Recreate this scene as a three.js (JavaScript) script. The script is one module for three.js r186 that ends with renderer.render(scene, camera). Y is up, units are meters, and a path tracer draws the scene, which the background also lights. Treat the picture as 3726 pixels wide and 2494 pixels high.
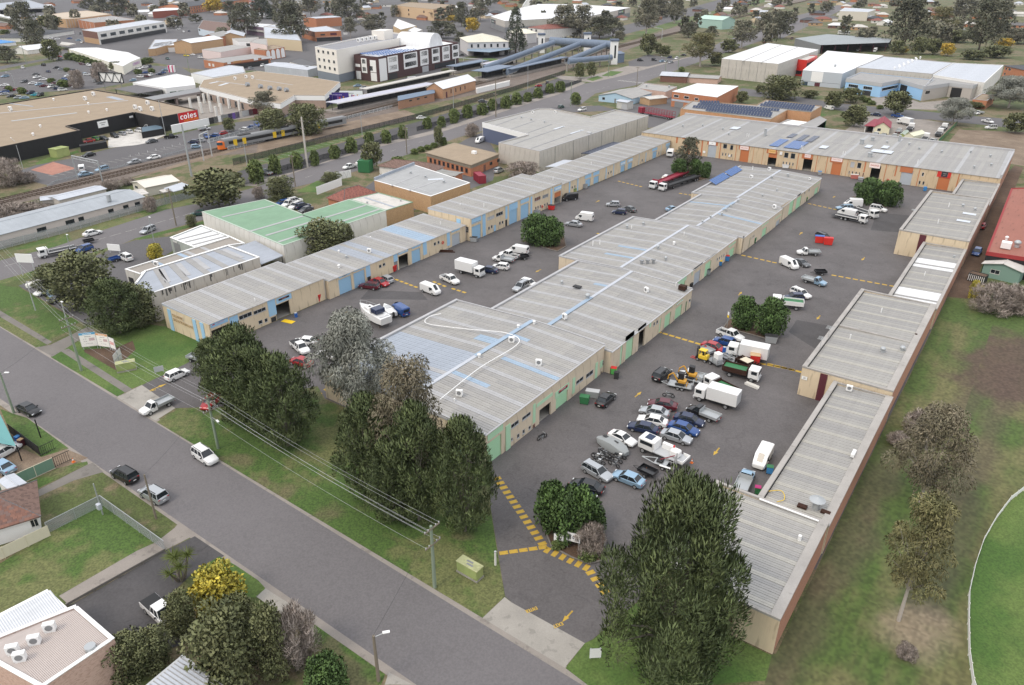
import*as THREE from 'three';
import{mergeGeometries,toCreasedNormals}from 'three/addons/utils/BufferGeometryUtils.js';
import{RoundedBoxGeometry}from 'three/addons/geometries/RoundedBoxGeometry.js';
const scene=new THREE.Scene();
// ---------- camera: a drone 63 m up; x runs across the estate, -z along its yards ----------
const camera=new THREE.PerspectiveCamera(49.19,1024/685,1,6000);
camera.position.set(0,63,0);
camera.rotation.set(-.46980,.61849,0,'YXZ');
// ---------- overcast sky and a weak, very soft sun ----------
{
const W=128,H=64,d=new Float32Array(W*H*4);
for (let j=0;j<H;j++) for (let i=0;i<W;i++){
const e=Math.max(0,Math.sin(((j+.5)/H-.5)*Math.PI)),o=(j*W+i)*4;
const v=j<H/2?.5:.72+.5*e;
d[o]=v*.965;d[o+1]=v*.99;d[o+2]=v*1.05;d[o+3]=1;
}
const t=new THREE.DataTexture(d,W,H,THREE.RGBAFormat,THREE.FloatType);
t.mapping=THREE.EquirectangularReflectionMapping;t.magFilter=THREE.LinearFilter;t.needsUpdate=true;
scene.background=t;scene.environment=t;
}
const sun=new THREE.DirectionalLight(0xfff1de,1.2);
sun.position.set(-90,190,30);sun.castShadow=true;sun.shadow.radius=34;
sun.target.position.set(-50,0,-120);
Object.assign(sun.shadow.camera,{left:-420,right:420,top:420,bottom:-420,near:1,far:900});
sun.shadow.mapSize.set(4096,4096);
scene.add(sun,sun.target);
scene.fog=new THREE.FogExp2(new THREE.Color(.62,.66,.72),.00004);
const renderer=new THREE.WebGLRenderer({antialias:true});
renderer.toneMapping=THREE.LinearToneMapping;
renderer.toneMappingExposure=1.28;
renderer.shadowMap.enabled=true;
renderer.setSize(1024,685);
// ---------- small tools ----------
function RNG(a){return ()=>{a=(a+0x6d2b79f5) | 0;let t=Math.imul(a ^ (a>>>15),1 | a);t=(t+Math.imul(t ^ (t>>>7),61 | t)) ^ t;return ((t ^ (t>>>14))>>>0)/4294967296;};}
const R0=RNG(7),V2=(x,y)=>new THREE.Vector2(x,y),V3=(x,y,z)=>new THREE.Vector3(x,y,z);
const used=new Map();
function numbered(n){const k=used.get(n)||0;used.set(n,k+1);return k?n + '_' + String(k).padStart(3,'0'):n;}
function tag(o,label,category,group,kind){const u=o.userData;if (label) u.label=label;if (category) u.category=category;if (group) u.group=group;if (kind) u.kind=kind;return o;}
function G(name,x,z,ry=0,label,category,group,y=0){const g=new THREE.Group();g.name=numbered(name);g.position.set(x,y,z);g.rotation.y=ry;scene.add(g);return tag(g,label,category,group);}
// planar uv in metres from each triangle's facing
function uvm(g){
if (g.index) g=g.toNonIndexed();
const p=g.attributes.position,n=p.count,uv=new Float32Array(n*2),a=V3(),b=V3(),c=V3();
for (let i=0;i<n;i +=3){
a.fromBufferAttribute(p,i);b.fromBufferAttribute(p,i+1).sub(a);c.fromBufferAttribute(p,i+2).sub(a);b.cross(c);
const X=Math.abs(b.x),Y=Math.abs(b.y),Z=Math.abs(b.z);
for (let k=i;k<i+3;k++){
const x=p.getX(k),y=p.getY(k),z=p.getZ(k);
if (Y>=X&&Y>=Z){uv[k*2]=x;uv[k*2+1]=-z;}else if (X>Z){uv[k*2]=z;uv[k*2+1]=y;}else{uv[k*2]=x;uv[k*2+1]=y;}
}
}
g.setAttribute('uv',new THREE.BufferAttribute(uv,2));
return g;
}
function merged(list,uv=true){
const out=list.map((g)=>{g=g.index?g.toNonIndexed():g;if (uv) g=uvm(g);else g.deleteAttribute('uv');for (const k of Object.keys(g.attributes)) if (!['position','normal','uv'].includes(k)) g.deleteAttribute(k);return g;});
return out.length===1?out[0]:mergeGeometries(out);
}
function M(name,geos,mat,parent,uv=true){
const m=new THREE.Mesh(merged([].concat(geos),uv),mat);m.castShadow=m.receiveShadow=true;
m.name=parent?name:numbered(name);(parent||scene).add(m);return m;
}
const Q=(name,geos,mat,parent)=>M(name,geos,mat,parent,false);
const sharedMesh=(name,geo,mat,parent)=>{const m=new THREE.Mesh(geo,mat);m.castShadow=m.receiveShadow=true;m.name=parent?name:numbered(name);(parent||scene).add(m);return m;};
const box=(w,h,d,x=0,y=0,z=0,ry=0)=>{const g=new THREE.BoxGeometry(w,h,d);if (ry) g.rotateY(ry);return g.translate(x,y,z);};      // y is the centre
const slab=(x0,x1,y0,y1,z0,z1)=>new THREE.BoxGeometry(Math.abs(x1-x0),Math.abs(y1-y0),Math.abs(z1-z0)).translate((x0+x1)/2,(y0+y1)/2,(z0+z1)/2);
const rbox=(w,h,d,r,x=0,y=0,z=0)=>new RoundedBoxGeometry(w,h,d,2,r).translate(x,y,z);
const cyl=(r0,r1,h,x=0,y=0,z=0,n=12)=>new THREE.CylinderGeometry(r1,r0,h,n).translate(x,y+h/2,z);                               // y is the foot
function bar(a,b,r,n=6,r2=r){const d=b.clone().sub(a),g=new THREE.CylinderGeometry(r2,r,d.length(),n);g.applyQuaternion(new THREE.Quaternion().setFromUnitVectors(V3(0,1,0),d.normalize()));return g.translate((a.x+b.x)/2,(a.y+b.y)/2,(a.z+b.z)/2);}
function sheet(pts,y){const s=new THREE.ShapeGeometry(new THREE.Shape(pts.map(([x,z])=>V2(x,-z))));s.rotateX(-Math.PI/2);return s.translate(0,y,0);}
function ground(name,pts,y,mat,label,parent){const g=sheet(pts,y),p=g.attributes.position;const m=M(name,g,mat,parent);if (!parent) tag(m,label,'ground',null,'structure');return m;}
function prism(pts,y0,y1){const s=new THREE.ExtrudeGeometry(new THREE.Shape(pts.map(([x,z])=>V2(x,-z))),{depth:y1-y0,bevelEnabled:false});s.rotateX(-Math.PI/2);return s.translate(0,y0,0);}
// ribbon of given width along a ground path
function ribbon(pts,w,y,h=0){
const out=[],P=pts.map(([x,z])=>V2(x,z)),L=[],Rr=[];
P.forEach((p,i)=>{const a=P[Math.max(0,i-1)],b=P[Math.min(P.length-1,i+1)],d=b.clone().sub(a).normalize();L.push([p.x-d.y*w/2,p.y+d.x*w/2]);Rr.push([p.x+d.y*w/2,p.y-d.x*w/2]);});
const pl=[...L,...Rr.reverse()];
return h?prism(pl,y,y+h):sheet(pl,y);
}
// ---------- textures ----------
const LAT=(()=>{const r=RNG(99),t=new Float32Array(65536);for (let i=0;i<65536;i++) t[i]=r();return t;})();
function vn(x,y,per,seed){// value noise, tiles after `per` cells
const xi=Math.floor(x),yi=Math.floor(y),fx=x-xi,fy=y-yi,u=fx*fx*(3-2*fx),v=fy*fy*(3-2*fy);
const h=(a,b)=>LAT[(((((a % per)+per) % per)*157+(((b % per)+per) % per)*3571+seed*7919) % 65536)];
return (h(xi,yi)*(1-u)+h(xi+1,yi)*u)*(1-v)+(h(xi,yi+1)*(1-u)+h(xi+1,yi+1)*u)*v;
}
function fbm(x,y,per,seed,oct=4){let s=0,a=.5,t=0;for (let o=0;o<oct;o++){s +=a*vn(x,y,per,seed+o*13);t +=a;x*=2;y*=2;per*=2;a*=.55;}return s/t;}
function tex(n,metres,fn,bytesLinear){// fn(u,v) in 0..1 -> [r,g,b] linear
const d=new Uint8Array(n*n*4),sr=(c)=>{c=Math.min(1,Math.max(0,c));return 255*(c<.0031308?c*12.92:1.055*Math.pow(c,1/2.4)-.055);};
for (let j=0;j<n;j++) for (let i=0;i<n;i++){const c=fn(i/n,j/n),o=(j*n+i)*4;for (let k=0;k<3;k++) d[o+k]=bytesLinear?255*Math.min(1,Math.max(0,c[k])):sr(c[k]);d[o+3]=255;}
const t=new THREE.DataTexture(d,n,n);t.wrapS=t.wrapT=THREE.RepeatWrapping;t.magFilter=THREE.LinearFilter;t.minFilter=THREE.LinearMipmapLinearFilter;t.generateMipmaps=true;
if (!bytesLinear) t.colorSpace=THREE.SRGBColorSpace;
t.repeat.set(1/metres[0],1/(metres[1]??metres[0]));t.needsUpdate=true;return t;
}
const mix=(a,b,t)=>a.map((v,i)=>v+(b[i]-v)*t),sm=(a,b,x)=>{const t=Math.min(1,Math.max(0,(x-a)/(b-a)));return t*t*(3-2*t);};
const lin=(r,g,b)=>new THREE.Color().setRGB(r,g,b);
function mat(c,rough=.8,o={}){return new THREE.MeshStandardMaterial({color:Array.isArray(c)?lin(...c):new THREE.Color(c),roughness:rough,side:THREE.DoubleSide,...o});}
function retint(m,c,o={}){const n=m.clone();n.color=Array.isArray(c)?lin(...c):new THREE.Color(c);Object.assign(n,o);return n;}
const T={};
T.asphalt=tex(1024,[64],(u,v)=>{// patches, worn lanes, oil spots, fine aggregate
const a=fbm(u*6,v*6,6,1,5),b=vn(u*420,v*420,420,5),c=fbm(u*24,v*24,24,9,3),s=sm(.74,.8,fbm(u*34,v*34,34,21,2));
const q=LAT[((u*9 | 0)*31+(v*7 | 0)*57) & 4095],ck=Math.abs(fbm(u*11,v*11,11,5,4)-.5)<.004?.14:0,k=.8-ck+(q>.72?.07*(q-.86)*7:0)+.42*(a-.5)+.2*(b-.5)+.18*(c-.5)-.07*s;return [k,k,k];
});
T.road=tex(1024,[64],(u,v)=>{const a=fbm(u*5,v*5,5,31,5),b=vn(u*460,v*460,460,35),s=sm(.76,.79,fbm(u*60,v*60,60,41,2));const k=.85+.2*(a-.5)+.2*(b-.5)-.04*s;return [k,k*.995,k*.99];});
T.grass=tex(2048,[110],(u,v)=>{
const a=fbm(u*9,v*9,9,51,5),b=fbm(u*60,v*60,60,61,3),c=vn(u*700,v*700,700,71),d=sm(.48,.66,a*.65+b*.35),e=sm(.6,.72,fbm(u*14,v*14,14,81,4));
let k=mix([.062,.11,.022],[.125,.135,.05],d);k=mix(k,[.15,.115,.07],e*.6);const s=.62+.76*c;return k.map((x)=>x*s);
});
T.dry=tex(1024,[70],(u,v)=>{
const a=fbm(u*8,v*8,8,52,5),c=vn(u*500,v*500,500,72),b=fbm(u*40,v*40,40,62,3),d=sm(.4,.62,a*.6+b*.4);
const k=mix([.075,.095,.028],[.17,.135,.08],d),s=.65+.7*c;return k.map((x)=>x*s);
});
T.lush=tex(1024,[60],(u,v)=>{const a=fbm(u*10,v*10,10,53,4),c=vn(u*430,v*430,430,73),k=mix([.055,.112,.02],[.1,.15,.036],sm(.3,.7,a)),s=.7+.6*c;return k.map((x)=>x*s);});
const trk=[[-8.4,-55.7],[-8,-62.5],[-7.6,-73.1],[-6.6,-83.5],[-6.9,-101.2],[5,-143.6],[1.5,-70.5]],segd=(x,z,P)=>{let d=1e9;for (let i=0;i<P.length-1;i++){const [ax,az]=P[i],[bx,bz]=P[i+1],t=Math.min(1,Math.max(0,((x-ax)*(bx-ax)+(z-az)*(bz-az))/((bx-ax)**2+(bz-az)**2)));d=Math.min(d,Math.hypot(x-ax-t*(bx-ax),z-az-t*(bz-az)));}return d;};
T.field=tex(1024,[128,256],(u,v)=>{// paddock: worn wheel tracks, bare soil, thatch and green growth
const x=u*128>100?u*128-128:u*128,z=-v*256,w=(fbm(u*24,v*48,48,15,4)-.5)*9,a=fbm(u*14,v*28,28,51,5),c=vn(u*420,v*840,840,71),st=fbm(u*60,v*14,14,17,3);
let k=mix([.062,.1,.022],[.125,.122,.05],sm(.42,.68,a*.6+st*.4));
k=mix(k,[.085,.062,.045],.55*sm(3.4,.6,segd(x,z,trk)+w*.35));k=mix(k,[.085,.055,.042],.9*sm(10,5,Math.hypot(x-trk[5][0],(z-trk[5][1])*.55)+w));k=mix(k,[.24,.19,.13],.85*sm(6,2,Math.hypot(x-trk[6][0],z-trk[6][1])+w*.6));
const s=.66+.68*c;return k.map((q)=>q*s);
});
T.dirt=tex(512,[24],(u,v)=>{const a=fbm(u*8,v*8,8,54,5),c=vn(u*200,v*200,200,74),k=mix([.13,.09,.06],[.26,.2,.145],a),s=.75+.5*c;return k.map((x)=>x*s);});
T.ballast=tex(512,[16],(u,v)=>{const a=fbm(u*6,v*6,6,55,4),c=vn(u*180,v*180,180,75),k=mix([.1,.075,.06],[.2,.165,.14],a),s=.6+.8*c;return k.map((x)=>x*s);});
T.conc=tex(512,[18],(u,v)=>{const a=fbm(u*7,v*7,7,56,5),c=vn(u*240,v*240,240,76),s=sm(.66,.75,fbm(u*22,v*22,22,86,3)),k=.86+.34*(a-.5)+.12*(c-.5)-.16*s;return [k,k*.99,k*.97];});
T.metal=tex(512,[12,12],(u,v)=>{const a=fbm(u*5,v*5,5,57,5),b=fbm(u*40,v*4,40,77,3),k=.9+.22*(a-.5)+.14*(b-.5);return [k,k,k];});
T.render=tex(512,[14,14],(u,v)=>{const a=fbm(u*6,v*6,6,58,4),b=fbm(u*60,v*3,3,78,3),s=sm(.62,.8,fbm(u*30,v*5,5,88,3)),k=.92+.18*(a-.5)+.08*(b-.5);return mix([k,k*.99,k*.97],[k*.55,k*.52,k*.48],s*.55);});
T.brick=tex(512,[3.84,2.75],(u,v)=>{// courses 86 mm, bricks 240 mm
const row=Math.floor(v*32),off=row % 2?.5:0,x=u*16+off,bx=Math.floor(x),fx=x-bx,fy=v*32-row,h=LAT[(((bx % 16)*131+row*37) % 4096+4096) % 4096];
const m=fx<.05||fy<.13;const k=.72+.5*h;return m?[.9,.95,1]:[k,k*(.93+.1*h),k*(.9+.14*h)];
});
const ribs=(n,period,sharp)=>tex(64,[period,period],(u)=>{const k=Math.pow(.5+.5*Math.cos(u*Math.PI*2),sharp);return [k,k,k];},true);
T.ribU=ribs(64,.3,3);T.ribV=(()=>{const t=tex(64,[.3,.3],(u,v)=>{const k=Math.pow(.5+.5*Math.cos(v*Math.PI*2),3);return [k,k,k];},true);return t;})();
const K={
asphalt:mat([.142,.131,.131],.92,{map:T.asphalt}),road:mat([.168,.158,.162],.93,{map:T.road}),road2:mat([.125,.12,.124],.93,{map:T.road}),patch:mat([.09,.085,.087],.92,{map:T.asphalt}),
grass:mat([1,1,1],.95,{map:T.grass}),dry:mat([1,1,1],.95,{map:T.dry}),lush:mat([1,1,1],.95,{map:T.lush}),dirt:mat([1,1,1],.95,{map:T.dirt}),mulch:mat([.5,.42,.38],.97,{map:T.dirt}),ballast:mat([1,1,1],.95,{map:T.ballast}),
conc:mat([.36,.34,.31],.9,{map:T.conc}),flint:mat([.2,.185,.17],.92,{map:T.conc}),chalk:mat([.6,.58,.55],.9,{map:T.conc}),pave:mat([.3,.27,.245],.92,{map:T.conc}),
slate:mat([.36,.35,.335],.75,{map:T.metal}),slate2:mat([.335,.328,.318],.75,{map:T.metal}),slate3:mat([.375,.365,.345],.75,{map:T.metal}),coal:mat([.27,.275,.285],.7,{map:T.metal}),
azure:mat([.36,.4,.46],.6,{map:T.metal}),frost:mat([.78,.79,.8],.6,{map:T.metal}),tin:mat([.52,.55,.6],.6,{map:T.metal}),tan:mat([.34,.265,.185],.9,{map:T.metal}),moss:mat([.2,.34,.22],.7,{map:T.metal}),alloy:mat([.36,.39,.44],.55,{map:T.metal}),
light:mat([.42,.42,.425],.6,{map:T.metal}),ice:mat([.33,.43,.54],.55,{map:T.metal}),lite:mat([.56,.6,.65],.5),
cap:mat([.46,.46,.47],.6,{map:T.metal}),capw:mat([.42,.4,.38],.8,{map:T.conc}),
cream:mat([.72,.6,.43],.9,{map:T.render}),creamB:mat([.7,.6,.46],.9,{map:T.render}),creamC:mat([.66,.52,.35],.9,{map:T.render}),white:mat([.78,.77,.74],.85,{map:T.render}),snow:mat([.82,.82,.81],.7),stone:mat([.56,.53,.49],.9,{map:T.render}),
ruddy:mat([.33,.135,.08],.9,{map:T.brick}),ember:mat([.5,.21,.11],.9,{map:T.brick}),sand:mat([.52,.34,.19],.9,{map:T.brick}),umber:mat([.2,.1,.075],.9,{map:T.brick}),rose:mat([.62,.43,.35],.9,{map:T.brick}),
mint:mat([.44,.68,.46],.7),mdoor:mat([.42,.7,.44],.6,{bumpMap:T.ribV,bumpScale:.02}),sky:mat([.33,.55,.75],.7),sdoor:mat([.3,.5,.68],.6,{bumpMap:T.ribV,bumpScale:.02}),gdoor:mat([.42,.46,.5],.6,{bumpMap:T.ribV,bumpScale:.02}),
orange:mat([.5,.17,.07],.75),odoor:mat([.52,.17,.06],.6,{bumpMap:T.ribV,bumpScale:.02}),maroon:mat([.1,.02,.03],.6),maroonBright:mat([.25,.02,.04],.6),black:mat([.012,.012,.013],.6),jet:mat([.016,.016,.018],.85,{map:T.render}),dark:mat([.03,.03,.032],.7),grey:mat([.22,.225,.23],.6),ash:mat([.45,.46,.47],.6),
galv:mat([.42,.44,.45],.45,{metalness:.35}),steel:mat([.3,.31,.32],.45,{metalness:.5}),rust:mat([.2,.085,.045],.9,{map:T.dirt}),glass:mat([.02,.025,.03],.08),glassBlue:mat([.05,.075,.1],.1),wood:mat([.2,.17,.13],.9),poleGreen:mat([.22,.27,.2],.85),woodPale:mat([.5,.35,.2],.85),
yellow:mat([.52,.34,.05],.85,{map:T.conc}),yellowB:mat([.75,.5,.02],.5),line:mat([.5,.49,.46],.85,{map:T.conc}),red:mat([.55,.02,.02],.5),redB:mat([.62,.03,.02],.5),green:mat([.03,.16,.06],.6),blue:mat([.02,.11,.4],.45),blueB:mat([.05,.24,.55],.5),orangeB:mat([.75,.17,.02],.5),
sage:mat([.36,.42,.16],.8,{map:T.conc}),solar:mat([.015,.03,.075],.18,{metalness:.2}),solarBlue:mat([.03,.11,.32],.25,{metalness:.2}),purple:mat([.13,.07,.3],.6),
};
// flat print: letters on a board
function printed(w,h,lines,bg,opt={}){
const pw=opt.px||256,ph=Math.max(32,Math.round(pw*h/w)),c=document.createElement('canvas');c.width=pw;c.height=ph;const x=c.getContext('2d');
x.fillStyle=bg;x.fillRect(0,0,pw,ph);
if (opt.draw) opt.draw(x,pw,ph);
for (const [t,fy,fs,col,fx=.5,font='sans-serif',weight='bold'] of lines){x.fillStyle=col;x.font=weight + ' ' + Math.round(fs*ph) + 'px ' + font;x.textAlign='center';x.textBaseline='middle';x.fillText(t,fx*pw,fy*ph,pw*.94);}
const t=new THREE.CanvasTexture(c);t.colorSpace=THREE.SRGBColorSpace;return new THREE.MeshStandardMaterial({map:t,roughness:.6,side:THREE.DoubleSide});
}
// a board w x h whose front (+z) carries print
function board(name,w,h,face,parent,x,y,z,ry=0,back=K.ash){
const g=new THREE.Group();g.name=parent?name:numbered(name);g.position.set(x,y,z);g.rotation.y=ry;(parent||scene).add(g);
const b=new THREE.Mesh(box(w,h,.05),back);b.name='board';b.castShadow=b.receiveShadow=true;g.add(b);
const f=new THREE.Mesh(new THREE.PlaneGeometry(w*.98,h*.98).translate(0,0,.029),face);f.name='print';f.receiveShadow=true;g.add(f);return g;
}
// ---------- walls, windows, doors ----------
// places face-local geometry (x along the face, y up, z outward) at [ox, oz] turned by ry
const put=(g,ox,oz,ry)=>{const m=new THREE.Matrix4().makeRotationY(ry);m.setPosition(ox,0,oz);return g.applyMatrix4(m);};
function face(b,o,ry,len,h,wallMat,items=[],opt={}){
const t=opt.t||.25,y0=opt.y0||0,add=(name,geos,m,par)=>M(name,[].concat(geos).map((g)=>put(g,o[0],o[1],ry)),m,par||b);
const its=items.map((it)=>{const [k,a,ya,c,yc,...rest]=it;return{k,s0:Math.max(.02,Math.min(a,c)),s1:Math.min(len-.02,Math.max(a,c)),y0:Math.min(ya,yc),y1:Math.min(Math.max(ya,yc),h-.12),rest};}).filter((i)=>i.s1-i.s0>.05);
const doors=its.filter((i)=>['roll','open','dr','half'].includes(i.k)).sort((p,q)=>p.s0-q.s0),clean=[];
for (const d of doors){const last=clean[clean.length-1];if (last&&d.s0<last.s1+.08) d.s0=last.s1+.08;if (d.s1-d.s0>.3) clean.push(d);}
const pts=[V2(0,y0)];
for (const d of clean) pts.push(V2(d.s0,y0),V2(d.s0,d.y1),V2(d.s1,d.y1),V2(d.s1,y0));
pts.push(V2(len,y0),V2(len,h));if (opt.apex) pts.push(V2(opt.apexAt??len/2,opt.apex));pts.push(V2(0,opt.h0??h));
const shp=new THREE.Shape(pts);
const wins=its.filter((i)=>i.k==='win');
for (const w of wins){const p=new THREE.Path();p.moveTo(w.s0,w.y0);p.lineTo(w.s0,w.y1);p.lineTo(w.s1,w.y1);p.lineTo(w.s1,w.y0);p.closePath();shp.holes.push(p);}
const wall=add(opt.name||'wall',new THREE.ExtrudeGeometry(shp,{depth:t,bevelEnabled:false}).translate(0,0,-t),wallMat,opt.into);
for (const i of its){
const w=i.s1-i.s0,hh=i.y1-i.y0,cx=(i.s0+i.s1)/2,cy=(i.y0+i.y1)/2;
if (i.k==='roll') add('roller_door',box(w-.006,i.y1-y0-.003,.05,cx,(y0+i.y1)/2-.001,-.17),i.rest[0]||K.gdoor);
else if (i.k==='half') add('roller_door',box(w-.006,(i.y1-y0)*.42,.05,cx,i.y1-(i.y1-y0)*.21-.003,-.17),i.rest[0]||K.gdoor);
else if (i.k==='dr') add('door',box(w-.006,i.y1-y0-.003,.05,cx,(y0+i.y1)/2-.001,-.09),i.rest[0]||K.dark);
else if (i.k==='win'){
const f=.06,fm=i.rest[0]||K.ash,fr=[box(w+.1,f,.14,cx,i.y1+f/2-.02,-.05),box(w+.16,f,.2,cx,i.y0-f/2+.02,-.03),box(f,hh-.046,.12,i.s0+f/2-.01,cy,-.06),box(f,hh-.046,.12,i.s1-f/2+.01,cy,-.06)];
const n=i.rest[1]??(w>1.4?Math.max(1,Math.round(w/1.1)):1),wd=add('window',fr,fm);
for (let k=0;k<n;k++){const pw=(w-.1)/n;add('pane',box(pw-.05,hh-.05,.02,i.s0+.05+pw*(k+.5),cy,-.1+(k % 2)*.025),i.rest[2]||K.glass,wd);}
if (n>1){const mu=[];for (let k=1;k<n;k++) mu.push(box(.05,hh-.05,.06,i.s0+.05+((w-.1)/n)*k,cy,-.085));add('mullion',mu,fm,wd);}
}else if (i.k==='band') add('painted_panel',box(w,hh,.04,cx,cy,.021+(i.rest[1]||0)),i.rest[0]);
else if (i.k==='pier') add('pilaster',box(w,hh,.12,cx,cy,.062),i.rest[0]);
else if (i.k==='sign'){const p=put(box(.01,.01,.01,cx,cy,.1+(i.rest[1]||0)),o[0],o[1],ry);p.computeBoundingBox();const c=p.boundingBox.getCenter(V3());board('sign',w,hh,i.rest[0],b,c.x,c.y,c.z,ry);}
else if (i.k==='unit') add('air_conditioner',box(w,hh,.35,cx,cy,.19),K.snow);
else if (i.k==='reel') add('hose_reel',new THREE.TorusGeometry(.3,.09,6,14).translate(cx,cy,.1),K.redB);
}
return wall;
}
// overlapping roof sheets with a raised rib at each lap; ribs run along x (axis 'x') or along z
function sheets(b,x0,x1,z0,z1,ya,yb,axis,pitch,laps,pick,over=.02){
const along=axis==='x'?Math.abs(x1-x0):Math.abs(z1-z0),across=axis==='x'?Math.abs(z1-z0):Math.abs(x1-x0),n=Math.round(across/pitch),p=across/n,L=Math.hypot(along,yb-ya),l=L/laps,sl=Math.atan2(yb-ya,along);
const one=merged([box(l+.1,.03,p-.012,0,.015,0),box(l+.1,.05,.07,0,.05,p/2-.05),box(l+.1,.035,.05,0,.045,0)]);
for (let i=0;i<n;i++) for (let k=0;k<laps;k++){
const m=pick(i,n,k,laps);if (!m) continue;
const t=(k+.5)/laps,s=new THREE.Mesh(one,m[0]);s.name=m[1]||'roof_sheet';s.castShadow=s.receiveShadow=true;
const y=ya+(yb-ya)*t+over+(m[1]?.02:0)+(k % 2?.018:0);
if (axis==='x'){s.position.set(x0+(x1-x0)*t,y,z0+(z1-z0)*((i+.5)/n));s.rotation.z=sl*Math.sign(x1-x0);}
else{s.position.set(x0+(x1-x0)*((i+.5)/n),y,z0+(z1-z0)*t);s.rotation.order='YXZ';s.rotation.y=Math.PI/2;s.rotation.z=-sl*Math.sign(z1-z0);}
b.add(s);
}
}
const vent=(b,x,y,z,m=K.galv,k=1)=>M('roof_vent',[cyl(.28*k,.28*k,.5*k,x,y-.1,z,10),new THREE.SphereGeometry(.42*k,10,6).scale(1,.75,1).translate(x,y+.62*k,z)],m,b);
const flue=(b,x,y,z,h=1.2,r=.09,m=K.snow)=>M('flue_pipe',cyl(r,r,h,x,y-.1,z,8),m,b);
function acUnit(b,x,y,z,ry=0,k=1){const a=M('air_conditioner',[rbox(1.0*k,.85*k,.5*k,.03).rotateY(ry).translate(x,y+.6*k,z),box(.9*k,.16,.06,0,.08,.2*k).rotateY(ry).translate(x,y,z),box(.9*k,.16,.06,0,.08,-.2*k).rotateY(ry).translate(x,y,z)],K.snow,b);M('fan_grille',new THREE.CylinderGeometry(.32*k,.32*k,.03,14).rotateX(Math.PI/2).translate(0,0,.26*k).rotateY(ry).translate(x,y+.6*k,z),K.grey,a);return a;}
const tone=[K.slate,K.slate2,K.slate3],tr=RNG(31);
const greys=()=>[tone[(tr()*3) | 0]];
// ---------- the estate: long rows of units on a straight grid ----------
function block(name,label,x0,x1,z0,z1){const b=G(name,(x0+x1)/2,(z0+z1)/2,0,label,'building');b.userData.x=(x)=>x-(x0+x1)/2;b.userData.z=(z)=>z-(z0+z1)/2;return b;}
const HALF=Math.PI/2;
// four faces of a block at world x0 < x1, z0 (near, larger) > z1 (far)
function shell(b,x0,x1,z0,z1,h,mats,it={}){
const X=b.userData.x,Z=b.userData.z,W=x1-x0,D=z0-z1,t=.25;
face(b,[X(x0),Z(z0)],0,W,h,mats.near||mats.all,it.near);
face(b,[X(x1),Z(z0-t)],HALF,D-2*t,h,mats.east||mats.all,(it.east||[]).map((a)=>[a[0],a[1]-t,a[2],a[3]-t,...a.slice(4)]));
face(b,[X(x1),Z(z1)],Math.PI,W,h,mats.far||mats.all,it.far);
face(b,[X(x0),Z(z1+t)],-HALF,D-2*t,h,mats.west||mats.all,it.west);
M('floor_slab',slab(X(x0+t),X(x1-t),-.02,.06,Z(z0-t),Z(z1+t)),K.conc,b);
}
const caps=(b,x0,x1,z0,z1,h,e,w,n,f,m=K.cap)=>{// cappings along west, east, near, far edges
const X=b.userData.x,Z=b.userData.z;
if (w) M('wall_capping',slab(X(x0)-.06,X(x0)+w,h,h+.3,Z(z0)+.06,Z(z1)-.06),m,b);
if (e) M('wall_capping',slab(X(x1)-e,X(x1)+.06,h,h+.28,Z(z0)+.06,Z(z1)-.06),m,b);
if (n) M('wall_capping',slab(X(x0)+(w||0)+.004,X(x1)-(e||0)-.004,h,h+.26,Z(z0)+.06,Z(z0)-n),m,b);
if (f) M('wall_capping',slab(X(x0)+(w||0)+.004,X(x1)-(e||0)-.004,h,h+.24,Z(z1)-.06,Z(z1)+f),m,b);
};
const brickE=mat([.46,.23,.15],.9,{map:T.brick}),lightA=mat([.43,.415,.375],.7,{map:T.metal});
// row A: cream brick units backing on the oval
const rowA=[
['end unit of the east row beside the big casuarina with maroon panel facing street',-23.1,-9.5,-59.2,-76.9,4.7,.76,3.5,[['pier',7.7,0,9.2,4.6,K.maroon]]],
['low narrow east row block with curved white roof flue and rusty plates',-18,-9.4,-77.1,-112.7,4.1,.76,3.5,[]],
['east row block with maroon panel, grey ribbed roof and two ball roof vents',-23.1,-9.6,-112.95,-152.2,5,.9,4.4,[['pier',2.9,0,4,4.9,K.maroon],['sign',.2,3,1.1,3.6,printed(1,.6,[['24',.5,.6,'#555']],'#eeeeea',{px:64})]]],
['low east row block with bright white sheets across its grey roof',-18.4,-9.4,-152.4,-193.4,4,.9,4.6,[]],
['tall cream end block of the east row beside the parked tow trucks',-24.1,-9.3,-193.6,-236,5.9,1,6.2,[['pier',4.6,0,6,5.8,K.maroon]]],
['short low east row block joining the far orange and cream row',-19.2,-9.2,-236.2,-263.8,4,1,7,[]],
];
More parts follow.
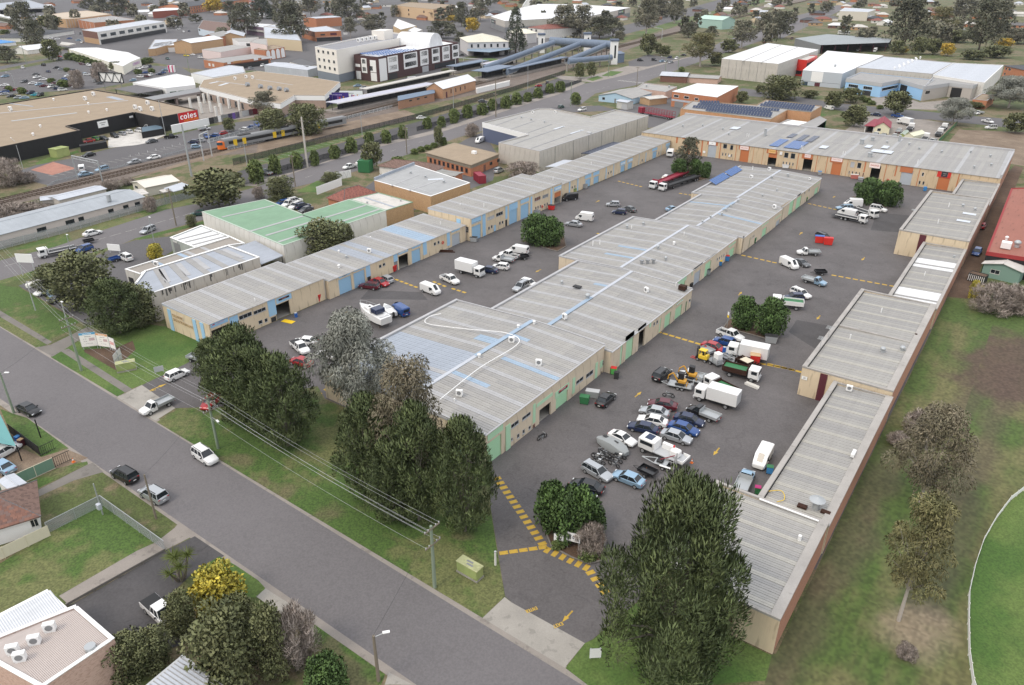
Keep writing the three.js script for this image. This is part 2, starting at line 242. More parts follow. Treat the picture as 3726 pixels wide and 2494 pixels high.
rowA.forEach(([label,x0,x1,z0,z1,h,pitch,every,near],j)=>{
const b=block('unit_building',label,x0,x1,z0,z1),X=b.userData.x,Z=b.userData.z;
shell(b,x0,x1,z0,z1,h,{all:K.cream,east:brickE},{near,west:[['roll',4,0,7.5,3.2,K.gdoor],['roll',12,0,15.5,3.2,K.gdoor]]});
const e=j<3?1.0:.5,q=Math.round(every/pitch);
sheets(b,X(x0+.75),X(x1-e),Z(z0-.3),Z(z1+.3),h-.25,h+.02,'x',pitch,1,(i,n)=>{
const white=j===3&&((i<10&&i!==4)||(i>25&&i<33&&i!==28));
if (white) return [K.frost,'roof_sheet'];
return i % q===1?[lightA,'skylight_sheet']:greys();
});
caps(b,x0,x1,z0,z1,h,e,.62,j===1||j===3||j===5?0:.25,.3,K.capw);
M('roof_lining',slab(X(x0+.3),X(x1-.3),h-.5,h-.34,Z(z0-.26),Z(z1+.26)),K.dark,b);
if (j===0){vent(b,X(-19.5),h,Z(-71.5),K.rust,.8);flue(b,X(-11.4),h,Z(-72),.9,.2);M('conduit',bar(V3(X(-17.5),h+.25,Z(-76.4)),V3(X(-10.5),h+.25,Z(-76.4)),.12),K.snow,b);}
if (j===1){M('mushroom_flue',[cyl(.45,.45,1.3,X(-11.6),h-.1,Z(-79.6),14),new THREE.ConeGeometry(.95,.45,18).translate(X(-11.6),h+1.6,Z(-79.6))],K.galv,b);M('rusty_plate',[box(1.1,.25,.7,X(-13),h+.2,Z(-78.9)),box(1.1,.25,.6,X(-10.4),h+.2,Z(-79.4))],K.rust,b);M('hose',new THREE.TubeGeometry(new THREE.CatmullRomCurve3([V3(X(-17.3),h+.15,Z(-79.5)),V3(X(-16),h+.2,Z(-80.4)),V3(X(-15.2),h+.15,Z(-79)),V3(X(-15.8),h+.15,Z(-78))]),20,.05,5),K.yellowB,b);M('duct',rbox(.45,.5,1.5,.06,X(-10.6),h+.5,Z(-93.5)),K.snow,b);acUnit(b,X(-15.4),h,Z(-111.3),.1,.9);}
if (j===2){vent(b,X(-13.8),h,Z(-126),K.galv,1.1);vent(b,X(-11.2),h,Z(-128.3),K.galv,1.1);flue(b,X(-19.5),h,Z(-128.5),.8);flue(b,X(-17.5),h,Z(-143),1);flue(b,X(-10.4),h,Z(-136),.5,.2,K.rust);M('roof_lap',slab(X(x0+.8),X(x1-1),h-.2,h+.2,Z(-132.3),Z(-132.7)),K.capw,b);}
if (j===3){flue(b,X(-14.5),h,Z(-171),.9);flue(b,X(-11),h,Z(-186),.7,.25,K.galv);}
if (j===4){flue(b,X(-17.5),h,Z(-205),1.2);flue(b,X(-17.5),h,Z(-222),1.2);vent(b,X(-14.5),h,Z(-224));vent(b,X(-11.5),h,Z(-222));for (const [x,z,w] of [[-12.2,-217,3],[-12.6,-209.5,3]]) M('skylight',slab(X(x-w/2),X(x+w/2),h+.1,h+.16,Z(z),Z(z-1.6)),K.lite,b);}
for (const [x,z] of [[[-18,-140],[-22.5,-128],[-22.6,-122]],[],[],[],[[-23,-206]]][j]?(j===4?[[-23.4,-206]]:j===2?[[-22.6,-126],[-22.6,-121]]:[]):[]) M('antenna',[bar(V3(X(x),h,Z(z)),V3(X(x),h+2.2,Z(z)),.04),...[0,1,2,3,4].map((k)=>bar(V3(X(x)-.6,h+2.1,Z(z)+k*.3-.6),V3(X(x)+.6,h+2.1,Z(z)+k*.3-.6),.025)),bar(V3(X(x),h+2.1,Z(z)-.7),V3(X(x),h+2.1,Z(z)+.7),.025)],K.galv,b);
});
// row B: the centre blocks with mint green doors
const mintSign=printed(3,.9,[['UNIT WORKS',.5,.45,'#8fb8a0']],'#dff0e4',{px:128});
const redSign=printed(3,2.6,[['BRAKE',.2,.2,'#fff'],['CLUTCH',.42,.2,'#fff'],['SERVICE',.78,.14,'#ddd']],'#b3202c',{px:256,draw:(x,w,h)=>{x.fillStyle='#23252b';x.fillRect(0,h*.6,w,h*.4);}});
const blackSign=printed(3,2.2,[['MOTOR',.3,.3,'#fff'],['REPAIRS',.66,.2,'#cfd4d6']],'#15171a',{px:256});
const rowB=[
['nearest centre block with mint doors, pale blue roof patch and letter B on its corner',-85,-52.6,-67.5,-101,5.3,-67,[
['roll',.4,.8,3.8,3.6,K.mdoor],['band',.6,4,4.2,5,K.mint],['pier',4.8,4.2,5.9,0,K.mint],['dr',4.9,-.4,5.8,1.1,K.green],
['win',6.2,3,8.1,3.7],['win',9,2.9,11.2,3.5],['win',6.2,.9,6.6,1.4],['win',7.7,.5,8.3,1.2],['win',9.1,.5,9.7,1.2],['win',10.7,.4,11.3,1],
['band',11.8,1,12.5,4.3,K.mint],['dr',11.8,-.9,12.5,.7,K.umber],['open',13.6,-1.3,16.8,2.4],['band',12.8,3.3,17.2,3.9,K.mint],
['roll',18.3,-1.3,21.8,2.3,K.mdoor],['band',18,2.2,22.1,3.4,K.mint],['sign',18.9,2.8,21.5,3.3,redSign],['band',23.2,.6,24,3.5,K.mint],['dr',23.3,-1.9,24.1,-.1,K.mint],
['win',24.4,1.7,26.7,2.4],['win',27.6,1.4,29.9,2.2],['win',24.6,-.7,25.2,-.2],['win',26.3,-.8,26.9,-.3],['win',27.6,-.9,28.3,-.3],['win',29.5,-1.1,30.1,-.6],['reel',25.6,-1.2,26.4,-.9],
['band',30.6,-.5,31.4,3,K.mint],['dr',30.7,-2.3,31.3,-.7,K.green],['open',32.7,-3.1,35.9,.4],['band',32.2,1.3,35.8,2.6,K.mint],['sign',33,1.6,35.9,2.4,blackSign]]],
['second centre block with mint doors and blue ridge capping along grey roof',-78.6,-51.4,-101.2,-135.2,4.1,-65,[
['win',2.1,3.8,2.7,4.3],['dr',3.5,3,4.2,4.1,K.mint],['roll',5.6,2.5,8.3,4.1,K.mdoor],['band',5.1,5,8.4,5.4,K.mint],['sign',5.4,5.1,8.2,5,mintSign],['open',10.5,1.8,12.9,3.7],['band',9.9,4.7,13.1,4.8,K.mint],['band',14.6,3,15.3,4.8,K.mint],['win',16.4,2.6,17.1,3.3],['win',17.7,2.5,18.4,3.2],['dr',19.2,1.3,19.8,3.1,K.mint],
['roll',21.5,1.3,24.2,2.8,K.mdoor],['band',20.9,3.7,24.5,4,K.mint],['sign',21.5,3.8,24.4,3.8,mintSign],['roll',26.3,1,29.5,2.5,K.mdoor],['band',25.8,3.4,29.7,3.5,K.mint],['sign',26.3,3.5,29.5,3.3,mintSign],['dr',31.3,.4,31.9,2.2,K.green],['win',32.9,1.5,33.8,2.1]]],
['third centre block with weather-worn grey roof and ball vents',-83.4,-55.5,-135.4,-171.3,4.1,-68,[
['roll',2.5,0,6,3,K.mdoor],['band',2,3,6.4,3.9,K.mint],['dr',6.2,2.3,6.5,3.9,K.mint],['band',9.2,3,9.5,5,K.mint],['roll',10.8,1.4,14.3,2.9,K.gdoor],['band',9.7,4.3,14.9,4.5,K.mint],['sign',10.3,4.3,14.5,4.3,mintSign],['roll',16.8,1.7,20.2,3.2,K.mdoor],['band',16.1,4.2,22.8,4.3,K.mint],['win',23.7,1.8,24.3,2.5],['win',25.1,1.7,25.7,2.4],['win',26.5,1.7,27,2.4],['win',27.9,1.5,28.4,2.3],['dr',29.8,.5,30.2,2.1,K.green],['roll',31.6,.5,35,2.1,K.mdoor],['band',30.7,3,35.3,3.4,K.mint],['sign',31.4,3.1,35.1,3.1,mintSign]]],
['fourth centre block with pale blue streaks along grey roof and one dark open bay',-77.5,-54.2,-171.5,-201.2,4.1,-66,[
['open',-1.4,1.3,1,3.8],['band',-3,4.5,.9,4.9,K.black],['dr',5.6,.9,6,2.7,K.green],['win',7,2,7.4,2.8],['win',8.3,1.9,8.9,2.6],['dr',10.3,.5,10.6,2.5,K.mint],['roll',15.1,.4,18.4,2.2,K.mdoor],['band',13.7,3.2,18.9,3.5,K.mint],['dr',21.8,-.1,21.9,1.9,K.dark],['roll',26.2,.1,29.7,1.4,K.gdoor],['band',24.5,2.5,30.6,2.7,K.mint]]],
['farthest centre block with solar panels on its western roof edge',-80.2,-54.5,-201.4,-240,4.1,-67,[
['band',-6.3,4.5,-6.1,6.4,K.mint],['win',-2.6,4.8,-2.2,5.6],['win',-1.2,4.7,-.9,5.5],['win',.1,4.6,.5,5.4],['dr',1.8,3.9,2.2,5.3,K.green],['roll',7.9,2.4,11.8,3.9,K.mdoor],['roll',14.5,1.9,19.1,3.4,K.mdoor],['sign',13.9,4.4,17.4,4.8,printed(1,1,[['A',.5,.6,'#cfe4f2']],'#5f9ab8',{px:64})],['win',21.5,3,22.4,3.7],['win',25.8,2.8,26.9,3.5],['roll',33.3,.3,37.1,2,K.mdoor],['band',31.2,3.2,37.2,3.4,K.mint]]],
];
rowB.forEach(([label,x0,x1,z0,z1,h,rx,east],j)=>{
const b=block('unit_building',label,x0,x1,z0,z1),X=b.userData.x,Z=b.userData.z,rise=.75;
const near=j===0?[['band',31,0,32.3,4.7,K.creamB],['pier',27.2,0,28.8,5,K.mint],['sign',31,.9,32.2,2.6,printed(1.2,1.7,[['B',.36,.75,'#1b1a18',.5,'serif'],['UNITS',.86,.14,'#3a3833']],'#d9c9a8',{px:128})]]:[];
shell(b,x0,x1,z0,z1,h,{all:K.creamB},{east,near,west:[['roll',5,0,8.5,3.2,K.gdoor],['roll',14,0,17.5,3.2,K.gdoor]]});
const q=5,lap=j===0?4:4;
const pick=(side)=>(i,n,k)=>{
if (j===0){
if (side===0&&k<4&&((i>0&&i<8)||(i>8&&i<16))) return [K.azure];
if (side===1&&i===9&&k>1) return [K.ice,'skylight_sheet'];
if (side===1&&(i===17)&&k<3) return [K.ice,'skylight_sheet'];
if (side===0&&(i===20||i===21)&&k>2) return [K.ice,'skylight_sheet'];
if (side===1&&i===24&&k>2) return [K.ice,'skylight_sheet'];
}
if (j===1&&side===0&&i===22&&k>2) return [K.ice,'skylight_sheet'];
if (j===2&&side===0&&(i===12||i===6)&&k>1) return [K.ice,'skylight_sheet'];
if (j===3&&i===(side?12:20)) return [K.ice,'skylight_sheet'];
return i % q===3?[K.light,'skylight_sheet']:greys();
};
const za=Z(z0-.3),zb=Z(z1+.3);
sheets(b,X(x0+.55),X(rx-.12),za,zb,h-.08,h-.08+rise,'x',1.05,lap,pick(0));
sheets(b,X(x1-.1),X(rx+.12),za,zb,h+.02,h-.08+rise,'x',1.05,lap,pick(1));
const blueRidge=[[-101,-73,-88],[-135,-101,-117],[0,0,0],[-171,-187,-196],[0,0,0]][j];
M('ridge_cap',slab(X(rx-.32),X(rx+.32),h+rise-.02,h+rise+.1,za,zb),K.tin,b);
if (blueRidge[0]) M('ridge_cap',slab(X(rx-.42),X(rx+.42),h+rise+.11,h+rise+.15,Z(j===0?-84:blueRidge[1]-1.5),Z(j===0?-100.4:blueRidge[2]-1)),K.ice,b);
caps(b,x0,x1,z0,z1,h,0,.5,.3,.3,K.cap);
M('eave_trim',slab(X(x1)-.2,X(x1)+.22,h+.0,h+.05,Z(z0),Z(z1)),K.cap,b);
for (const [sx,ex,zz] of [[x0,rx,z0],[x1,rx,z0],[x0,rx,z1],[x1,rx,z1]]){// low gable ends
const t=zz===z0?-.25:0,s=new THREE.Shape([V2(X(sx)+Math.sign(ex-sx)*.02,h+.26),V2(X(ex),h+.26),V2(X(ex),h+rise+.06)]);
M('gable_wall',new THREE.ExtrudeGeometry(s,{depth:.22,bevelEnabled:false}).translate(0,0,Z(zz)+t),K.cap,b);
}
const y=h+.35;
if (j===0){acUnit(b,X(-61.5),y+.2,Z(-73),.4);acUnit(b,X(-57.4),y,Z(-88),.5);acUnit(b,X(-65.2),y+.35,Z(-91.5),.4);vent(b,X(-66.3),y+.4,Z(-84),K.snow,.8);flue(b,X(-61.2),y,Z(-71.5),.7,.12);vent(b,X(-67.3),y+.5,Z(-96.5),K.snow,.7);vent(b,X(-66),y+.5,Z(-99.5),K.snow,.7);
M('pipe_run',new THREE.TubeGeometry(new THREE.CatmullRomCurve3([V3(X(-62.4),y+.9,Z(-69.6)),V3(X(-63.5),y+.9,Z(-80)),V3(X(-63.9),y+.9,Z(-92)),V3(X(-67),y+1,Z(-92.8)),V3(X(-74),y+.7,Z(-90.6)),V3(X(-82.5),y+.2,Z(-89.2)),V3(X(-83.6),y+.1,Z(-92)),V3(X(-82.7),y+.1,Z(-93.8))]),60,.075,6),K.snow,b);}
if (j===1){acUnit(b,X(-64),y+.5,Z(-106.5),-.4);acUnit(b,X(-57.9),y,Z(-127.5),-.4);vent(b,X(-65.3),y+.4,Z(-117),K.galv,1.3);M('evaporative_cooler',rbox(1.5,.9,1.2,.08,X(-52.6),y+.45,Z(-133)),K.rust,b);vent(b,X(-74),y,Z(-121.5),K.galv,.8);M('duct_box',box(1.6,.25,1,X(-70),y+.5,Z(-121)),K.dark,b);flue(b,X(-54.5),y,Z(-134),.9);}
if (j===2){vent(b,X(-80),y,Z(-161.5),K.galv,.9);vent(b,X(-77.8),y,Z(-166),K.galv,.9);for (const k of [0,1,2]) M('exhaust_fan',[cyl(.3,.3,.7,X(-65.5+k*.9),y+.2,Z(-140.5-k),8),box(.8,.25,.5,X(-65.5+k*.9),y+1,Z(-140.5-k))],K.steel,b);vent(b,X(-66.7),y+.4,Z(-151));vent(b,X(-65),y+.4,Z(-156),K.snow,.8);vent(b,X(-62.4),y+.2,Z(-146),K.galv,.9);flue(b,X(-79.5),y,Z(-147),1.2);flue(b,X(-80.5),y,Z(-145.5),1.2);flue(b,X(-66),y+.3,Z(-164),.8);flue(b,X(-79),y,Z(-162),.9);}
if (j===3){acUnit(b,X(-55.6),y,Z(-199),-.5);for (const z of [-175,-180,-184,-188,-192,-198]) vent(b,X(-66+R0()*1.6),y+.45,Z(z),K.galv,.75);}
if (j===4){acUnit(b,X(-71.5),y,Z(-226),-.5);acUnit(b,X(-70),y+.2,Z(-238),-.5);vent(b,X(-66),y+.4,Z(-228));vent(b,X(-63),y+.3,Z(-234));flue(b,X(-75),y,Z(-237),1.2);acUnit(b,X(-56.5),y,Z(-234.5),-.6,.7);vent(b,X(-60.5),y+.2,Z(-216),K.galv,.7);vent(b,X(-62),y+.2,Z(-208),K.galv,.7);
{const sp=new THREE.BoxGeometry(2.5,.05,1.3);for (let k=0;k<15;k++){const p=sharedMesh('solar_panel',sp,K.solarBlue,b);p.position.set(X(-78.6),h+.85,Z(-213.5-k*1.42-(k>7?.8:0)));p.rotation.z=-.4;}}}
});
// row D: sky blue doors along the western yard
const skySign=printed(3,1,[['AUTO BODY',.5,.4,'#9fb6c8']],'#dbe9f2',{px:128});
const win6=(pl)=>pl;
const rowD=[
['front unit of the western row with raised wall lettering and letter D',-130,-115.4,-67.6,-95,4.7,[
['open',-.2,.6,4.2,3.3],['band',-.1,3.8,4,4.7,K.sky],['sign',.3,4.2,3.6,4.5,printed(4,.8,[['WRECKERS',.5,.5,'#e23a3a',.62]],'#9cc6e4',{px:256,draw:(x,w,h)=>{x.fillStyle='#b82430';x.beginPath();x.ellipse(w*.16,h*.5,w*.1,h*.34,0,0,7);x.fill();}})],['band',4.3,1.5,6.1,4.4,K.sky],
['win',6.3,3.1,9.2,3.9],['win',9.6,3,12.4,3.7],['win',6.4,.6,7,1.4],['win',10.3,.7,11.2,1.4],['win',11.7,.6,12.4,1.3],['band',12.9,1.3,14.7,4.6,K.sky],['dr',13.2,-.7,14.4,1,K.dark],['open',14.4,-.7,18,3.1],['band',15,3.3,18.7,4.4,K.sky],['sign',15.5,3.8,18.1,4.2,printed(3,.9,[['COLLISION',.3,.34,'#e04848'],['REPAIRS',.72,.3,'#c9c9c9']],'#241618',{px:256})]]],
['long low western row block with several pale blue roof sheets',-128.8,-114.6,-95.2,-141,4.1,[
['roll',-9.5,1.3,-7.3,3.4,K.sdoor],['band',-9.2,4.1,-7.3,4.4,K.sky],['band',-7.1,1.6,-5.6,4.4,K.sky],['win',-3.2,2.6,-2.5,3.3],['win',-2,2.6,-1.3,3.3],['reel',-2.5,2.4,-1.8,2.8],['roll',2.8,.9,6.4,3.4,K.sdoor],['band',3,3.7,6.2,4.7,K.sky],['sign',3.9,3.9,5.2,4.3,printed(1.6,1,[['TYRES',.5,.4,'#d98a3a']],'#3a3430',{px:64})],['roll',7.1,1.6,10.4,3.5,K.sdoor],['band',7.3,3.8,10.5,4.6,K.sky],['band',10.8,1.4,12.1,4.5,K.sky],['dr',11,1.3,12.1,3.2,K.dark],
['win',14.8,2.3,15.6,3],['win',16,2.4,16.8,3],['band',19.5,2.3,20.8,4.4,K.sky],['dr',19.5,1.1,20.7,2.8,K.grey],['open',21.1,1,24.3,3.1],['band',21.1,3.5,24.4,4.5,K.sky],['sign',21.3,3.8,24.1,4.1,skySign],['roll',25.5,.7,28.5,3.1,K.sdoor],['band',25.7,3.6,28.7,4.4,K.sky],['band',29.5,.9,30.8,4.4,K.sky],['win',33.4,2.2,34.2,2.9],['win',34.8,2.2,35.5,2.9],['reel',36.2,1.9,37,2.3],['band',38.3,.7,39.4,4.4,K.sky],['roll',40.2,.7,43.3,3,K.gdoor],['band',40.1,3.6,43.4,4.6,K.sky]]],
['two-storey middle block of the western row with grey office windows',-127.3,-113.1,-141.2,-184,5.9,[
['roll',0,.7,4,3.7,K.sdoor],['band',0,4.4,4.2,5.7,K.sky],['sign',.6,4.6,3.9,4.7,printed(3,.8,[['ENGINES',.5,.5,'#ccc']],'#7d858b',{px:128})],['band',4.7,-.1,6,5.8,K.sky],['win',6.8,3.7,9.8,4.5,K.ash,3,K.ash],['win',10.6,3.7,13.6,4.6,K.ash,3],['win',7.1,1.1,7.8,1.9],['win',8.3,1.2,9,2],['dr',9.5,-.2,10.5,1.7,K.sky],['win',11.9,1.2,12.6,2],['win',13.1,1.2,13.8,1.9],['dr',14.6,0,15.6,1.8,K.dark],['band',14.7,2.1,15.6,5.5,K.sky],
['roll',16.4,-.2,20.2,4.1,K.sdoor],['band',16.4,3.8,20.3,5.6,K.sky],['roll',21.8,.1,25.7,4,K.sdoor],['band',21.7,4.5,25.8,5.5,K.sky],['band',26.6,0,27.4,5.4,K.sky],['win',28.6,3.5,31.6,4.5,K.ash,3,K.umber],['win',32.6,3.4,35.6,4.3,K.ash,3,K.grey],['win',29,1.1,29.6,1.9],['win',30.1,1.1,30.7,1.9],['win',31.3,1,31.9,1.8],['reel',32,1,32.9,1.4],['win',33.6,1,34.2,1.7],['win',34.9,.9,35.5,1.7],['band',36.8,.7,37.7,5.3,K.sky],['half',38.9,.1,42.5,3.6,K.odoor],['band',38.6,4.1,43,5.3,K.sky],['sign',39.1,4.4,42.4,4.9,skySign]]],
['far low western row block ending at the orange row',-127.6,-115.4,-184.2,-263.7,4.1,[
['band',7.7,.5,8.4,4,K.sky],['win',9.3,1.5,10,2.2],['win',10.9,1.4,11.5,2.2],['band',12.6,.1,13.2,3.9,K.sky],['roll',17.5,.2,20.7,2.4,K.sdoor],['band',17.1,2.8,21,3.9,K.sky],['roll',22.7,-.2,26.1,2.2,K.sdoor],['band',22.3,2.7,26.2,3.8,K.sky],['band',30.5,-.1,31,3.8,K.sky],['win',32.1,1.2,32.7,2],['win',33.8,1.2,34.5,2],['band',35.6,0,36,3.9,K.sky],['roll',40.8,-.3,43.8,2.1,K.sdoor],['band',40.3,2.3,43.9,3.7,K.sky],['sign',40.5,2.6,43.7,3.2,skySign],['roll',46,-.5,49.2,2,K.sdoor],['band',45.4,2.4,49.3,3.5,K.sky],['sign',45.9,2.6,49,3.2,skySign],['band',54.1,-.4,54.3,3.8,K.sky],['win',56.5,.7,57.2,1.5],['band',59.3,-.1,59.8,3.3,K.sky],['roll',65,-.4,68.3,2.4,K.sdoor],['band',64.3,2.7,68.5,3.7,K.sky],['win',69.9,.7,70.4,1.7],['band',71.8,-.5,72,3.7,K.sky],['roll',76.5,-.3,80.1,2.3,K.sdoor],['band',75.7,2.4,80.2,3.5,K.sky]]],
];
rowD.forEach(([label,x0,x1,z0,z1,h,east],j)=>{
const b=block('unit_building',label,x0,x1,z0,z1),X=b.userData.x,Z=b.userData.z;
const near=j===0?[['pier',1.6,0,2.6,4.5,K.sky],['pier',9.6,0,10.6,4.5,K.sky],['pier',11.9,0,12.9,4.5,K.sky],['sign',13.05,.9,14.35,2.3,printed(1.3,1.4,[['D',.5,.9,'#1b1a18',.5,'serif']],'#d9c9a8',{px:128})]]
:j===2?[['pier',9.6,0,10.9,5.2,K.sky],['sign',11.4,2.2,13.4,3.7,printed(2,1.5,[['EXHAUST',.3,.2,'#ddd'],['MUFFLERS',.6,.2,'#ddd']],'#3d3a3a',{px:128})]]:[];
shell(b,x0,x1,z0,z1,h,{all:K.cream,far:K.stone},{east,near,west:[]});
sheets(b,X(x1+.15),X(x0+.35),Z(z0-.12),Z(z1+.12),h+.02,h+.42,'x',1.05,2,(i,n,k)=>{
if (j===1&&((i>11&&i<18&&i!==15)||(i>27&&i<32))) return [i>27?K.ice:K.alloy];
return i % 5===2?[K.light,'skylight_sheet']:greys();
});
caps(b,x0,x1,z0,z1,h+.16,0,.34,0,0,K.cap);
M('eave_trim',slab(X(x1)-.1,X(x1)+.24,h+.002,h+.04,Z(z0),Z(z1)),K.tin,b);
for (const zz of [z0,z1]){const t=zz===z0?-.1:-.02,s=new THREE.Shape([V2(X(x0),h+.01),V2(X(x1),h+.01),V2(X(x0),h+.5)]);M('gable_wall',new THREE.ExtrudeGeometry(s,{depth:.12,bevelEnabled:false}).translate(0,0,Z(zz)+t),K.tin,b);}
if (j===0){// raised dark lettering on the street wall
const pr=(w,t,s)=>new THREE.MeshStandardMaterial({roughness:.8,map:printed(w,.8,[[t,.5,.95,'#4a2f22']],'#d6bd96',{px:256}).map});
board('sign',3.6,.75,pr(3.6,'CULLIMORE',1),b,X(-130)+4.7,3.55,Z(z0)+.06);board('sign',4.2,.75,pr(4.2,'INDUSTRIAL',1),b,X(-130)+5,2.65,Z(z0)+.06);board('sign',2.6,.7,pr(2.6,'VILLAGE',1),b,X(-130)+8.2,2.6,Z(z0)+.06);flue(b,X(-117),h,Z(-79),.8);
}
if (j===1){vent(b,X(-118),h+.3,Z(-101.5),K.snow,.8);vent(b,X(-121),h+.3,Z(-106.5),K.galv,.8);acUnit(b,X(-119.4),h+.3,Z(-112),.4,.9);flue(b,X(-119.5),h+.3,Z(-137),.9);vent(b,X(-125),h+.4,Z(-108),K.snow,.6);vent(b,X(-126),h+.4,Z(-119),K.snow,.5);}
if (j===2){flue(b,X(-116.5),h+.2,Z(-151),1);flue(b,X(-122),h+.3,Z(-148),.7);}
if (j===3){flue(b,X(-120),h+.3,Z(-190),1);flue(b,X(-120),h+.3,Z(-213),1);}
});
// row C: orange doors closing the far end of the yards
const palSign=printed(3,.8,[['PANEL & PAINT',.5,.42,'#c98f86']],'#f0dcd6',{px:128}),wSign=printed(2.4,.8,[['24',.5,.5,'#bbb']],'#f4f4f2',{px:64});
{
const x0=-127.5,x1=-9.3,z0=-264,z1=-304,h=5.7,b=block('unit_building','long far row with orange doors, terracotta pilasters and blue solar panels',x0,x1,z0,z1),X=b.userData.x,Z=b.userData.z;
const P=(s0,s1)=>['band',s0,0,s1,5.4,K.orange];
shell(b,x0,x1,z0,z1,h,{all:K.creamC,east:brickE},{near:[
['band',14.2,3.4,14.8,6.5,K.orange],['band',16.5,5.2,19.6,6.8,K.orange],['roll',17.5,-.2,19.9,5.2,K.odoor],['band',22.3,0,22.5,6.4,K.orange],['band',24.2,-.2,24.7,6.3,K.orange],['sign',25.1,1.2,26,2,wSign],
['roll',26.8,-.5,29.9,4.9,K.gdoor],['band',26.3,4.3,30.3,6.6,K.orange],['sign',26.9,4.4,29.5,5.7,wSign],['band',31.2,-.4,31.5,6.1,K.orange],['win',32.3,3.8,33.7,5.3],['win',34.9,3.6,36,5.2],['win',32.3,1.2,32.7,2.2],['win',33.4,1.3,33.8,2.2],['win',34.5,1.2,34.8,2.2],['win',35.6,1.2,36,2.1],['unit',34.8,1.1,35.4,1.8],['band',37.3,-.4,37.1,6.2,K.orange],
['roll',38.8,-.6,41.9,4.7,K.odoor],['band',38.1,4.1,41.9,6.1,K.orange],['sign',38.5,4.2,41.6,5.5,palSign],['band',43.4,-.4,43.5,6.2,K.orange],['band',46.8,-.4,46.9,5.9,K.orange],
['half',48.8,-.5,51.7,4.8,K.odoor],['band',48,4.1,51.5,6.3,K.orange],['sign',48.6,4.3,51.1,6,printed(2.4,.8,[['TOWING',.5,.5,'#b8863a']],'#e8b878',{px:64})],['unit',52.6,4.2,53.4,5.2],['win',54.1,3.4,55.5,5.1],['win',56.3,3.4,57.8,5.1],['win',54,1,54.4,2],['win',55.1,1,55.5,2],['win',56.2,1.1,56.6,2],['win',57.3,1.1,57.7,2],P(58.8,-.1,59,6).slice(0,1).concat([58.8,-.2,59,6,K.orange]),
['open',60.8,-.9,63.7,4.5],['band',60,3.9,63.6,6.2,K.orange],['sign',60.9,4.4,62.9,5.7,palSign],['band',65,-.7,65.2,6,K.orange],['band',68.3,-.6,68.5,6,K.orange],['roll',70.1,-.8,73.2,4.6,K.odoor],['band',69.2,3.9,73.3,6.4,K.orange],['sign',69.6,4.4,73.1,6.1,palSign],['band',74.8,-.4,74.9,6.1,K.orange],
['win',75.8,3.2,77,4.9,K.ash,2,K.ash],['win',77.9,3.2,79.1,4.9],['win',75.7,1,76,1.9],['win',76.7,1,77.1,1.9],['win',77.8,1,78.2,1.9],['win',78.9,1,79.2,1.9],['dr',80.1,0,80.4,1.9,K.maroon],['band',80.1,2.1,80.5,6.1,K.orange],['open',82.3,-.7,85.1,4.7],['sign',81.5,3.9,84.8,6,printed(4,1.1,[['CRASH REPAIRS',.5,.4,'#b86a62']],'#f4e2dc',{px:128})],['band',86.5,-.2,86.7,6,K.orange],['reel',87.7,.2,88.2,1.2],['band',89.4,2.2,89.8,5.9,K.orange],
['roll',91.3,-1.1,94.6,4.5,K.gdoor],['band',90.7,3.8,94.4,6.2,K.orange],['band',96.4,-.4,96.2,5.8,K.orange],['win',97.1,3.4,97.7,4.5,K.snow],['win',96.8,.8,97.3,1.8],['win',97.9,.8,98.4,1.8],['band',100.1,-.4,100.1,5.8,K.orange],['roll',101.9,-.6,105.1,4.6,K.odoor],['band',101.3,3.8,105.1,6.2,K.redB],['sign',102.4,4,104.2,5.7,printed(2.2,1,[['AIRCON',.35,.3,'#aaa'],['SMASH',.7,.25,'#b99']],'#2b2e31',{px:128})],['band',107.1,1.4,107.4,5.7,K.orange]]});
sheets(b,X(x0+.2),X(x1-.4),Z(z0+.2),Z(z1+.8),h+.02,h+.9,'z',1.12,2,(i,n,k)=>((i % 10)===4?[K.light,'skylight_sheet']:greys()));
M('wall_capping',slab(X(x0),X(x1),h+.9,h+1.5,Z(z1)+.75,Z(z1)),K.cap,b);
M('wall_capping',slab(X(x1)-.4,X(x1)+.1,h+.002,h+1.15,Z(z0),Z(z1)+.76),K.cap,b);
M('eave_trim',slab(X(x0),X(x1)-.42,h+.002,h+.05,Z(z0)-.1,Z(z0)+.25),K.cap,b);
const yy=(z)=>h+.15+.022*(z0-z);
const sp=new THREE.BoxGeometry(1,.05,1.7);
for (const [x,z,nx,nz,m] of [[-79.5,-268,3,7,K.solarBlue],[-74.5,-268,5,7,K.solarBlue],[-78.5,-284,2,4,K.solar],[-74.3,-281,2,6,K.solar],[-70.8,-281,2,6,K.solar]]) for (let i=0;i<nx;i++) for (let k=0;k<nz;k++){const p=sharedMesh('solar_panel',sp,m,b);p.position.set(X(x+i*1.05),yy(z-k*1.75)+.18,Z(z-k*1.75));p.rotation.x=.03;}
for (const [x,z] of [[-112,-285],[-118,-280],[-47,-293],[-40,-294],[-36,-289],[-29,-288],[-21,-293],[-15,-290],[-13.5,-278],[-17.5,-272],[-98,-276],[-103,-283]]) vent(b,X(x),yy(z),Z(z),K.galv,1);
for (const [x,z,r,hh] of [[-54,-287,.7,1.6],[-52,-294,.6,1.2],[-86.5,-282,.5,2.4],[-47.5,-270,.7,1.2],[-44,-298,.4,2]]) M('exhaust_stack',[cyl(r,r,hh,X(x),yy(z)-.1,Z(z),12),cyl(r*1.25,r*1.25,.2,X(x),yy(z)+hh-.1,Z(z),12)],K.galv,b);
for (const [x,z] of [[-91.5,-277],[-90.8,-277],[-69.5,-269],[-69,-269],[-55.5,-268],[-54.8,-268],[-33,-269]]) flue(b,X(x),yy(z),Z(z),1.3,.09);
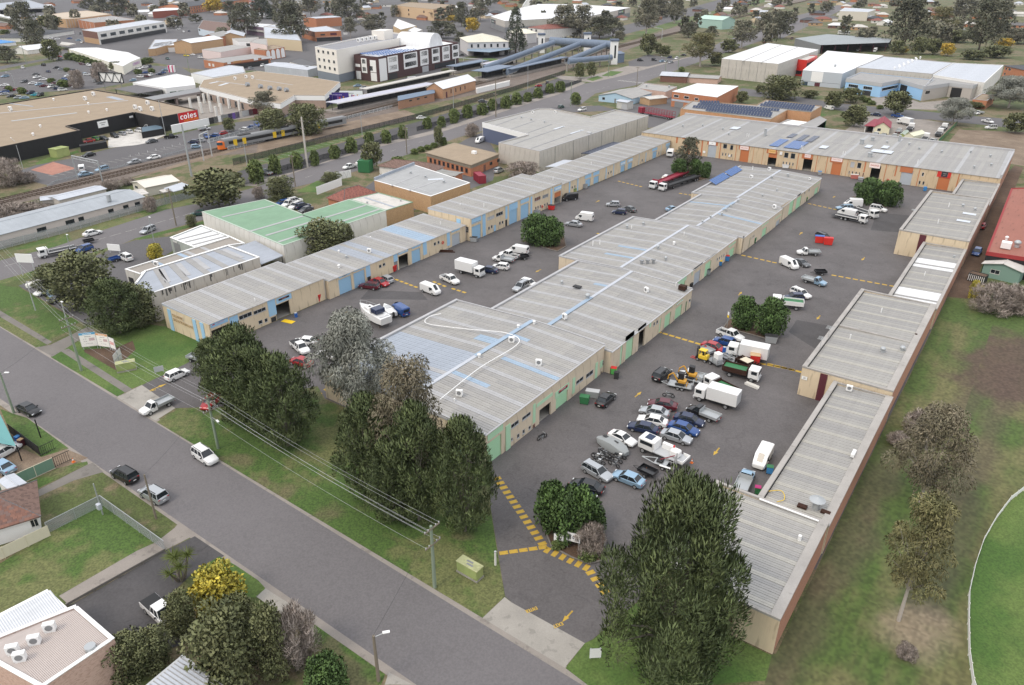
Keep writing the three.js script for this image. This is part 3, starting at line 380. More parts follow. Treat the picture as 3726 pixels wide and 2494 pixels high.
for (const [x,z,w] of [[-63.5,-275,2.4],[-51,-284,2],[-46,-286,2],[-47,-279,3.6],[-43.8,-279,3],[-100,-288,3]]) M('skylight',slab(X(x-w/2),X(x+w/2),yy(z)+.14,yy(z)+.2,Z(z+2.4),Z(z-2.4)),K.lite,b);
}
// ---------- ground ----------
tag(M('ground',sheet([[-3000,400],[3000,400],[3000,-4000],[-3000,-4000]],0),K.dry),'wide suburban ground of short dry grass under everything','ground',null,'structure');
const far2=(a,b,k)=>[a[0]+(b[0]-a[0])*k,a[1]+(b[1]-a[1])*k];
const N1=[-113,-48],N2=[-25.8,-45.3],S1=[-77,-35.5],S2=[-40.2,-35],S0=[-104.2,-36.7];
const nW=far2(N2,N1,2.4),nE=far2(N1,N2,2),sW=far2(S2,S1,4.2),sE=far2(S1,S2,3);
ground('road',[nW,nE,sE,sW],.008,K.road,'wide grey asphalt street across the foreground');
{// concrete kerb and gutter both sides
const g=[ribbon([nW,nE],.9,.012),ribbon([sW,sE],.9,.012)];tag(M('gutter',g,K.pave),'concrete gutter strip along both street edges','gutter',null,'structure');
}
ground('driveway_apron',[[-112.9,-47.9],[-113.3,-52.4],[-102.1,-51.4],[-101.3,-47.5]],.016,K.conc,'concrete driveway apron at the western entry');
ground('driveway_apron',[[-36.5,-45.8],[-36.3,-49.6],[-35.2,-49.4],[-25.8,-49.3],[-25.9,-45.5]],.016,K.conc,'concrete driveway apron at the main entry by big casuarina');
const yard=ground('yard_pavement',[[-113.2,-52.4],[-113.5,-56.7],[-114,-61.6],[-115.2,-70],[-115.2,-264],[-9.3,-264],[-9.3,-74],[-22.9,-74],[-23.5,-60],[-25.4,-50.2],[-25.8,-49.3],[-35.2,-49.4],[-36.3,-49.7],[-46.9,-61.1],[-51.5,-67.2],[-85,-67.2],[-89.1,-69.2],[-96.2,-56.2],[-102.1,-51.4]],.012,K.asphalt,'dark worn asphalt of the industrial estate yards');
ground('asphalt_patch',[[-32.8,-209.4],[-35,-227.1],[-26.2,-229.5],[-26.3,-211.8]],.017,K.patch,'darker asphalt patch by the tall end block');
ground('asphalt_patch',[[-31.4,-135.4],[-31.8,-141.8],[-25.2,-142.8],[-24.6,-130.7]],.017,K.patch,'darker asphalt patch beside the ball-vent block');
ground('asphalt_patch',[[-109.6,-99.1],[-111.7,-103.5],[-101.6,-109.2],[-97.7,-106.9]],.017,K.patch,'long darker asphalt patch between boat and white van');
// verges
ground('verge',[[-100.8,-47.4],[-101.5,-51.8],[-96.1,-56.1],[-88.9,-69.1],[-85,-67],[-51.5,-67],[-46.9,-61],[-36.4,-49.7],[-36.5,-45.8]],.02,K.grass,'green verge with trees between the street and centre block');
ground('verge',[[-25.8,-45.5],[-25.8,-49.3],[-25.3,-50.2],[-23.6,-59],[-9.5,-59],[-9,-55.7],[-21.7,-44.9]],.02,K.lush,'green lawn under the big casuarina by end unit');
ground('verge',[[-136,-48.5],[-137.1,-51.8],[-113.6,-50.9],[-113,-48]],.02,K.lush,'narrow green verge beside the western entry');
ground('lawn',[[-137.2,-51.9],[-137.9,-54.3],[-136.8,-65.2],[-130.7,-67.7],[-115.6,-67.8],[-114,-61.6],[-113.5,-56.7],[-113.3,-52.4],[-113.5,-50.8]],.021,K.lush,'bright lawn around the estate sign and row D');
ground('footpath',[[-137,-50.7],[-136.6,-52],[-113.2,-50.7],[-113.2,-49.4]],.027,K.flint,'narrow concrete footpath along the western verge');
ground('mulch_bed',[[-133.9,-53.5],[-129.8,-57.4],[-130.1,-60.6],[-126.2,-58.9],[-123.7,-55],[-121.6,-52.6],[-133,-53]],.026,K.mulch,'dark mulch bed behind the estate sign');
ground('driveway',[[-141.8,-48.8],[-140.9,-50.9],[-142.9,-59],[-140.6,-58.9],[-137.1,-51.9],[-135.8,-48.7]],.022,K.flint,'grey driveway west of the estate sign');
ground('lawn',[[-179.4,-58.7],[-174.2,-60.5],[-143.8,-59],[-141.6,-51.5],[-164.7,-52.4],[-191.7,-57]],.021,K.grass,'green lawn left of the driveway under power lines');
ground('verge',[[-161.8,-51.2],[-141.5,-50.5],[-141.9,-48.8],[-156.9,-49.1],[-173.8,-50],[-176.9,-51.2]],.021,K.grass,'narrow grass strip at the left street edge');
ground('footpath',[[-164.9,-52.5],[-141.8,-51.6],[-141.4,-50.5],[-161.7,-51.1],[-176.9,-51.2],[-180.2,-52.5]],.023,K.flint,'grey footpath through the left verge');
ground('car_park',[[-181.1,-83.2],[-175.8,-60.9],[-143.7,-59.1],[-136.8,-65.2],[-142.7,-68.7],[-163.7,-78.6],[-166.9,-90.4],[-175,-105],[-183.4,-92.5],[-183.3,-87.5]],.014,K.road2,'small asphalt car park behind the corner trees');
// south side of the street
ground('front_lawn',[[-88.4,-25.3],[-89.1,-32.4],[-75.8,-32.9],[-76.4,-29.8],[-77,-20.9],[-79.3,-15.9],[-80.6,-10.4],[-93.5,-15.1],[-87.7,-19.5]],.016,K.grass,'patchy front lawn inside the wire fence');
ground('front_lawn',[[-97.5,-26.6],[-96.8,-32.5],[-95.2,-35.8],[-76.9,-35.5],[-75.7,-33],[-89.5,-32.8],[-89.7,-25.8]],.016,K.dry,'dry grass strip outside the wire fence');
ground('driveway',[[-98.3,-26.9],[-98.6,-35.4],[-98.4,-36.2],[-95.1,-35.9],[-96.5,-32.6],[-96.9,-27]],.02,K.flint,'concrete driveway beside the tiled house');
ground('front_lawn',[[-101.5,-25.3],[-101.2,-32.6],[-99.4,-35.9],[-98.6,-35.6],[-98.8,-27.3],[-99.1,-24.3]],.018,K.grass,'grass strip along the green panel fence');
ground('dirt_yard',[[-115.7,-25.2],[-112.7,-31.7],[-106.3,-32.6],[-105,-35.7],[-100.1,-36.4],[-100.4,-34.7],[-101.7,-25.4],[-102.3,-20.1]],.014,K.dirt,'dusty yard behind the green panel fence');
ground('verge',[[-124.5,-35.2],[-121.4,-35.7],[-118.3,-36.4],[-104.7,-36],[-105.8,-32.6],[-118.3,-33.6]],.02,K.grass,'grass verge behind the black fence at street edge');
ground('driveway',[[-76.9,-20.9],[-76.6,-29.9],[-76.1,-32.2],[-76.7,-35.4],[-73.4,-35.5],[-73.9,-32.1],[-74.6,-20.9]],.021,K.pave,'cracked concrete drive along the low wall');
ground('driveway',[[-74.5,-20.8],[-73.8,-32],[-73.2,-35.5],[-67.3,-35.5],[-68,-32.3],[-66.9,-28],[-59.1,-26.2],[-63.5,-17.8]],.018,K.patch,'dark asphalt drive beside the white roofed factory');
ground('verge',[[-68,-32.1],[-67.7,-35.1],[-65,-35.3],[-60.7,-35.3],[-59.1,-35],[-58.8,-33.5],[-59.8,-32.8]],.02,K.lush,'green verge behind the yellow flowering bush');
ground('verge',[[-50.7,-34.7],[-40,-34.5],[-39.5,-33.4],[-45.7,-28.9],[-49.4,-30.1]],.02,K.grass,'shaded verge by the street light pole');
ground('driveway_apron',[[-59,-33.6],[-59,-35],[-53.1,-35.1],[-54.4,-33.6]],.02,K.conc,'short concrete crossover behind the grey bush');
ground('driveway_apron',[[-39.9,-34.9],[-37,-35.2],[-39.2,-33.6]],.02,K.conc,'concrete crossover at the bottom street edge');
// east: rough paddock, oval
ground('field',[[-9.2,-59.5],[-9.2,-196],[-6.1,-207.7],[3.1,-191.3],[14.7,-175.5],[23.5,-75.4],[-8.4,-53.9],[-10,-58.6]],.012,mat([1,1,1],.95,{map:T.field}),'rough grass paddock between brick wall and oval');
const oval=[[9.2,-105],[7.9,-101.3],[6.8,-96],[6,-90.5],[5.7,-85],[5.7,-79.7],[6.2,-75.1],[6.8,-70.6],[7.6,-66.9],[9,-63.1],[23.4,-73.3],[29,-120.3]];
ground('oval',oval,.018,K.lush,'smooth mown grass of the fenced oval');
ground('lane',[[-10.5,-202.7],[-9.9,-291.2],[-8.3,-314],[-5.5,-312],[-5.6,-207.1],[-5.7,-173.1],[-9.5,-171.8]],.015,K.mulch,'dirt lane between brick wall and red roof shed');
// islands in the yards
function island(label,pts,m=K.mulch){const c=pts.reduce((a,p)=>[a[0]+p[0]/pts.length,a[1]+p[1]/pts.length],[0,0]),g=G('garden_island',c[0],c[1],0,label,'garden bed');const q=pts.map(([x,z])=>[x-c[0],z-c[1]]);M('soil',prism(q,.02,.14),m,g);M('kerb',q.map((p,i)=>{const n=q[(i+1) % q.length];return bar(V3(p[0],.12,p[1]),V3(n[0],.12,n[1]),.13,5);}),K.flint,g);return g;}
island('kerbed garden island with the letter sign at main entry',[[-39.6,-62.9],[-38.1,-60.9],[-36.4,-59.4],[-33.5,-59.2],[-31.2,-59.5],[-30.3,-60.7],[-31.7,-64.3],[-34.7,-67.9]]);
island('earth island under twin round bushes beside ute and skip',[[-42.2,-129.7],[-42.7,-134],[-40.2,-138.9],[-32.7,-134.5],[-31.9,-129.3],[-34.2,-129.9],[-38.2,-130]]);
island('earth island under the round bush in the western yard',[[-102.7,-148.4],[-103.9,-155.5],[-95.9,-158],[-91.5,-151.8],[-91.3,-147.5],[-95.7,-147.8]]);
island('earth island under the four bushes near car carriers',[[-101.5,-236.7],[-98.8,-242.3],[-89.5,-238],[-88.2,-234.5],[-89.4,-229.5],[-96.3,-233.1]]);
island('earth island under the heart-shaped pair of bushes',[[-44.7,-239.4],[-35.8,-244.3],[-32.7,-240.8],[-33.8,-233.2],[-39.8,-234.3]]);
// painted dashes and arrows on the yard surface
const dashG=(L,w)=>sheet([[-L/2,-w/2],[L/2,-w/2],[L/2,w/2],[-L/2,w/2]],.019),dash=uvm(dashG(1.05,.62));
function dashes(x0,z0,x1,z1,n,turn=0){const a=Math.atan2(-(z1-z0),x1-x0);for (let i=0;i<n;i++){const t=n>1?i/(n-1):0,m=sharedMesh('painted_dash',dash,K.yellow,yard);m.position.set(x0+(x1-x0)*t,0,z0+(z1-z0)*t);m.rotation.y=a+turn;m.castShadow=false;}}
dashes(-49.7,-66.4,-37.6,-59.2,14,HALF);dashes(-40.5,-55.2,-37.2,-58.7,5);
dashes(-36.5,-58.6,-31.2,-58.8,6,HALF);dashes(-30.4,-58.4,-27.6,-56.8,4,HALF);
dashes(-51.6,-121,-43.6,-120.7,7);dashes(-30,-120.5,-25.2,-120.8,5);dashes(-31.1,-119.9,-26.4,-120.8,5);
dashes(-53.3,-171.2,-47.1,-170.9,5);dashes(-45.7,-170.8,-43.9,-170.9,2);dashes(-32.1,-170.5,-20.1,-171.4,9);
dashes(-52.9,-224.7,-45.4,-223.3,6);dashes(-110.4,-214.9,-101.9,-213.2,6);dashes(-88.3,-213.1,-85.2,-213.2,3);
dashes(-112.2,-111.5,-104.5,-110.7,6);dashes(-103,-115.2,-99.8,-114.7,3);dashes(-97.1,-114.6,-94.1,-114.5,3);dashes(-89.9,-165.2,-88.2,-165,2);dashes(-87.1,-67.8,-86.9,-69.2,2,HALF);
const arrowShape=uvm(sheet([[-.14,1.5],[.14,1.5],[.14,-.1],[.42,-.1],[0,-1.5],[-.42,-.1],[-.14,-.1]],.02));
function arrow(x,z,x2,z2){const m=sharedMesh('painted_arrow',arrowShape,K.yellow,yard),L=Math.hypot(x2-x,z2-z);m.position.set((x+x2)/2,0,(z+z2)/2);m.rotation.y=Math.atan2(-(x2-x),-(z2-z));m.scale.setScalar(Math.min(1.6,L/3));m.castShadow=false;}
arrow(-32.7,-50.3,-33.2,-52);arrow(-29.1,-52.3,-29.2,-50.3);arrow(-44.3,-96.7,-44.2,-98.9);arrow(-27.7,-91,-27.7,-88.7);arrow(-45.6,-147,-45.7,-149.3);arrow(-28.6,-146.6,-28.6,-144.2);arrow(-47,-194.7,-47,-197.4);arrow(-29.2,-186.8,-29.3,-184.2);arrow(-49.1,-235.1,-49,-237.5);arrow(-29.7,-223.9,-29.7,-221.5);arrow(-104.8,-189.8,-104.8,-192.3);arrow(-88.1,-135.3,-88.1,-133);arrow(-107.2,-91.2,-107.1,-93.2);arrow(-110.5,-52.4,-110.3,-55.1);
for (const [w,t,x,z,r] of [[3,'EXIT',-29.3,-49.7,-2.1],[2.6,'ENTER',-32.8,-49.8,-2.1],[2.4,'EXIT',-110.2,-52.5,1.1]]){// stencilled words
const c=document.createElement('canvas');c.width=128;c.height=48;const q=c.getContext('2d');q.fillStyle='#ffffff';q.font='bold 44px sans-serif';q.textAlign='center';q.textBaseline='middle';q.fillText(t,64,26,124);
const tx=new THREE.CanvasTexture(c),m=new THREE.MeshStandardMaterial({color:K.yellow.color.clone(),roughness:.9,alphaMap:tx,transparent:true,side:THREE.DoubleSide});
const p=new THREE.Mesh(new THREE.PlaneGeometry(w*.55,.7).rotateX(-HALF),m);p.position.set(x,.021,z);p.rotation.y=r;p.name='painted_word';yard.add(p);
}
// ---------- buildings round the estate ----------
const edges=(pts)=>pts.map((p,i)=>{const n=pts[(i+1) % pts.length],dx=n[0]-p[0],dz=n[1]-p[1];return{x:p[0],z:p[1],len:Math.hypot(dx,dz),ry:Math.atan2(-dz,dx)};});
// walled building on any outline (points run anticlockwise seen from above: along the near side from left to right, then back)
function poly(name,label,P,h,o={}){
const c=P.reduce((a,p)=>[a[0]+p[0]/P.length,a[1]+p[1]/P.length],[0,0]),b=G(name,c[0],c[1],0,label,o.cat||'building',o.group),q=P.map(([x,z])=>[x-c[0],z-c[1]]);
const E=edges(q),t=.25,par=o.par??.35;b.userData.E=undefined;
const skip=o.open||[];
const wallGeo=(y0,y1,th=t,out=0)=>E.map((e,i)=>(skip.includes(i)?null:put(slab(.001,e.len-th-.001,y0,y1,-th,out),e.x,e.z,e.ry))).filter(Boolean);
if (!o.open){if (o.base){M('base_wall',wallGeo(0,o.base[1]),o.base[0],b);M('wall',wallGeo(o.base[1]+.002,h),o.wall||K.white,b);}else M('wall',wallGeo(0,h),o.wall||K.white,b);}else if (skip.length<P.length) M('wall',wallGeo(0,h),o.wall||K.white,b);
const inner=q.map((p,i)=>{const e0=E[(i+q.length-1) % q.length],e1=E[i],n0=[Math.sin(e0.ry),Math.cos(e0.ry)],n1=[Math.sin(e1.ry),Math.cos(e1.ry)];const k=o.over?-o.over:t+.005,d=1+n0[0]*n1[0]+n0[1]*n1[1];return [p[0]-((n0[0]+n1[0])/Math.max(.3,d))*k,p[1]-((n0[1]+n1[1])/Math.max(.3,d))*k];});
const ry=o.over?h+.003:h-par;
M('roof',prism(inner,ry,ry+.16),o.roof||K.slate,b);
if (!o.over) M('parapet_cap',E.map((e)=>put(slab(-.02,e.len-.3,h+.002,h+.09,-.33,.06),e.x,e.z,e.ry)),o.cap||K.cap,b);
if (o.fascia) M('fascia',E.map((e)=>put(slab(-.1,e.len+.02,h-o.fascia[1],h+.2,.004,.14),e.x,e.z,e.ry)),o.fascia[0],b);
for (const [a,z,w,m] of o.strips||[]) M('skylight_strip',ribbon([[a[0]-c[0],a[1]-c[1]],[z[0]-c[0],z[1]-c[1]]],w,ry+.17,.05),m||K.light,b);
b.edge=(i)=>E[i];b.c=c;b.top=ry+.16;return b;
}
// proud windows, doors, panels and boards along edge i; s in metres from its start, negative s counts from its end
function onEdge(b,i,items){
const e=b.edge(i),add=(n,g,m,p)=>M(n,[].concat(g).map((k)=>put(k,e.x,e.z,e.ry)),m,p||b);
for (const [k,s0r,y0,s1r,y1,m,extra] of items){
const s0=s0r<0?e.len+s0r:s0r,s1=s1r<=0?e.len+s1r:s1r,w=s1-s0,cx=(s0+s1)/2,cy=(y0+y1)/2,hh=y1-y0;
if (k==='win'){const f=.09,g=add('window',[box(w,f,.12,cx,y1-f/2,.061),box(w,f,.18,cx,y0+f/2,.091),box(f,hh-2*f,.12,s0+f/2,cy,.061),box(f,hh-2*f,.12,s1-f/2,cy,.061)],m||K.snow);const n=extra||Math.max(1,Math.round(w/1.3));for (let q=0;q<n;q++){const pw=(w-2*f)/n;add('pane',box(pw-.06,hh-2*f,.03,s0+f+pw*(q+.5),cy,.02),K.glass,g);}}
else if (k==='row'){const [n,ww]=extra;for (let q=0;q<n;q++){const cc=s0+((q+.5)/n)*w;onEdge(b,i,[['win',cc-ww/2,y0,cc+ww/2,y1,m,1]]);}}
else if (k==='sign') board('sign',w,hh,m,b,...(()=>{const v=V3(cx,cy,.09).applyAxisAngle(V3(0,1,0),e.ry);return [v.x+e.x,v.y,v.z+e.z];})(),e.ry);
else if (k==='awning') add('awning',box(w,.14,hh,cx,y0,hh/2),m||K.grey);
else if (k==='cols'){const n=extra;for (let q=0;q<n;q++) add('column',box(.4,hh,.22,s0+(w*q)/(n-1),cy,.112),m);}
else add(k,box(w,hh,k==='opening'?.02:.09,cx,cy,k==='opening'?.012:.047),m||K.dark);
}
}
const unit=(b,x,z,o={})=>acUnit(b,x-b.c[0],b.top,z-b.c[1],o.ry||0,o.k||1);
const vnt=(b,x,z,k=1,m)=>vent(b,x-b.c[0],b.top,z-b.c[1],m||K.galv,k);
// rectangular house with pitched roof: P0 -> P1 near side, P2 far right corner
function house(name,label,P0,P1,P2,h,rise,o={}){
const dx=P1[0]-P0[0],dz=P1[1]-P0[1],W=Math.hypot(dx,dz),ry=Math.atan2(-dz,dx),nx=-dz/W*-1,n=[dz/W,-dx/W],D=Math.abs((P2[0]-P1[0])*n[0]+(P2[1]-P1[1])*n[1]);
const b=G(name,P0[0],P0[1],ry,label,o.cat||'house',o.group),t=.22,wall=o.wall||K.white,ov=o.over??.45,along=o.ridge||(W>=D?'x':'z');
const gx=along==='z'&&!o.hip,gz=along==='x'&&!o.hip;
face(b,[0,0],0,W,h,wall,o.F||[],gx?{apex:h+rise-.03}:{});face(b,[W,-t],HALF,D-2*t,h,wall,o.R||[],gz?{apex:h+rise-.06}:{});face(b,[W,-D],Math.PI,W,h,wall,[],gx?{apex:h+rise-.03}:{});face(b,[0,-D+t],-HALF,D-2*t,h,wall,o.L||[],gz?{apex:h+rise-.06}:{});
const A=(x,y,z)=>V3(x,y,z),y0=h-(rise/((along==='x'?D:W)/2))*ov,y1=h+rise,r=o.hip?Math.min(W,D)/2+ov:0,out=[];
const quad=(a,c,d,e)=>{const g=new THREE.BufferGeometry(),th=.12,up=[a,c,d,e],v=[];for (const p of up) v.push(p.x,p.y+th,p.z);for (const p of up) v.push(p.x,p.y,p.z);const f=e.distanceTo(d)<.01;g.setAttribute('position',new THREE.Float32BufferAttribute(v,3));g.setIndex([0,1,2,...(f?[]:[0,2,3]),6,5,4,7,6,4,0,4,1,1,4,5,1,5,2,2,5,6,3,2,7,2,6,7,0,3,4,3,7,4]);const q=g.toNonIndexed();q.computeVertexNormals();return q;};
let R1,R2;
if (along==='x'){R1=A(-ov+r,y1,-D/2);R2=A(W+ov-r,y1,-D/2);out.push(quad(A(-ov,y0,ov),A(W+ov,y0,ov),R2,R1),quad(A(W+ov,y0,-D-ov),A(-ov,y0,-D-ov),R1,R2));if (o.hip) out.push(quad(A(W+ov,y0,ov),A(W+ov,y0,-D-ov),R2,R2.clone()),quad(A(-ov,y0,-D-ov),A(-ov,y0,ov),R1,R1.clone()));}
else{R1=A(W/2,y1,ov-r);R2=A(W/2,y1,-D-ov+r);out.push(quad(A(W+ov,y0,ov),A(W+ov,y0,-D-ov),R2,R1),quad(A(-ov,y0,-D-ov),A(-ov,y0,ov),R1,R2));if (o.hip) out.push(quad(A(-ov,y0,ov),A(W+ov,y0,ov),R1,R1.clone()),quad(A(W+ov,y0,-D-ov),A(-ov,y0,-D-ov),R2,R2.clone()));}
const roof=M('roof',out,o.roof||K.slate,b),cap=[bar(R1.clone().setY(y1+.12),R2.clone().setY(y1+.12),.1,6)];
if (o.hip){const c4=along==='x'?[[-ov,ov,R1],[-ov,-D-ov,R1],[W+ov,ov,R2],[W+ov,-D-ov,R2]]:[[-ov,ov,R1],[W+ov,ov,R1],[-ov,-D-ov,R2],[W+ov,-D-ov,R2]];for (const [x,z,q] of c4) cap.push(bar(A(x,y0+.12,z),q.clone().setY(y1+.12),.09,5));}
M('ridge_cap',cap,o.cap||o.roof||K.cap,roof);b.W=W;b.D=D;b.h=h;return b;
}
const T2={};
T2.tile=tex(256,[2.4,2.4],(u,v)=>{const r=Math.floor(v*8),x=u*10+(r % 2)*.5,f=x-Math.floor(x),g=v*8-r,h=LAT[(Math.floor(x) % 10)*53+r*17],k=.65+.6*h-(g<.14?.4:0)-(f<.1?.2:0);return [k,k,k];});
K.tiler=mat([.27,.1,.075],.85,{map:T2.tile});K.tileb=mat([.2,.125,.1],.85,{map:T2.tile});K.tileg=mat([.15,.145,.145],.85,{map:T2.tile});K.tiled=mat([.075,.08,.09],.8,{map:T2.tile});
// west of row D
{
let b=poly('warehouse','long stained white warehouse with pale blue striped roof behind row D front',[[-140.4,-68.1],[-134,-67.9],[-133.4,-93],[-145.5,-93.8],[-146.1,-74]],6,{wall:K.stone,roof:K.alloy,cap:K.snow,par:.3,strips:[.09,.26,.45,.63,.8].map((k)=>{const a=[-146.1,-74],z=[-145.5,-93.8],c=[-134,-67.9],d=[-133.4,-93];return [far2(a,z,k+.03),far2(c,d,k+.06),1.3,K.slate2];}).concat([.17,.36,.55,.9].map((k)=>{const a=[-146.1,-74],z=[-145.5,-93.8],c=[-134,-67.9],d=[-133.4,-93];return [far2(far2(a,z,k),far2(c,d,k),.1),far2(far2(a,z,k),far2(c,d,k),.75),1.1,K.light];}))});
onEdge(b,0,[['win',1.2,3.2,4.4,5,K.grey],['win',1.2,.6,4.4,2.2,K.grey]]);
{const st=[],r=RNG(5),e=b.edge(1);for (let k=0;k<46;k++){const s=2+r()*(e.len-4);if (Math.sin(s*1.1)+Math.sin(s*.43)<-.2) continue;const hh=.3+r()*1.5;st.push(put(slab(s,s+.1+r()*.25,5.9-hh,5.95,.002,.006),e.x,e.z,e.ry));}M('dark_stain',st,mat([.1,.095,.09],.95),b);M('panel_joint',[.2,.36,.52,.68,.84].map((k)=>put(slab(e.len*k,e.len*k+.05,0,5.85,.001,.004),e.x,e.z,e.ry)),K.grey,b);}
b=poly('workshop','low tan roofed annex with white rim beside the stained warehouse',[[-155.7,-74.7],[-150,-75],[-151.1,-76.5],[-150.6,-97],[-148.7,-100.3],[-155.6,-101.3]],4,{wall:K.white,roof:mat([.33,.3,.265],.8,{map:T.metal}),cap:K.snow,strips:[[[-155.4,-81.2],[-151.2,-81],1,K.ice],[[-155.4,-87.3],[-151,-87],1,K.ice],[[-155.3,-89.1],[-151,-88.8],1,K.light],[[-154.9,-92.9],[-150.5,-92.5],1,K.light]]});
onEdge(b,0,[['opening',.6,0,2.4,2.4,K.dark]]);unit(b,-152.5,-80.1,{ry:.5});
b=poly('shed','grey green shed with wide white and grey striped roof by the street',[[-166.8,-92.4],[-156.1,-91.7],[-155.6,-101.3],[-169,-102.5]],4,{wall:mat([.42,.46,.43],.8,{map:T.metal}),roof:K.frost,cap:K.snow,strips:[[[-164.2,-92.9],[-163.3,-101.4],.7,K.slate2],[[-161.3,-92.6],[-160,-101.1],.7,K.slate2],[[-158.1,-92.4],[-157.1,-101.2],.7,K.slate2]]});
onEdge(b,0,[['opening',1.2,0,4.2,3.2,K.grey],['sign',1.4,3.3,3.4,3.7,printed(2,.4,[['SMASH REPAIRS',.5,.6,'#444']],'#e8e8e4',{px:64})]]);
b=poly('carport','blue grey metal carport between warehouse and green roof',[[-148.5,-97],[-134.8,-94.2],[-135.3,-100.5],[-148.9,-103.3]],3.6,{open:[0,1,2,3],roof:K.alloy,over:.05});
{const e=[0,1,2,3].map((i)=>b.edge(i));for (const k of e) M('post',put(box(.15,3.6,.15,.2,1.8,-.2),k.x,k.z,k.ry),K.dark,b);M('back_wall',put(slab(.1,e[3].len-.1,0,3.5,-.2,-.05),e[3].x,e[3].z,e[3].ry),K.jet,b);}
b=poly('factory','large green metal roof factory with white walls and pale strips',[[-175.2,-107.1],[-137.1,-102.3],[-136.9,-135.6],[-152.5,-137.4],[-152.4,-121],[-171.2,-124]],5.2,{wall:K.white,roof:K.moss,cap:mat([.42,.5,.42],.7),par:.12,strips:[[[-151.7,-104],[-150.8,-119.8],.8],[[-146,-104.4],[-144.6,-135.8],.8],[[-139.9,-103.2],[-139.1,-135.4],.8],[[-166.9,-107.3],[-164.4,-121.7],.8]]});
M('valley_gutter',ribbon([[-151.5,-120.4],[-139.2,-118.9]].map(([x,z])=>[x-b.c[0],z-b.c[1]]),.25,b.top+.01,.05),K.dark,b);
b=poly('brick_unit','tan brick unit with cream white roof behind the green roof',[[-155,-139.8],[-139.3,-138],[-138.7,-148],[-153.2,-149.4]],4.2,{wall:K.sand,roof:K.chalk,cap:K.moss,par:.15,strips:[[[-153,-143.6],[-139.3,-141.6],.7,K.alloy]]});vnt(b,-148.2,-139.9,.7);vnt(b,-142.1,-146.7,.7);
b=poly('brick_shed','big tan brick shed with grey roof behind row D',[[-161.7,-156.3],[-136.7,-153.1],[-136.7,-170.7],[-165.1,-177.7]],5,{wall:K.sand,roof:K.coal&&mat([.38,.385,.385],.75,{map:T.metal}),cap:K.snow,par:.1,strips:[[[-165.1,-161.9],[-138.2,-155.4],.3,K.cap],[[-153.3,-154.7],[-155.2,-168.9],.7],[[-145.4,-153.8],[-146,-167.5],.7],[[-149.1,-166.1],[-145.9,-169.4],1.4,K.lite]]});vnt(b,-158.2,-168.5);vnt(b,-151.1,-167.3);vnt(b,-142.8,-166);
M('raised_parapet',put(slab(0,b.edge(3).len,5.1,5.9,-.3,.1),b.edge(3).x,b.edge(3).z,b.edge(3).ry),K.azure,b);
b=poly('brick_office','low brick office with deep tan fascia and flat tan roof',[[-176.3,-196.5],[-152.9,-191.6],[-154.8,-209.3],[-178.1,-213.8]],3.9,{wall:K.ember,roof:K.tan,over:.5,fascia:[mat([.3,.26,.2],.8,{map:T.metal}),1.1]});
onEdge(b,0,[['row',1,.9,-1,2.5,K.umber,[9,1.3]]]);onEdge(b,1,[['door',8,0,9.2,2.2,K.umber],['win',12,1.3,13.6,2.3,K.dark],['win',17,1.3,18.6,2.3,K.dark]]);M('rooftop_unit',rbox(1.6,1,1.2,.08,...(()=>{const p=[-161.5,-204.4];return [p[0]-b.c[0],b.top+.5,p[1]-b.c[1]];})()),K.snow,b);
house('house','small house with red tiled hip roof behind the white truss fence',[-165.6,-141.3],[-158.5,-140.8],[-158.3,-152.9],2.8,2.2,{hip:true,wall:K.ember,roof:K.tiler,cap:K.tileg});
house('house','little white house with brown tiled roof by the tan brick shed',[-180.1,-176.9],[-160.4,-181],[-165,-187.7],2.8,1.6,{hip:true,wall:K.white,roof:K.tileb,F:[['win',8,1,9.4,2.2]]});
house('shed','derelict brick shed with patchy metal sheets and rubbish on its roof',[-159,-180.4],[-151.5,-181.4],[-150.7,-186.3],2.6,.2,{wall:K.ember,roof:mat([.3,.3,.29],.85,{map:T.render})});
b=poly('white_warehouse','large white concrete warehouse with grey roofs and one blue wall',[[-157.2,-212.8],[-138,-209.7],[-137.6,-290],[-155.2,-294.2],[-155.9,-274.1],[-179.8,-280.7],[-183.7,-277.9],[-184,-238.5],[-156.5,-230]],7,{wall:K.stone,roof:K.slate3,cap:K.cap,par:.5,strips:[[[-168.1,-234.9],[-170.2,-254.6],.5,K.coal],[[-159.1,-233.8],[-160.9,-252.9],.5,K.coal],[[-152.2,-214.6],[-154.4,-251.5],.5,K.coal],[[-143.5,-212.9],[-145.1,-249.4],.5,K.coal],[[-177.2,-237.2],[-179.8,-256.4],.5,K.coal],[[-184.9,-260.7],[-138.9,-251],.3,K.cap],[[-153.3,-255.2],[-138.5,-256],.6,K.light],[[-153.5,-265.5],[-138.8,-265.6],.6,K.light],[[-153.1,-275.4],[-138.7,-276.4],.6,K.light],[[-152.9,-285.3],[-138.8,-286.7],.6,K.light],[[-154.9,-245.3],[-154.8,-252.2],1.2,K.lite],[[-145.4,-241.7],[-145.2,-250.2],1.2,K.lite]]});
onEdge(b,7,[['painted_panel',.4,0,-.4,5.2,mat([.1,.12,.19],.8)],['white_band',0,5.2,-.02,7.1,K.snow]]);onEdge(b,1,[.12,.27,.4,.52,.64,.76,.88].map((k)=>['panel_joint',b.edge(1).len*k,0,b.edge(1).len*k+.08,6.9,K.grey]));
unit(b,-180.2,-268.3);unit(b,-172.8,-274);for (const p of [[-177.9,-256.6],[-172,-254.9],[-164.8,-253.6]]) vnt(b,p[0],p[1]);M('rooftop_unit',rbox(1.8,.6,1.2,.08,...(()=>{const p=[-140,-245.9];return [p[0]-b.c[0],b.top+.3,p[1]-b.c[1]];})()),K.ash,b);
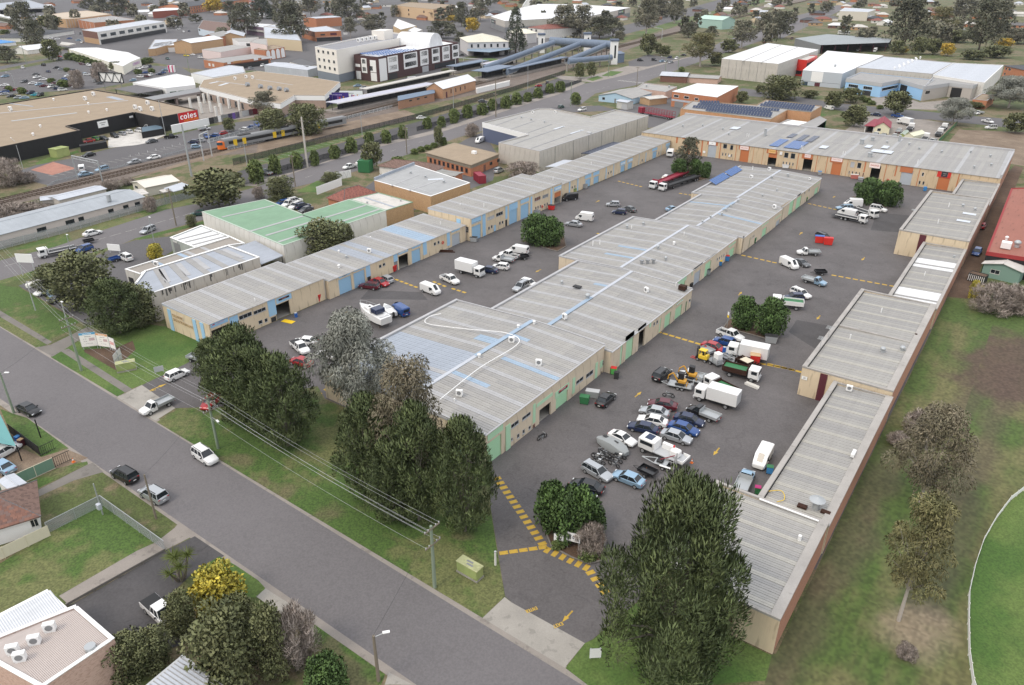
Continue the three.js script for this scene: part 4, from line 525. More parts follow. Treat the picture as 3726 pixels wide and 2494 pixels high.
for (const [l,P,m] of [['pale green steel awning on the side of the white warehouse',[[-132.5,-205.2],[-129.6,-207.3],[-129.2,-218],[-132.8,-216.8]],K.tin],['dark panelled awning by the white warehouse and row D roof',[[-133,-228.7],[-129.1,-229.9],[-129.4,-252.3],[-133,-251.4]],K.solar]]){const a=poly('awning',l,P,3.4,{open:[0,1,2,3],roof:m,over:.05,cat:'awning'});for (let i=0;i<4;i++){const e=a.edge(i);M('post',put(box(.12,3.4,.12,.1,1.7,-.1),e.x,e.z,e.ry),K.grey,a);}}
}
// north, beyond row C
{
let b=poly('brick_hall','orange brick hall roofed with rows of dark solar panels',[[-135.8,-318],[-95.6,-316],[-96.9,-342],[-86.8,-342],[-87.4,-361],[-113.6,-364],[-112.2,-347],[-140.4,-341]],6,{wall:mat([.58,.32,.17],.9,{map:T.brick}),roof:K.slate,cap:K.tan});
const sp=new THREE.BoxGeometry(1.1,.05,1.8);let n=0;
const rows=[[[-133.4,-335],[-98.8,-337]],[[-133.5,-331],[-100.5,-331]],[[-132.8,-324],[-98.5,-327]],[[-125.1,-320],[-97,-321]],[[-135.6,-338],[-127.6,-342]],[[-110.2,-346],[-87.2,-345]],[[-110.1,-356],[-89,-355]],[[-110.5,-352],[-88.1,-350]]];
for (const [a,z] of rows){const L=Math.hypot(z[0]-a[0],z[1]-a[1]),m=Math.floor(L/1.2);for (let k=0;k<m&&n<290;k++,n++){const p=sharedMesh('solar_panel',sp,K.solar,b),q=far2(a,z,(k+.5)/m);p.position.set(q[0]-b.c[0],6.55,q[1]-b.c[1]);p.rotation.set(.45,Math.atan2(-(z[1]-a[1]),z[0]-a[0]),0,'YXZ');}}
b=poly('brick_shop','two-storey orange brick shop with white roof and white windows',[[-156.9,-355],[-132.5,-351],[-137,-391],[-158,-388]],7,{wall:K.ember,roof:K.frost,cap:K.snow,par:.15});
onEdge(b,0,[['win',1.2,4.6,4,5.8],['win',7,4.6,9.8,5.8],['painted_panel',.2,2.8,-.2,3.7,K.tin],['opening',2,0,7,2.6,K.grey],['win',13,4.4,15,5.6]]);
house('cottage','pale blue weatherboard cottage with grey gable roof near the crossing',[-193.5,-348],[-174.8,-348],[-179.5,-370],3,1.9,{wall:mat([.42,.58,.72],.8),roof:K.slate,ridge:'z',F:[['win',2,1,3.6,2.2],['dr',9,0,10,2.1,K.grey]]});
house('shed','rusty white corrugated shed with double doors beside blue cottage',[-176.2,-335],[-170.2,-334],[-163.6,-338],3.4,.4,{wall:mat([.6,.6,.57],.8,{map:T.render}),roof:K.tin,F:[['dr',3,0,6.4,2.6,K.ash]]});
house('lean_to','cream roofed brick lean-to behind the blue cottage',[-173.4,-354],[-166.6,-351],[-168.1,-364],3,.5,{wall:K.sand,roof:K.chalk});
b=poly('brick_shop','low brick shop with flat pale grey roof and roof vents',[[-186.3,-375],[-167.5,-371],[-170.2,-391],[-191.4,-394]],4,{wall:K.rose,roof:K.slate3,cap:K.cap});vnt(b,-183.8,-382,1.4);vnt(b,-172.6,-386,1.4);
house('old_store','old brown walled store with pale steel gable roof at the corner',[-198.4,-430],[-183.6,-434],[-187.4,-446],3.6,1.3,{wall:K.umber,roof:K.tin});
house('old_store','long low store with rusty patched roof and pink end wall',[-184.4,-436],[-166.9,-440],[-167.9,-454],3,.6,{wall:K.rose,roof:K.slate});
b=poly('concrete_shed','tall pale concrete shed with white ribbed roof and streaked wall',[[-176.5,-468],[-139.9,-461],[-143.2,-555],[-186.1,-581]],11,{wall:K.stone,roof:K.frost,cap:K.snow,par:.2,strips:[[[-161.6,-463],[-174.3,-576],.8,K.slate],[[-150.4,-462],[-160,-567],.8,K.slate]]});
onEdge(b,0,[.14,.28,.38,.52,.66,.8].map((k)=>['panel_joint',b.edge(0).len*k,0,b.edge(0).len*k+.12,10.9,K.grey]));
b=poly('red_block','bright red office block with white roof between pale sheds',[[-143.5,-505],[-135.4,-503],[-137,-531],[-145.8,-533]],9.5,{wall:K.redB,roof:K.chalk,cap:K.redB});onEdge(b,0,[['win',1,1,-2.4,3,K.dark]]);onEdge(b,1,[['win',1,5,-2,7.5,K.dark,3]]);onEdge(b,0,[['awning',0,3.2,-.1,4,K.maroonBright]]);
b=poly('panel_shed','pale grey panelled shed with broad white roof beside the red block',[[-126.9,-466],[-104.5,-464],[-105.7,-573],[-144.3,-583]],8,{wall:mat([.46,.5,.54],.8),roof:K.frost,cap:K.snow,par:.12});onEdge(b,0,[['painted_panel',5.4,2.4,12,7.8,K.snow],['awning',.5,2.3,-.5,1.6,K.dark],['opening',1,0,4,2,K.glassBlue],['opening',8,0,11,2,K.maroon]]);vnt(b,-115.6,-491,1.8);
b=poly('grey_warehouse','wide grey roof warehouse behind the sky blue office front',[[-105.2,-497],[-63.5,-491],[-62.1,-556],[-104.7,-569]],8,{wall:K.stone,roof:K.tin,cap:K.cap});for (let k=0;k<12;k++){const p=far2([-85.4,-503],[-84.6,-570],k/11);vnt(b,p[0]+(k % 2)*1.6,p[1],1.5,K.snow);}
b=poly('trade_office','sky blue two-storey office front with grey fascia and dark loading bay',[[-99.4,-452],[-79.7,-444],[-75,-464],[-60.1,-445],[-59.8,-474],[-99.5,-484]],7,{wall:mat([.33,.56,.82],.7),roof:K.slate2,fascia:[K.ash,1.7]});
onEdge(b,0,[['win',2,3,8,4.6],['win',11,3,16.4,4.6],['opening',11,0,16,2.4,K.dark],['sign',9,5.6,15,6.9,printed(6,1.3,[['TRADE CENTRE',.5,.4,'#8a7a5a']],'#f2ecd8',{px:128})]]);onEdge(b,1,[['win',1,3,-.6,4.6]]);onEdge(b,2,[['opening',2.2,0,9,5,K.black],['sign',2,5.5,6,6.7,printed(3,1,[['FIT OUT',.5,.4,'#777']],'#fbfbf8',{px:64})],['sign',8,5.5,-1,6.7,printed(4,1,[['DEPOT',.3,.3,'#777'],['SALES',.7,.3,'#777']],'#fbfbf8',{px:64})]]);
b=poly('cream_warehouse','cream warehouse with pale grey roof at the right end of the shed row',[[-62.7,-487],[-36,-469],[-35.6,-560],[-61.8,-555]],8,{wall:K.white,roof:K.tin,cap:K.snow});
b=poly('trade_office','grey fascia office front with dark roller opening and two green signs',[[-59.7,-444],[-51.3,-466],[-40.1,-463],[-36.9,-486],[-38.7,-513],[-63.9,-511]],7,{wall:mat([.45,.42,.38],.8),roof:K.slate2,fascia:[K.ash,1.6]});
onEdge(b,0,[['win',2,3,6.5,4.8,K.white,5],['sign',4.5,5.8,7,6.9,printed(2.4,1,[['RACING',.5,.4,'#d9e4d9']],'#2d5b3d',{px:64})]]);onEdge(b,1,[['opening',1.6,0,6.8,5,K.black],['sign',4.4,5.6,6.8,6.9,printed(2.4,1,[['RACING',.5,.4,'#d9e4d9']],'#2d5b3d',{px:64})]]);
house('apartment_block','two-storey orange brick flats with dark roof at far right',[-35.9,-577],[-21.9,-557],[-20.5,-588],6,1.6,{wall:K.ember,roof:K.tiled,hip:true,F:[['win',1.4,4,3,5.2],['win',4.6,4,7,5.2],['win',1.4,1,3,2.2]]});
b=poly('brick_unit','small orange brick unit with tan roof behind the grey gum',[[-36.4,-436],[-30.3,-435],[-29,-455],[-35.1,-458]],4,{wall:K.ember,roof:K.tan});
// open steel shed full of parked vehicles
b=poly('open_shed','long open fronted steel shed sheltering trucks',[[-163.8,-639],[-125.3,-690],[-130.8,-729],[-186.2,-742],[-196.8,-684]],6.5,{open:[0,1],wall:K.grey,roof:mat([.3,.33,.34],.6,{map:T.metal}),over:.1});{const e=b.edge(0);for (let k=0;k<6;k++) M('post',put(box(.3,6.4,.3,2+(k*(e.len-4))/5,3.2,-.3),e.x,e.z,e.ry),K.maroon,b);}
house('house','cream cottage with maroon gable roof in the truck yard',[-61.1,-344],[-55.4,-345],[-54.4,-360],2.7,1.9,{wall:mat([.72,.68,.5],.8),roof:K.maroonBright,ridge:'z',F:[['win',1.2,1,2.6,2.1,K.white]]});
b=poly('carport','open maroon roofed carport joined to the cream cottage',[[-64.6,-343],[-61.2,-344],[-61.5,-361],[-64.7,-361]],2.7,{open:[0],wall:K.white,roof:K.maroonBright,over:.3});
house('garden_shed','tiny cream garden shed with pale ridged roof among white trucks',[-48.1,-336],[-44.7,-335],[-43.5,-345],2.1,.9,{wall:mat([.7,.68,.55],.8),roof:mat([.66,.66,.5],.7),ridge:'z',over:.15});
house('garden_shed','tiny green garden shed beside the cream garden shed',[-50,-337],[-48.3,-337],[-48.6,-346],1.9,.4,{wall:K.sage,roof:mat([.36,.42,.36],.7),over:.1});
b=poly('side_shed','dark green shed with grey roof beside the solar brick hall',[[-85.6,-318],[-78.9,-317],[-80.2,-343],[-85,-350]],3.4,{open:[1],wall:K.green,roof:K.slate2,over:.1});
b=poly('pergola','white slatted pergola roof against the solar brick hall',[[-94.5,-323],[-87.3,-322],[-87.7,-334],[-94.4,-336]],3.2,{open:[0,1,2,3],roof:K.slate2,over:.05,cat:'pergola'});{const e=b.edge(0);for (let k=0;k<9;k++) M('slat',put(box(.8,.06,b.edge(1).len,1.2+k*(e.len/9.4),3.4,-b.edge(1).len/2),e.x,e.z,e.ry),K.snow,b);for (let i=0;i<4;i++) M('post',put(box(.12,3.2,.12,.1,1.6,-.1),b.edge(i).x,b.edge(i).z,b.edge(i).ry),K.white,b);}
}
// east: red roofed shed and its little green annex
{
const redRoof=mat([.31,.115,.08],.7,{map:T.render}),b=poly('long_shed','long shed with weathered red painted roof along the dirt lane',[[-5.3,-191.5],[12.2,-193],[8,-268.5],[-5.8,-255.9]],5,{wall:K.jet,roof:redRoof,cap:mat([.3,.03,.03],.7),par:.15,fascia:[mat([.3,.03,.03],.7),.7]});
M('rooftop_unit',[rbox(2,1.5,1.6,.1,...(()=>{const p=[-2.2,-196.5];return [p[0]-b.c[0],b.top+.9,p[1]-b.c[1]];})())],K.snow,b);vnt(b,-.2,-199.1,1.8);vnt(b,-2.6,-203.7,1,K.snow);
house('annex','small green annex with pale sloping roof below the red roof shed',[-5.1,-189.4],[2.1,-188.3],[2.9,-197.3],3,.9,{wall:mat([.2,.31,.26],.8),roof:K.chalk,F:[['win',1.6,1.2,3.4,2.1,K.white],['roll',8.2,0,12.4,2.5,K.gdoor]]});
}
// south-west: houses and factory below the street
{
const b=poly('factory','white rimmed factory with beige ribbed roof and pink brick wall',[[-70.4,-10.9],[-60.3,-12.7],[-60.3,-19.4],[-67.4,-19.4]],5.6,{wall:K.rose,roof:mat([.5,.44,.41],.7,{map:T.metal}),cap:K.snow,par:.3});
const e=b.edge(1),w=b.edge(2),rib=[];for (let k=1;k<46;k++) rib.push(put(box(.07,.06,w.len-.8,(k/46)*e.len,b.top+.03,-w.len/2),e.x,e.z,e.ry));
M('roof_rib',rib,mat([.52,.46,.43],.7),b).userData.kind='stuff';
for (const p of [[-66.3,-16.4],[-65.9,-14.8],[-66.4,-13.1],[-65,-13.1]]) unit(b,p[0],p[1],{ry:.9,k:1.05});
M('roof_vent',[cyl(.5,.5,.5,...(()=>{const p=[-61,-17.5];return [p[0]-b.c[0],b.top,p[1]-b.c[1]];})(),14)],K.galv,b);
const c=poly('factory_annex','lower annex with bright white ribbed roof beside the factory',[[-69.6,-10.3],[-68.7,-19],[-73.1,-19.1],[-74.1,-10.7]],4.6,{wall:K.white,roof:K.frost,cap:K.snow,par:.05});
const e2=c.edge(0),r2=[];for (let k=1;k<40;k++) r2.push(put(box(.06,.06,c.edge(1).len-.8,(k/40)*e2.len,c.top+.03,-c.edge(1).len/2),e2.x,e2.z,e2.ry));M('roof_rib',r2,K.tin,c).userData.kind='stuff';
const d=poly('shed','grey ribbed metal roof shed at the bottom edge between hedges',[[-54.3,-17.5],[-48.4,-20.5],[-50.7,-22.7],[-54.7,-22.7]],4,{wall:K.moss,roof:K.tin,cap:K.ash,par:.05});
const e3=d.edge(3),r3=[];for (let k=1;k<14;k++) r3.push(put(box(.07,.06,6,(k/14)*e3.len,d.top+.03,-3.2),e3.x,e3.z,e3.ry));M('roof_rib',r3,K.slate2,d).userData.kind='stuff';
// tiled cottage, every visible tile row built
const hs=house('tiled_house','white cottage with old red and grey tiled hip roof at left edge',[-92.2,-18.1],[-89.4,-25],[-96.8,-26.8],2.7,1.9,{hip:true,wall:K.snow,roof:K.tileb,cap:K.tileg,over:.5,F:[['win',6.6,1,8.6,2.1,K.white,2]]});
const tl=merged([box(.5,.05,.36)]),mats=[mat([.19,.095,.07],.85),mat([.15,.085,.07],.85),mat([.22,.11,.08],.85),mat([.17,.11,.095],.85)],r=RNG(12),ro=hs.children.find((q)=>q.name==='roof');
const W=hs.W,D=hs.D,ov=.5,run=Math.min(W,D)/2+ov,sl=Math.atan2(1.9,Math.min(W,D)/2),y0=2.7-Math.tan(sl)*ov;let cnt=0;
for (let row=0;row<14;row++){const dpt=(row+.5)*(run/14);for (let x=W+ov-dpt-.3;x>-ov+dpt&&cnt<290;x -=.52){const t=sharedMesh('tile',tl,mats[(r()*4) | 0],ro);t.position.set(x+(row % 2)*.1,y0+dpt*Math.tan(sl)+.16,ov-dpt);t.rotation.x=sl+.06;cnt++;}}
house('lean_to','flat pale metal lean-to roof behind the tiled cottage',[-100.4,-25.4],[-97,-25.4],[-97.4,-27.3],2.6,.15,{wall:K.white,roof:K.tin,over:.1});
}
// ---------- roads, railway and the town beyond ----------
ground('road',[[-183.2,-41.5],[-182.4,-60],[-182.3,-73.5],[-182.9,-87.3],[-184.7,-93.2],[-184.2,-112.2],[-183.6,-124.6],[-190.1,-149.6],[-189.5,-159.9],[-189.3,-177],[-193.1,-216],[-195.9,-238.9],[-195.3,-332],[-207.4,-369],[-203.4,-411],[-209.5,-453],[-222.4,-567],[-241,-755],[-229.5,-756],[-343,-1531],[-362,-1569],[-319,-1084],[-293.4,-912],[-261.8,-686],[-237.5,-570],[-229.1,-439],[-230.3,-406],[-231.4,-376],[-223.8,-314],[-211.2,-246.6],[-210.9,-206.9],[-209.7,-178],[-200.3,-142.4],[-199.4,-120.8],[-201.2,-112],[-198.5,-92.1],[-195.4,-78.4],[-197,-66.3],[-197,-46.1]],.01,K.road,'long grey road following the railway past the estate');
ground('verge',[[-196.3,-45.8],[-195.8,-65.7],[-195,-78.2],[-198,-91.9],[-201.2,-112],[-199.6,-121.3],[-206.7,-122.7],[-205.7,-106.3],[-201.9,-68.4],[-203.1,-48.1]],.016,K.grass,'grass verge with bare strips before the grey hut');
ground('verge',[[-184.8,-92.8],[-183.2,-112.3],[-184,-126.3],[-180.6,-123.5],[-181,-107.4],[-182.7,-93]],.016,K.grass,'grass strip in front of the striped shed');
ground('verge',[[-184.5,-54.2],[-182.4,-60],[-182.3,-73.5],[-183.9,-87.6],[-182.5,-87.1],[-179.8,-72.2],[-179.4,-63.3],[-179.1,-52.1]],.016,K.grass,'grass strip along the road by the corner trees');
ground('front_yard',[[-177.6,-106.4],[-165.5,-131.7],[-166.9,-151],[-175.5,-169.9],[-177.4,-198],[-190.8,-236],[-194.4,-252.3],[-163.1,-220.6],[-144.3,-192.1],[-142.8,-144.1],[-147.5,-110]],.009,K.road2,'asphalt forecourts between road and western sheds');
ground('lawn',[[-185.8,-146.4],[-190.6,-159.1],[-184.8,-159.9],[-179.9,-156.9],[-179.6,-149.3],[-183.4,-147.4]],.016,K.lush,'small green lawn by the truss fence house');
ground('paving',[[-268.2,-418],[-244.4,-422],[-249.8,-486],[-238.6,-542],[-237.5,-570],[-229.1,-439],[-229.6,-405],[-251.4,-405]],.016,K.pave,'pale paving in front of the footbridge ramps');
ground('lawn',[[-239.5,-414],[-241.4,-431],[-234.3,-426],[-232.6,-410]],.022,K.lush,'small grass patch under the corner footbridge tower');
ground('lawn',[[-239.2,-432],[-246.3,-457],[-237.9,-459],[-233.6,-436]],.022,K.lush,'grass wedge beside the footbridge stairs');
ground('car_park',[[-248.5,-487],[-261,-510],[-270.4,-560],[-242.9,-548],[-240.9,-567],[-238.4,-538],[-236.7,-492]],.017,K.road2,'small car park between rail fence and road');
ground('car_park',[[-221.3,-149.6],[-222.2,-159.2],[-225.3,-192],[-231.5,-252.6],[-243,-343],[-258.2,-419],[-236.8,-404],[-226.8,-357],[-221.9,-311],[-213.5,-245.7],[-213,-209],[-205.9,-162.4],[-205.7,-140.2]],.012,K.patch,'dark commuter car park strip between rail fence and road');
ground('dirt_strip',[[-205.7,-140.2],[-205.9,-162.4],[-213,-209],[-213.5,-245.7],[-221.9,-311],[-226.5,-359],[-236.3,-403],[-231.9,-401],[-221.8,-354],[-216.5,-304],[-208.2,-242.4],[-209.6,-205.5],[-206.6,-173.2],[-201.4,-143.2]],.02,K.pave,'planted strip with rocks beside the commuter car park');
ground('verge',[[-228.2,-163.8],[-233,-202.2],[-238.3,-241.5],[-233.9,-238.6],[-226.8,-195.6],[-223.5,-160.2]],.019,K.grass,'narrow green strip along the dark rail fence');
ground('rail_corridor',[[-242.5,-61.3],[-242.7,-85.8],[-241.6,-114.6],[-248.9,-159.6],[-239.7,-172.7],[-236.8,-258.5],[-258.9,-269.6],[-256.9,-363],[-272.3,-441],[-296.4,-566],[-342,-784],[-426,-1312],[-441,-1624],[-475,-1630],[-450,-1383],[-372,-837],[-326,-622],[-307,-431],[-284.7,-328],[-282.4,-245.7],[-272.6,-199.4],[-263.4,-164.8],[-260.9,-128.8],[-255,-105.1],[-251.2,-89.5],[-250.3,-63.9]],.007,K.ballast,'brown stony railway corridor');
ground('dry_bank',[[-239.5,-114.5],[-245.9,-157.5],[-251.4,-182.9],[-238.2,-171.5],[-242.3,-207.2],[-244.7,-266.5],[-256.9,-272.2],[-256.3,-219.7],[-252.2,-182.3],[-253.3,-167.4]],.015,K.dirt,'dry grass bank beside the tracks');
ground('green_bank',[[-335,-641],[-362,-770],[-383,-880],[-490,-1504],[-538,-1648],[-417,-936],[-355,-681]],.013,K.grass,'green grass bank north of the railway');
{// two tracks, rails proud of dark sleepers
const a=[-244.7,-62],b=[-246.3,-87.4],c=[-252.4,-166.3],d=[-314,-601],e=[-336,-775],f=[-448,-1649];
const P=[a,b,c,d,e,f],off=(p,q,k)=>{const L=Math.hypot(q[0]-p[0],q[1]-p[1]);return [(q[1]-p[1])/L*k,-(q[0]-p[0])/L*k];};
for (let t=0;t<2;t++){
const o=off(a,f,t?-3.9:0),Q=P.map((p)=>[p[0]-o[0],p[1]-o[1]]),g=G('railway_track',Q[2][0],Q[2][1],0,t?'nearer pair of rusty rails on brown ballast':'farther pair of rusty rails on brown ballast','railway track'),L=Q.map((p)=>[p[0]-Q[2][0],p[1]-Q[2][1]]);
for (const s of [-.72,.72]){const oo=off(a,f,s);M('rail',ribbon(L.map((p)=>[p[0]+oo[0],p[1]+oo[1]]),.14,.22,.16),K.rust,g);}
const sl=[];for (let i=0;i<L.length-1;i++){const n=Math.floor(Math.hypot(L[i+1][0]-L[i][0],L[i+1][1]-L[i][1])/1.4),an=Math.atan2(-(L[i+1][1]-L[i][1]),L[i+1][0]-L[i][0]);for (let k=0;k<n;k++){const q=far2(L[i],L[i+1],k/n);sl.push(box(.3,.16,2.5,q[0],.12,q[1],an));}}
tag(M('sleepers',sl,K.wood,g),null,null,null,'stuff');
}
}
// shopping side
ground('road',[[-264.3,-105],[-254.4,-105.5],[-258,-123.4],[-261.5,-161.2],[-260.8,-167.9],[-267.9,-195.8],[-284.7,-218],[-304,-265],[-311,-325],[-325,-404],[-358,-440],[-325,-325],[-319,-279.7],[-294.2,-216.1],[-297.5,-193.3],[-292.4,-168.4],[-290.5,-144.4],[-286.7,-128.4],[-286.5,-116.4],[-282.3,-108]],.0165,K.road2,'asphalt street and parking beside the black supermarket');
ground('road',[[-325,-404],[-327,-462],[-360,-552],[-368,-701],[-575,-1760],[-668,-1852],[-422,-801],[-408,-589],[-376,-530],[-358,-440]],.0165,K.road2,'road passing the hotel and the big white store');
ground('paving',[[-311,-155.6],[-314,-173],[-296.1,-171.6],[-288.6,-158.9],[-288.4,-154.2],[-292.4,-145.4]],.02,K.chalk,'pale concrete loading yard of the supermarket');
ground('lawn',[[-290.2,-117.7],[-295,-124.6],[-296.3,-132.4],[-298.2,-136.6],[-293.8,-135.2],[-287,-120],[-286.5,-116.4]],.02,K.lush,'green strip at the foot of the black wall');
ground('car_park',[[-445,-152.3],[-465,-180.9],[-444,-219.8],[-452,-248.2],[-450,-288.2],[-492,-306],[-524,-298.4],[-575,-286.4],[-599,-281.5],[-564,-223.6],[-540,-188.7]],.012,K.road2,'large asphalt car park at the left');
ground('road',[[-561,-197],[-579,-230],[-609,-274.1],[-613,-293.3],[-681,-324],[-620,-279.7],[-598,-238.2],[-584,-205.9]],.018,K.road2,'side street left of the large car park');
ground('town_pavement',[[-678,-326],[-492,-306],[-461,-307],[-437,-324],[-383,-330],[-361,-340],[-381,-538],[-392,-600],[-1065,-1412],[-1473,-1121],[-1856,-777],[-888,-362]],.006,K.road2,'asphalt ground of the town centre');
ground('paving',[[-374,-215.3],[-403,-259],[-317,-251.8],[-289.2,-251.8],[-299.8,-220.4],[-304,-197.9]],.021,K.pave,'cleared pale concrete slab of the half demolished mall');
{
// supermarket
let b=poly('supermarket','black walled supermarket with wide tan roof and red sign',[[-294,-99.3],[-303,-141.7],[-316,-142.8],[-323,-175.2],[-303,-174.1],[-306,-194.4],[-357,-198.9],[-401,-198.5],[-391,-151.3],[-389,-137]],6,{wall:K.jet,roof:K.tan,cap:mat([.13,.11,.09],.8),par:.5,strips:[[[-369,-141.6],[-356,-191.4],1.2,K.cap],[[-346,-135.9],[-343,-160.9],1.6,K.galv],[[-394,-155.1],[-375,-157.8],1,K.azure],[[-374,-192.1],[-360,-190.5],3,K.azure]]});
onEdge(b,4,[['sign',-11,1.9,-.3,6.1,printed(6,2.9,[['coles',.42,.72,'#ffffff'],['LIQUORLAND',.83,.24,'#f0a020',.62]],'#c8161d',{px:256})]]);
onEdge(b,2,[['sign',14,2.6,19,5.2,printed(3,2,[['LOADING',.3,.2,'#222'],['ONLY',.6,.2,'#222'],['- - -',.9,.1,'#c22']],'#f6f6f4',{px:128})],['sign',30,4,32,4.8,K.snow]]);
for (const p of [[-371,-146.7],[-372,-179.8],[-382,-189],[-337,-189.9],[-325,-179.2],[-321,-182.3],[-331,-180.4]]) unit(b,p[0],p[1],{k:1.8});for (const p of [[-384,-171.2],[-359,-174.4],[-337,-170.9],[-309,-127.3],[-323,-136.5],[-338,-163.4]]) vnt(b,p[0],p[1],1.2,K.snow);
b=poly('dock_wall','low black wall with rusty white sign before the loading yard',[[-293.3,-135.6],[-292.5,-145.3],[-295.5,-146.7],[-296.2,-136.9]],2.2,{wall:K.jet,roof:K.jet,par:.05,cap:K.dark,cat:'wall'});
b=poly('dock_hut','flat dark blue hut at the supermarket corner',[[-297.6,-162.6],[-297.5,-172],[-307,-176.4],[-307,-168]],2.4,{wall:K.jet,roof:mat([.08,.13,.17],.7),par:.05,cap:K.dark});
b=poly('white_wall','plain white boundary wall beside the supermarket sign',[[-297.4,-175.6],[-299.5,-194.3],[-300,-194.8],[-298.3,-176]],3,{wall:K.snow,roof:K.snow,par:.05,cap:K.snow,cat:'wall'});
for (const [x,z,w] of [[-292.7,-126.6,'left'],[-293.2,-129.1,'right']]){const g=G('utility_cabinet',x,z,.2,w + ' olive green utility cabinet by the black wall','utility cabinet');M('cabinet_body',rbox(4,3,2.6,.1,0,1.5,0),K.sage,g);M('cabinet_lid',box(4.2,.15,2.8,0,3.07,0),K.sage,g);}
// white shop and dark canopy, covered link, half demolished mall
b=poly('white_shop','plain white flat roofed shop with green windows behind the dark canopy',[[-414,-227.3],[-381,-226.2],[-379,-242],[-407,-259],[-427,-261.6]],5,{wall:K.snow,roof:K.frost,cap:K.snow});onEdge(b,1,[['row',1,.4,-1,3,K.green,[3,3.4]]]);
b=poly('canopy','square dark roofed canopy on black posts before the white shop',[[-406,-212.6],[-382,-211.2],[-383,-225.5],[-412,-230.2]],4,{open:[0,1,2,3],roof:mat([.13,.125,.13],.9),over:.1,cat:'canopy'});for (let i=0;i<4;i++) M('post',put(box(.3,4,.3,.3,2,-.3),b.edge(i).x,b.edge(i).z,b.edge(i).ry),K.black,b);
b=G('truss_sign_frame',-432,-225.5,.3,'white billboard frame with black triangular truss on supermarket roof edge','billboard frame');{const w=16,h=5;M('frame',[box(w,.4,.4,0,4,0),box(w,.4,.4,0,4+h,0),box(.4,h,.4,-w/2,4+h/2,0),box(.4,h,.4,w/2,4+h/2,0),...[0,1,2,3,4,5].map((k)=>bar(V3(-w/2+k*w/6,k % 2?4:4+h,0),V3(-w/2+(k+1)*w/6,k % 2?4+h:4,0),.16,5))],K.black,b);M('panel',box(w-.4,h-.4,.1,0,4+h/2,-.3),K.snow,b);M('post',[bar(V3(-6,0,-.2),V3(-6,4,-.2),.2),bar(V3(6,0,-.2),V3(6,4,-.2),.2)],K.grey,b);}
b=poly('covered_link','covered walkway with grey fascia joining shop and mall',[[-364,-201.9],[-354,-201.6],[-359,-231.4],[-371,-238.6]],4.4,{open:[0,1,2,3],roof:K.grey,over:.1,fascia:[mat([.24,.21,.2],.8),.9],cat:'canopy'});{const e=b.edge(1);for (const k of [.5,.98]) M('pillar',put(box(1.2,4.3,1.2,e.len*k,2.15,-1),e.x,e.z,e.ry),mat([.24,.19,.17],.9),b);}
b=poly('mall','half demolished mall with tan roof and deep white fascia',[[-364,-234.6],[-308,-224.7],[-289,-225.1],[-303,-245],[-290.3,-252.6],[-318,-288.3],[-346,-291.8],[-391,-291.5],[-384,-250.8]],6,{wall:mat([.4,.3,.25],.9,{map:T.render}),roof:K.tan,fascia:[K.snow,2.2],par:.1,over:.2,strips:[[[-375,-252.3],[-350,-252.3],.8,K.cap],[[-363,-268.9],[-330,-266.5],.6,K.cap],[[-370,-244.9],[-372,-251.1],1.6,K.lite],[[-359,-242.9],[-363,-250.8],1.8,K.lite]]});
onEdge(b,0,[['row',2,.4,-8,3.4,K.chalk,[7,2.4]]]);onEdge(b,4,[['opening',2,0,-2,5,mat([.012,.02,.05],.7)]]);for (const p of [[-345,-249.8],[-334,-249.4],[-326,-248.9],[-320,-249.8],[-314,-249.3]]) M('exhaust_fan',new THREE.CylinderGeometry(1,1.2,1.5,12).rotateX(1.2).translate(p[0]-b.c[0],b.top+.9,p[1]-b.c[1]),K.steel,b);for (const p of [[-371,-268.6],[-366,-269.1],[-370,-260.7]]) unit(b,p[0],p[1],{k:1.6});
const posts=[[-343,-214.5],[-327,-209.6],[-350,-226.8],[-326,-213.9],[-350,-229.5],[-317,-213.3],[-336,-225.5],[-328,-225.4],[-319,-224.7],[-312,-207.1],[-344,-220.1],[-314,-228.2]];
posts.forEach(([x,z])=>{const g=G('white_pillar',x,z,0,'bare white pillar left standing on the cleared mall slab','pillar','white pillars on the cleared mall slab');M('shaft',box(.9,5,.9,0,2.5,0),K.white,g);M('footing',box(1.4,.2,1.4,0,.1,0),K.conc,g);});
for (let k=0;k<7;k++){const p=far2([-302,-196],[-306,-224.9],(k+.5)/7),q=[[-302,-196],[-306,-224.9]],r=Math.atan2(-(q[1][1]-q[0][1]),q[1][0]-q[0][0]),m=[K.dark,K.snow,K.grey,K.purple,K.chalk,K.ash,K.maroonBright][k],g=G('hoarding_panel',p[0],p[1],r,['black','white','dark grey','purple','cream','pale grey','maroon'][k] + ' hoarding panel along the mall demolition site','hoarding panel');M('panel',box(6.6,2.6,.12,0,1.3,0),m,g);M('brace',[bar(V3(-3,1.8,0),V3(-3,0,-1.2),.08),bar(V3(3,1.8,0),V3(3,0,-1.2),.08)],K.grey,g);}
[[-298.7,-260.4,'purple poster hoarding below the dark blue loading bay'],[-299,-268.3,'wide purple poster hoarding beside the railway stairs'],[-297,-276,'white billboard hoarding with printed figures by the station']].forEach(([x,z,l],k)=>{const g=G('poster_hoarding',x,z,.62,l,'hoarding');const w=[7,12,12][k];board('poster',w,4.6,printed(w,4.6,[[['SALE','OPENING SOON','MOVING'][k],.25,.14,k<2?'#d8d0f0':'#667']],k<2?'#3b2a80':'#e8eef0',{px:128,draw:(x2,W,H)=>{for (let q=0;q<6;q++){x2.fillStyle=['#8a5a9c','#c23b4e','#2e58a8','#b8874a','#4a3a90','#1d2336'][q];x2.fillRect(W*(.5+.08*q),H*(.4+.06*(q % 3)),W*.06,H*.5);}}}),g,0,2.6,0);M('post',[box(.2,2,.2,-w/3,1,-.2),box(.2,2,.2,w/3,1,-.2)],K.grey,g);});
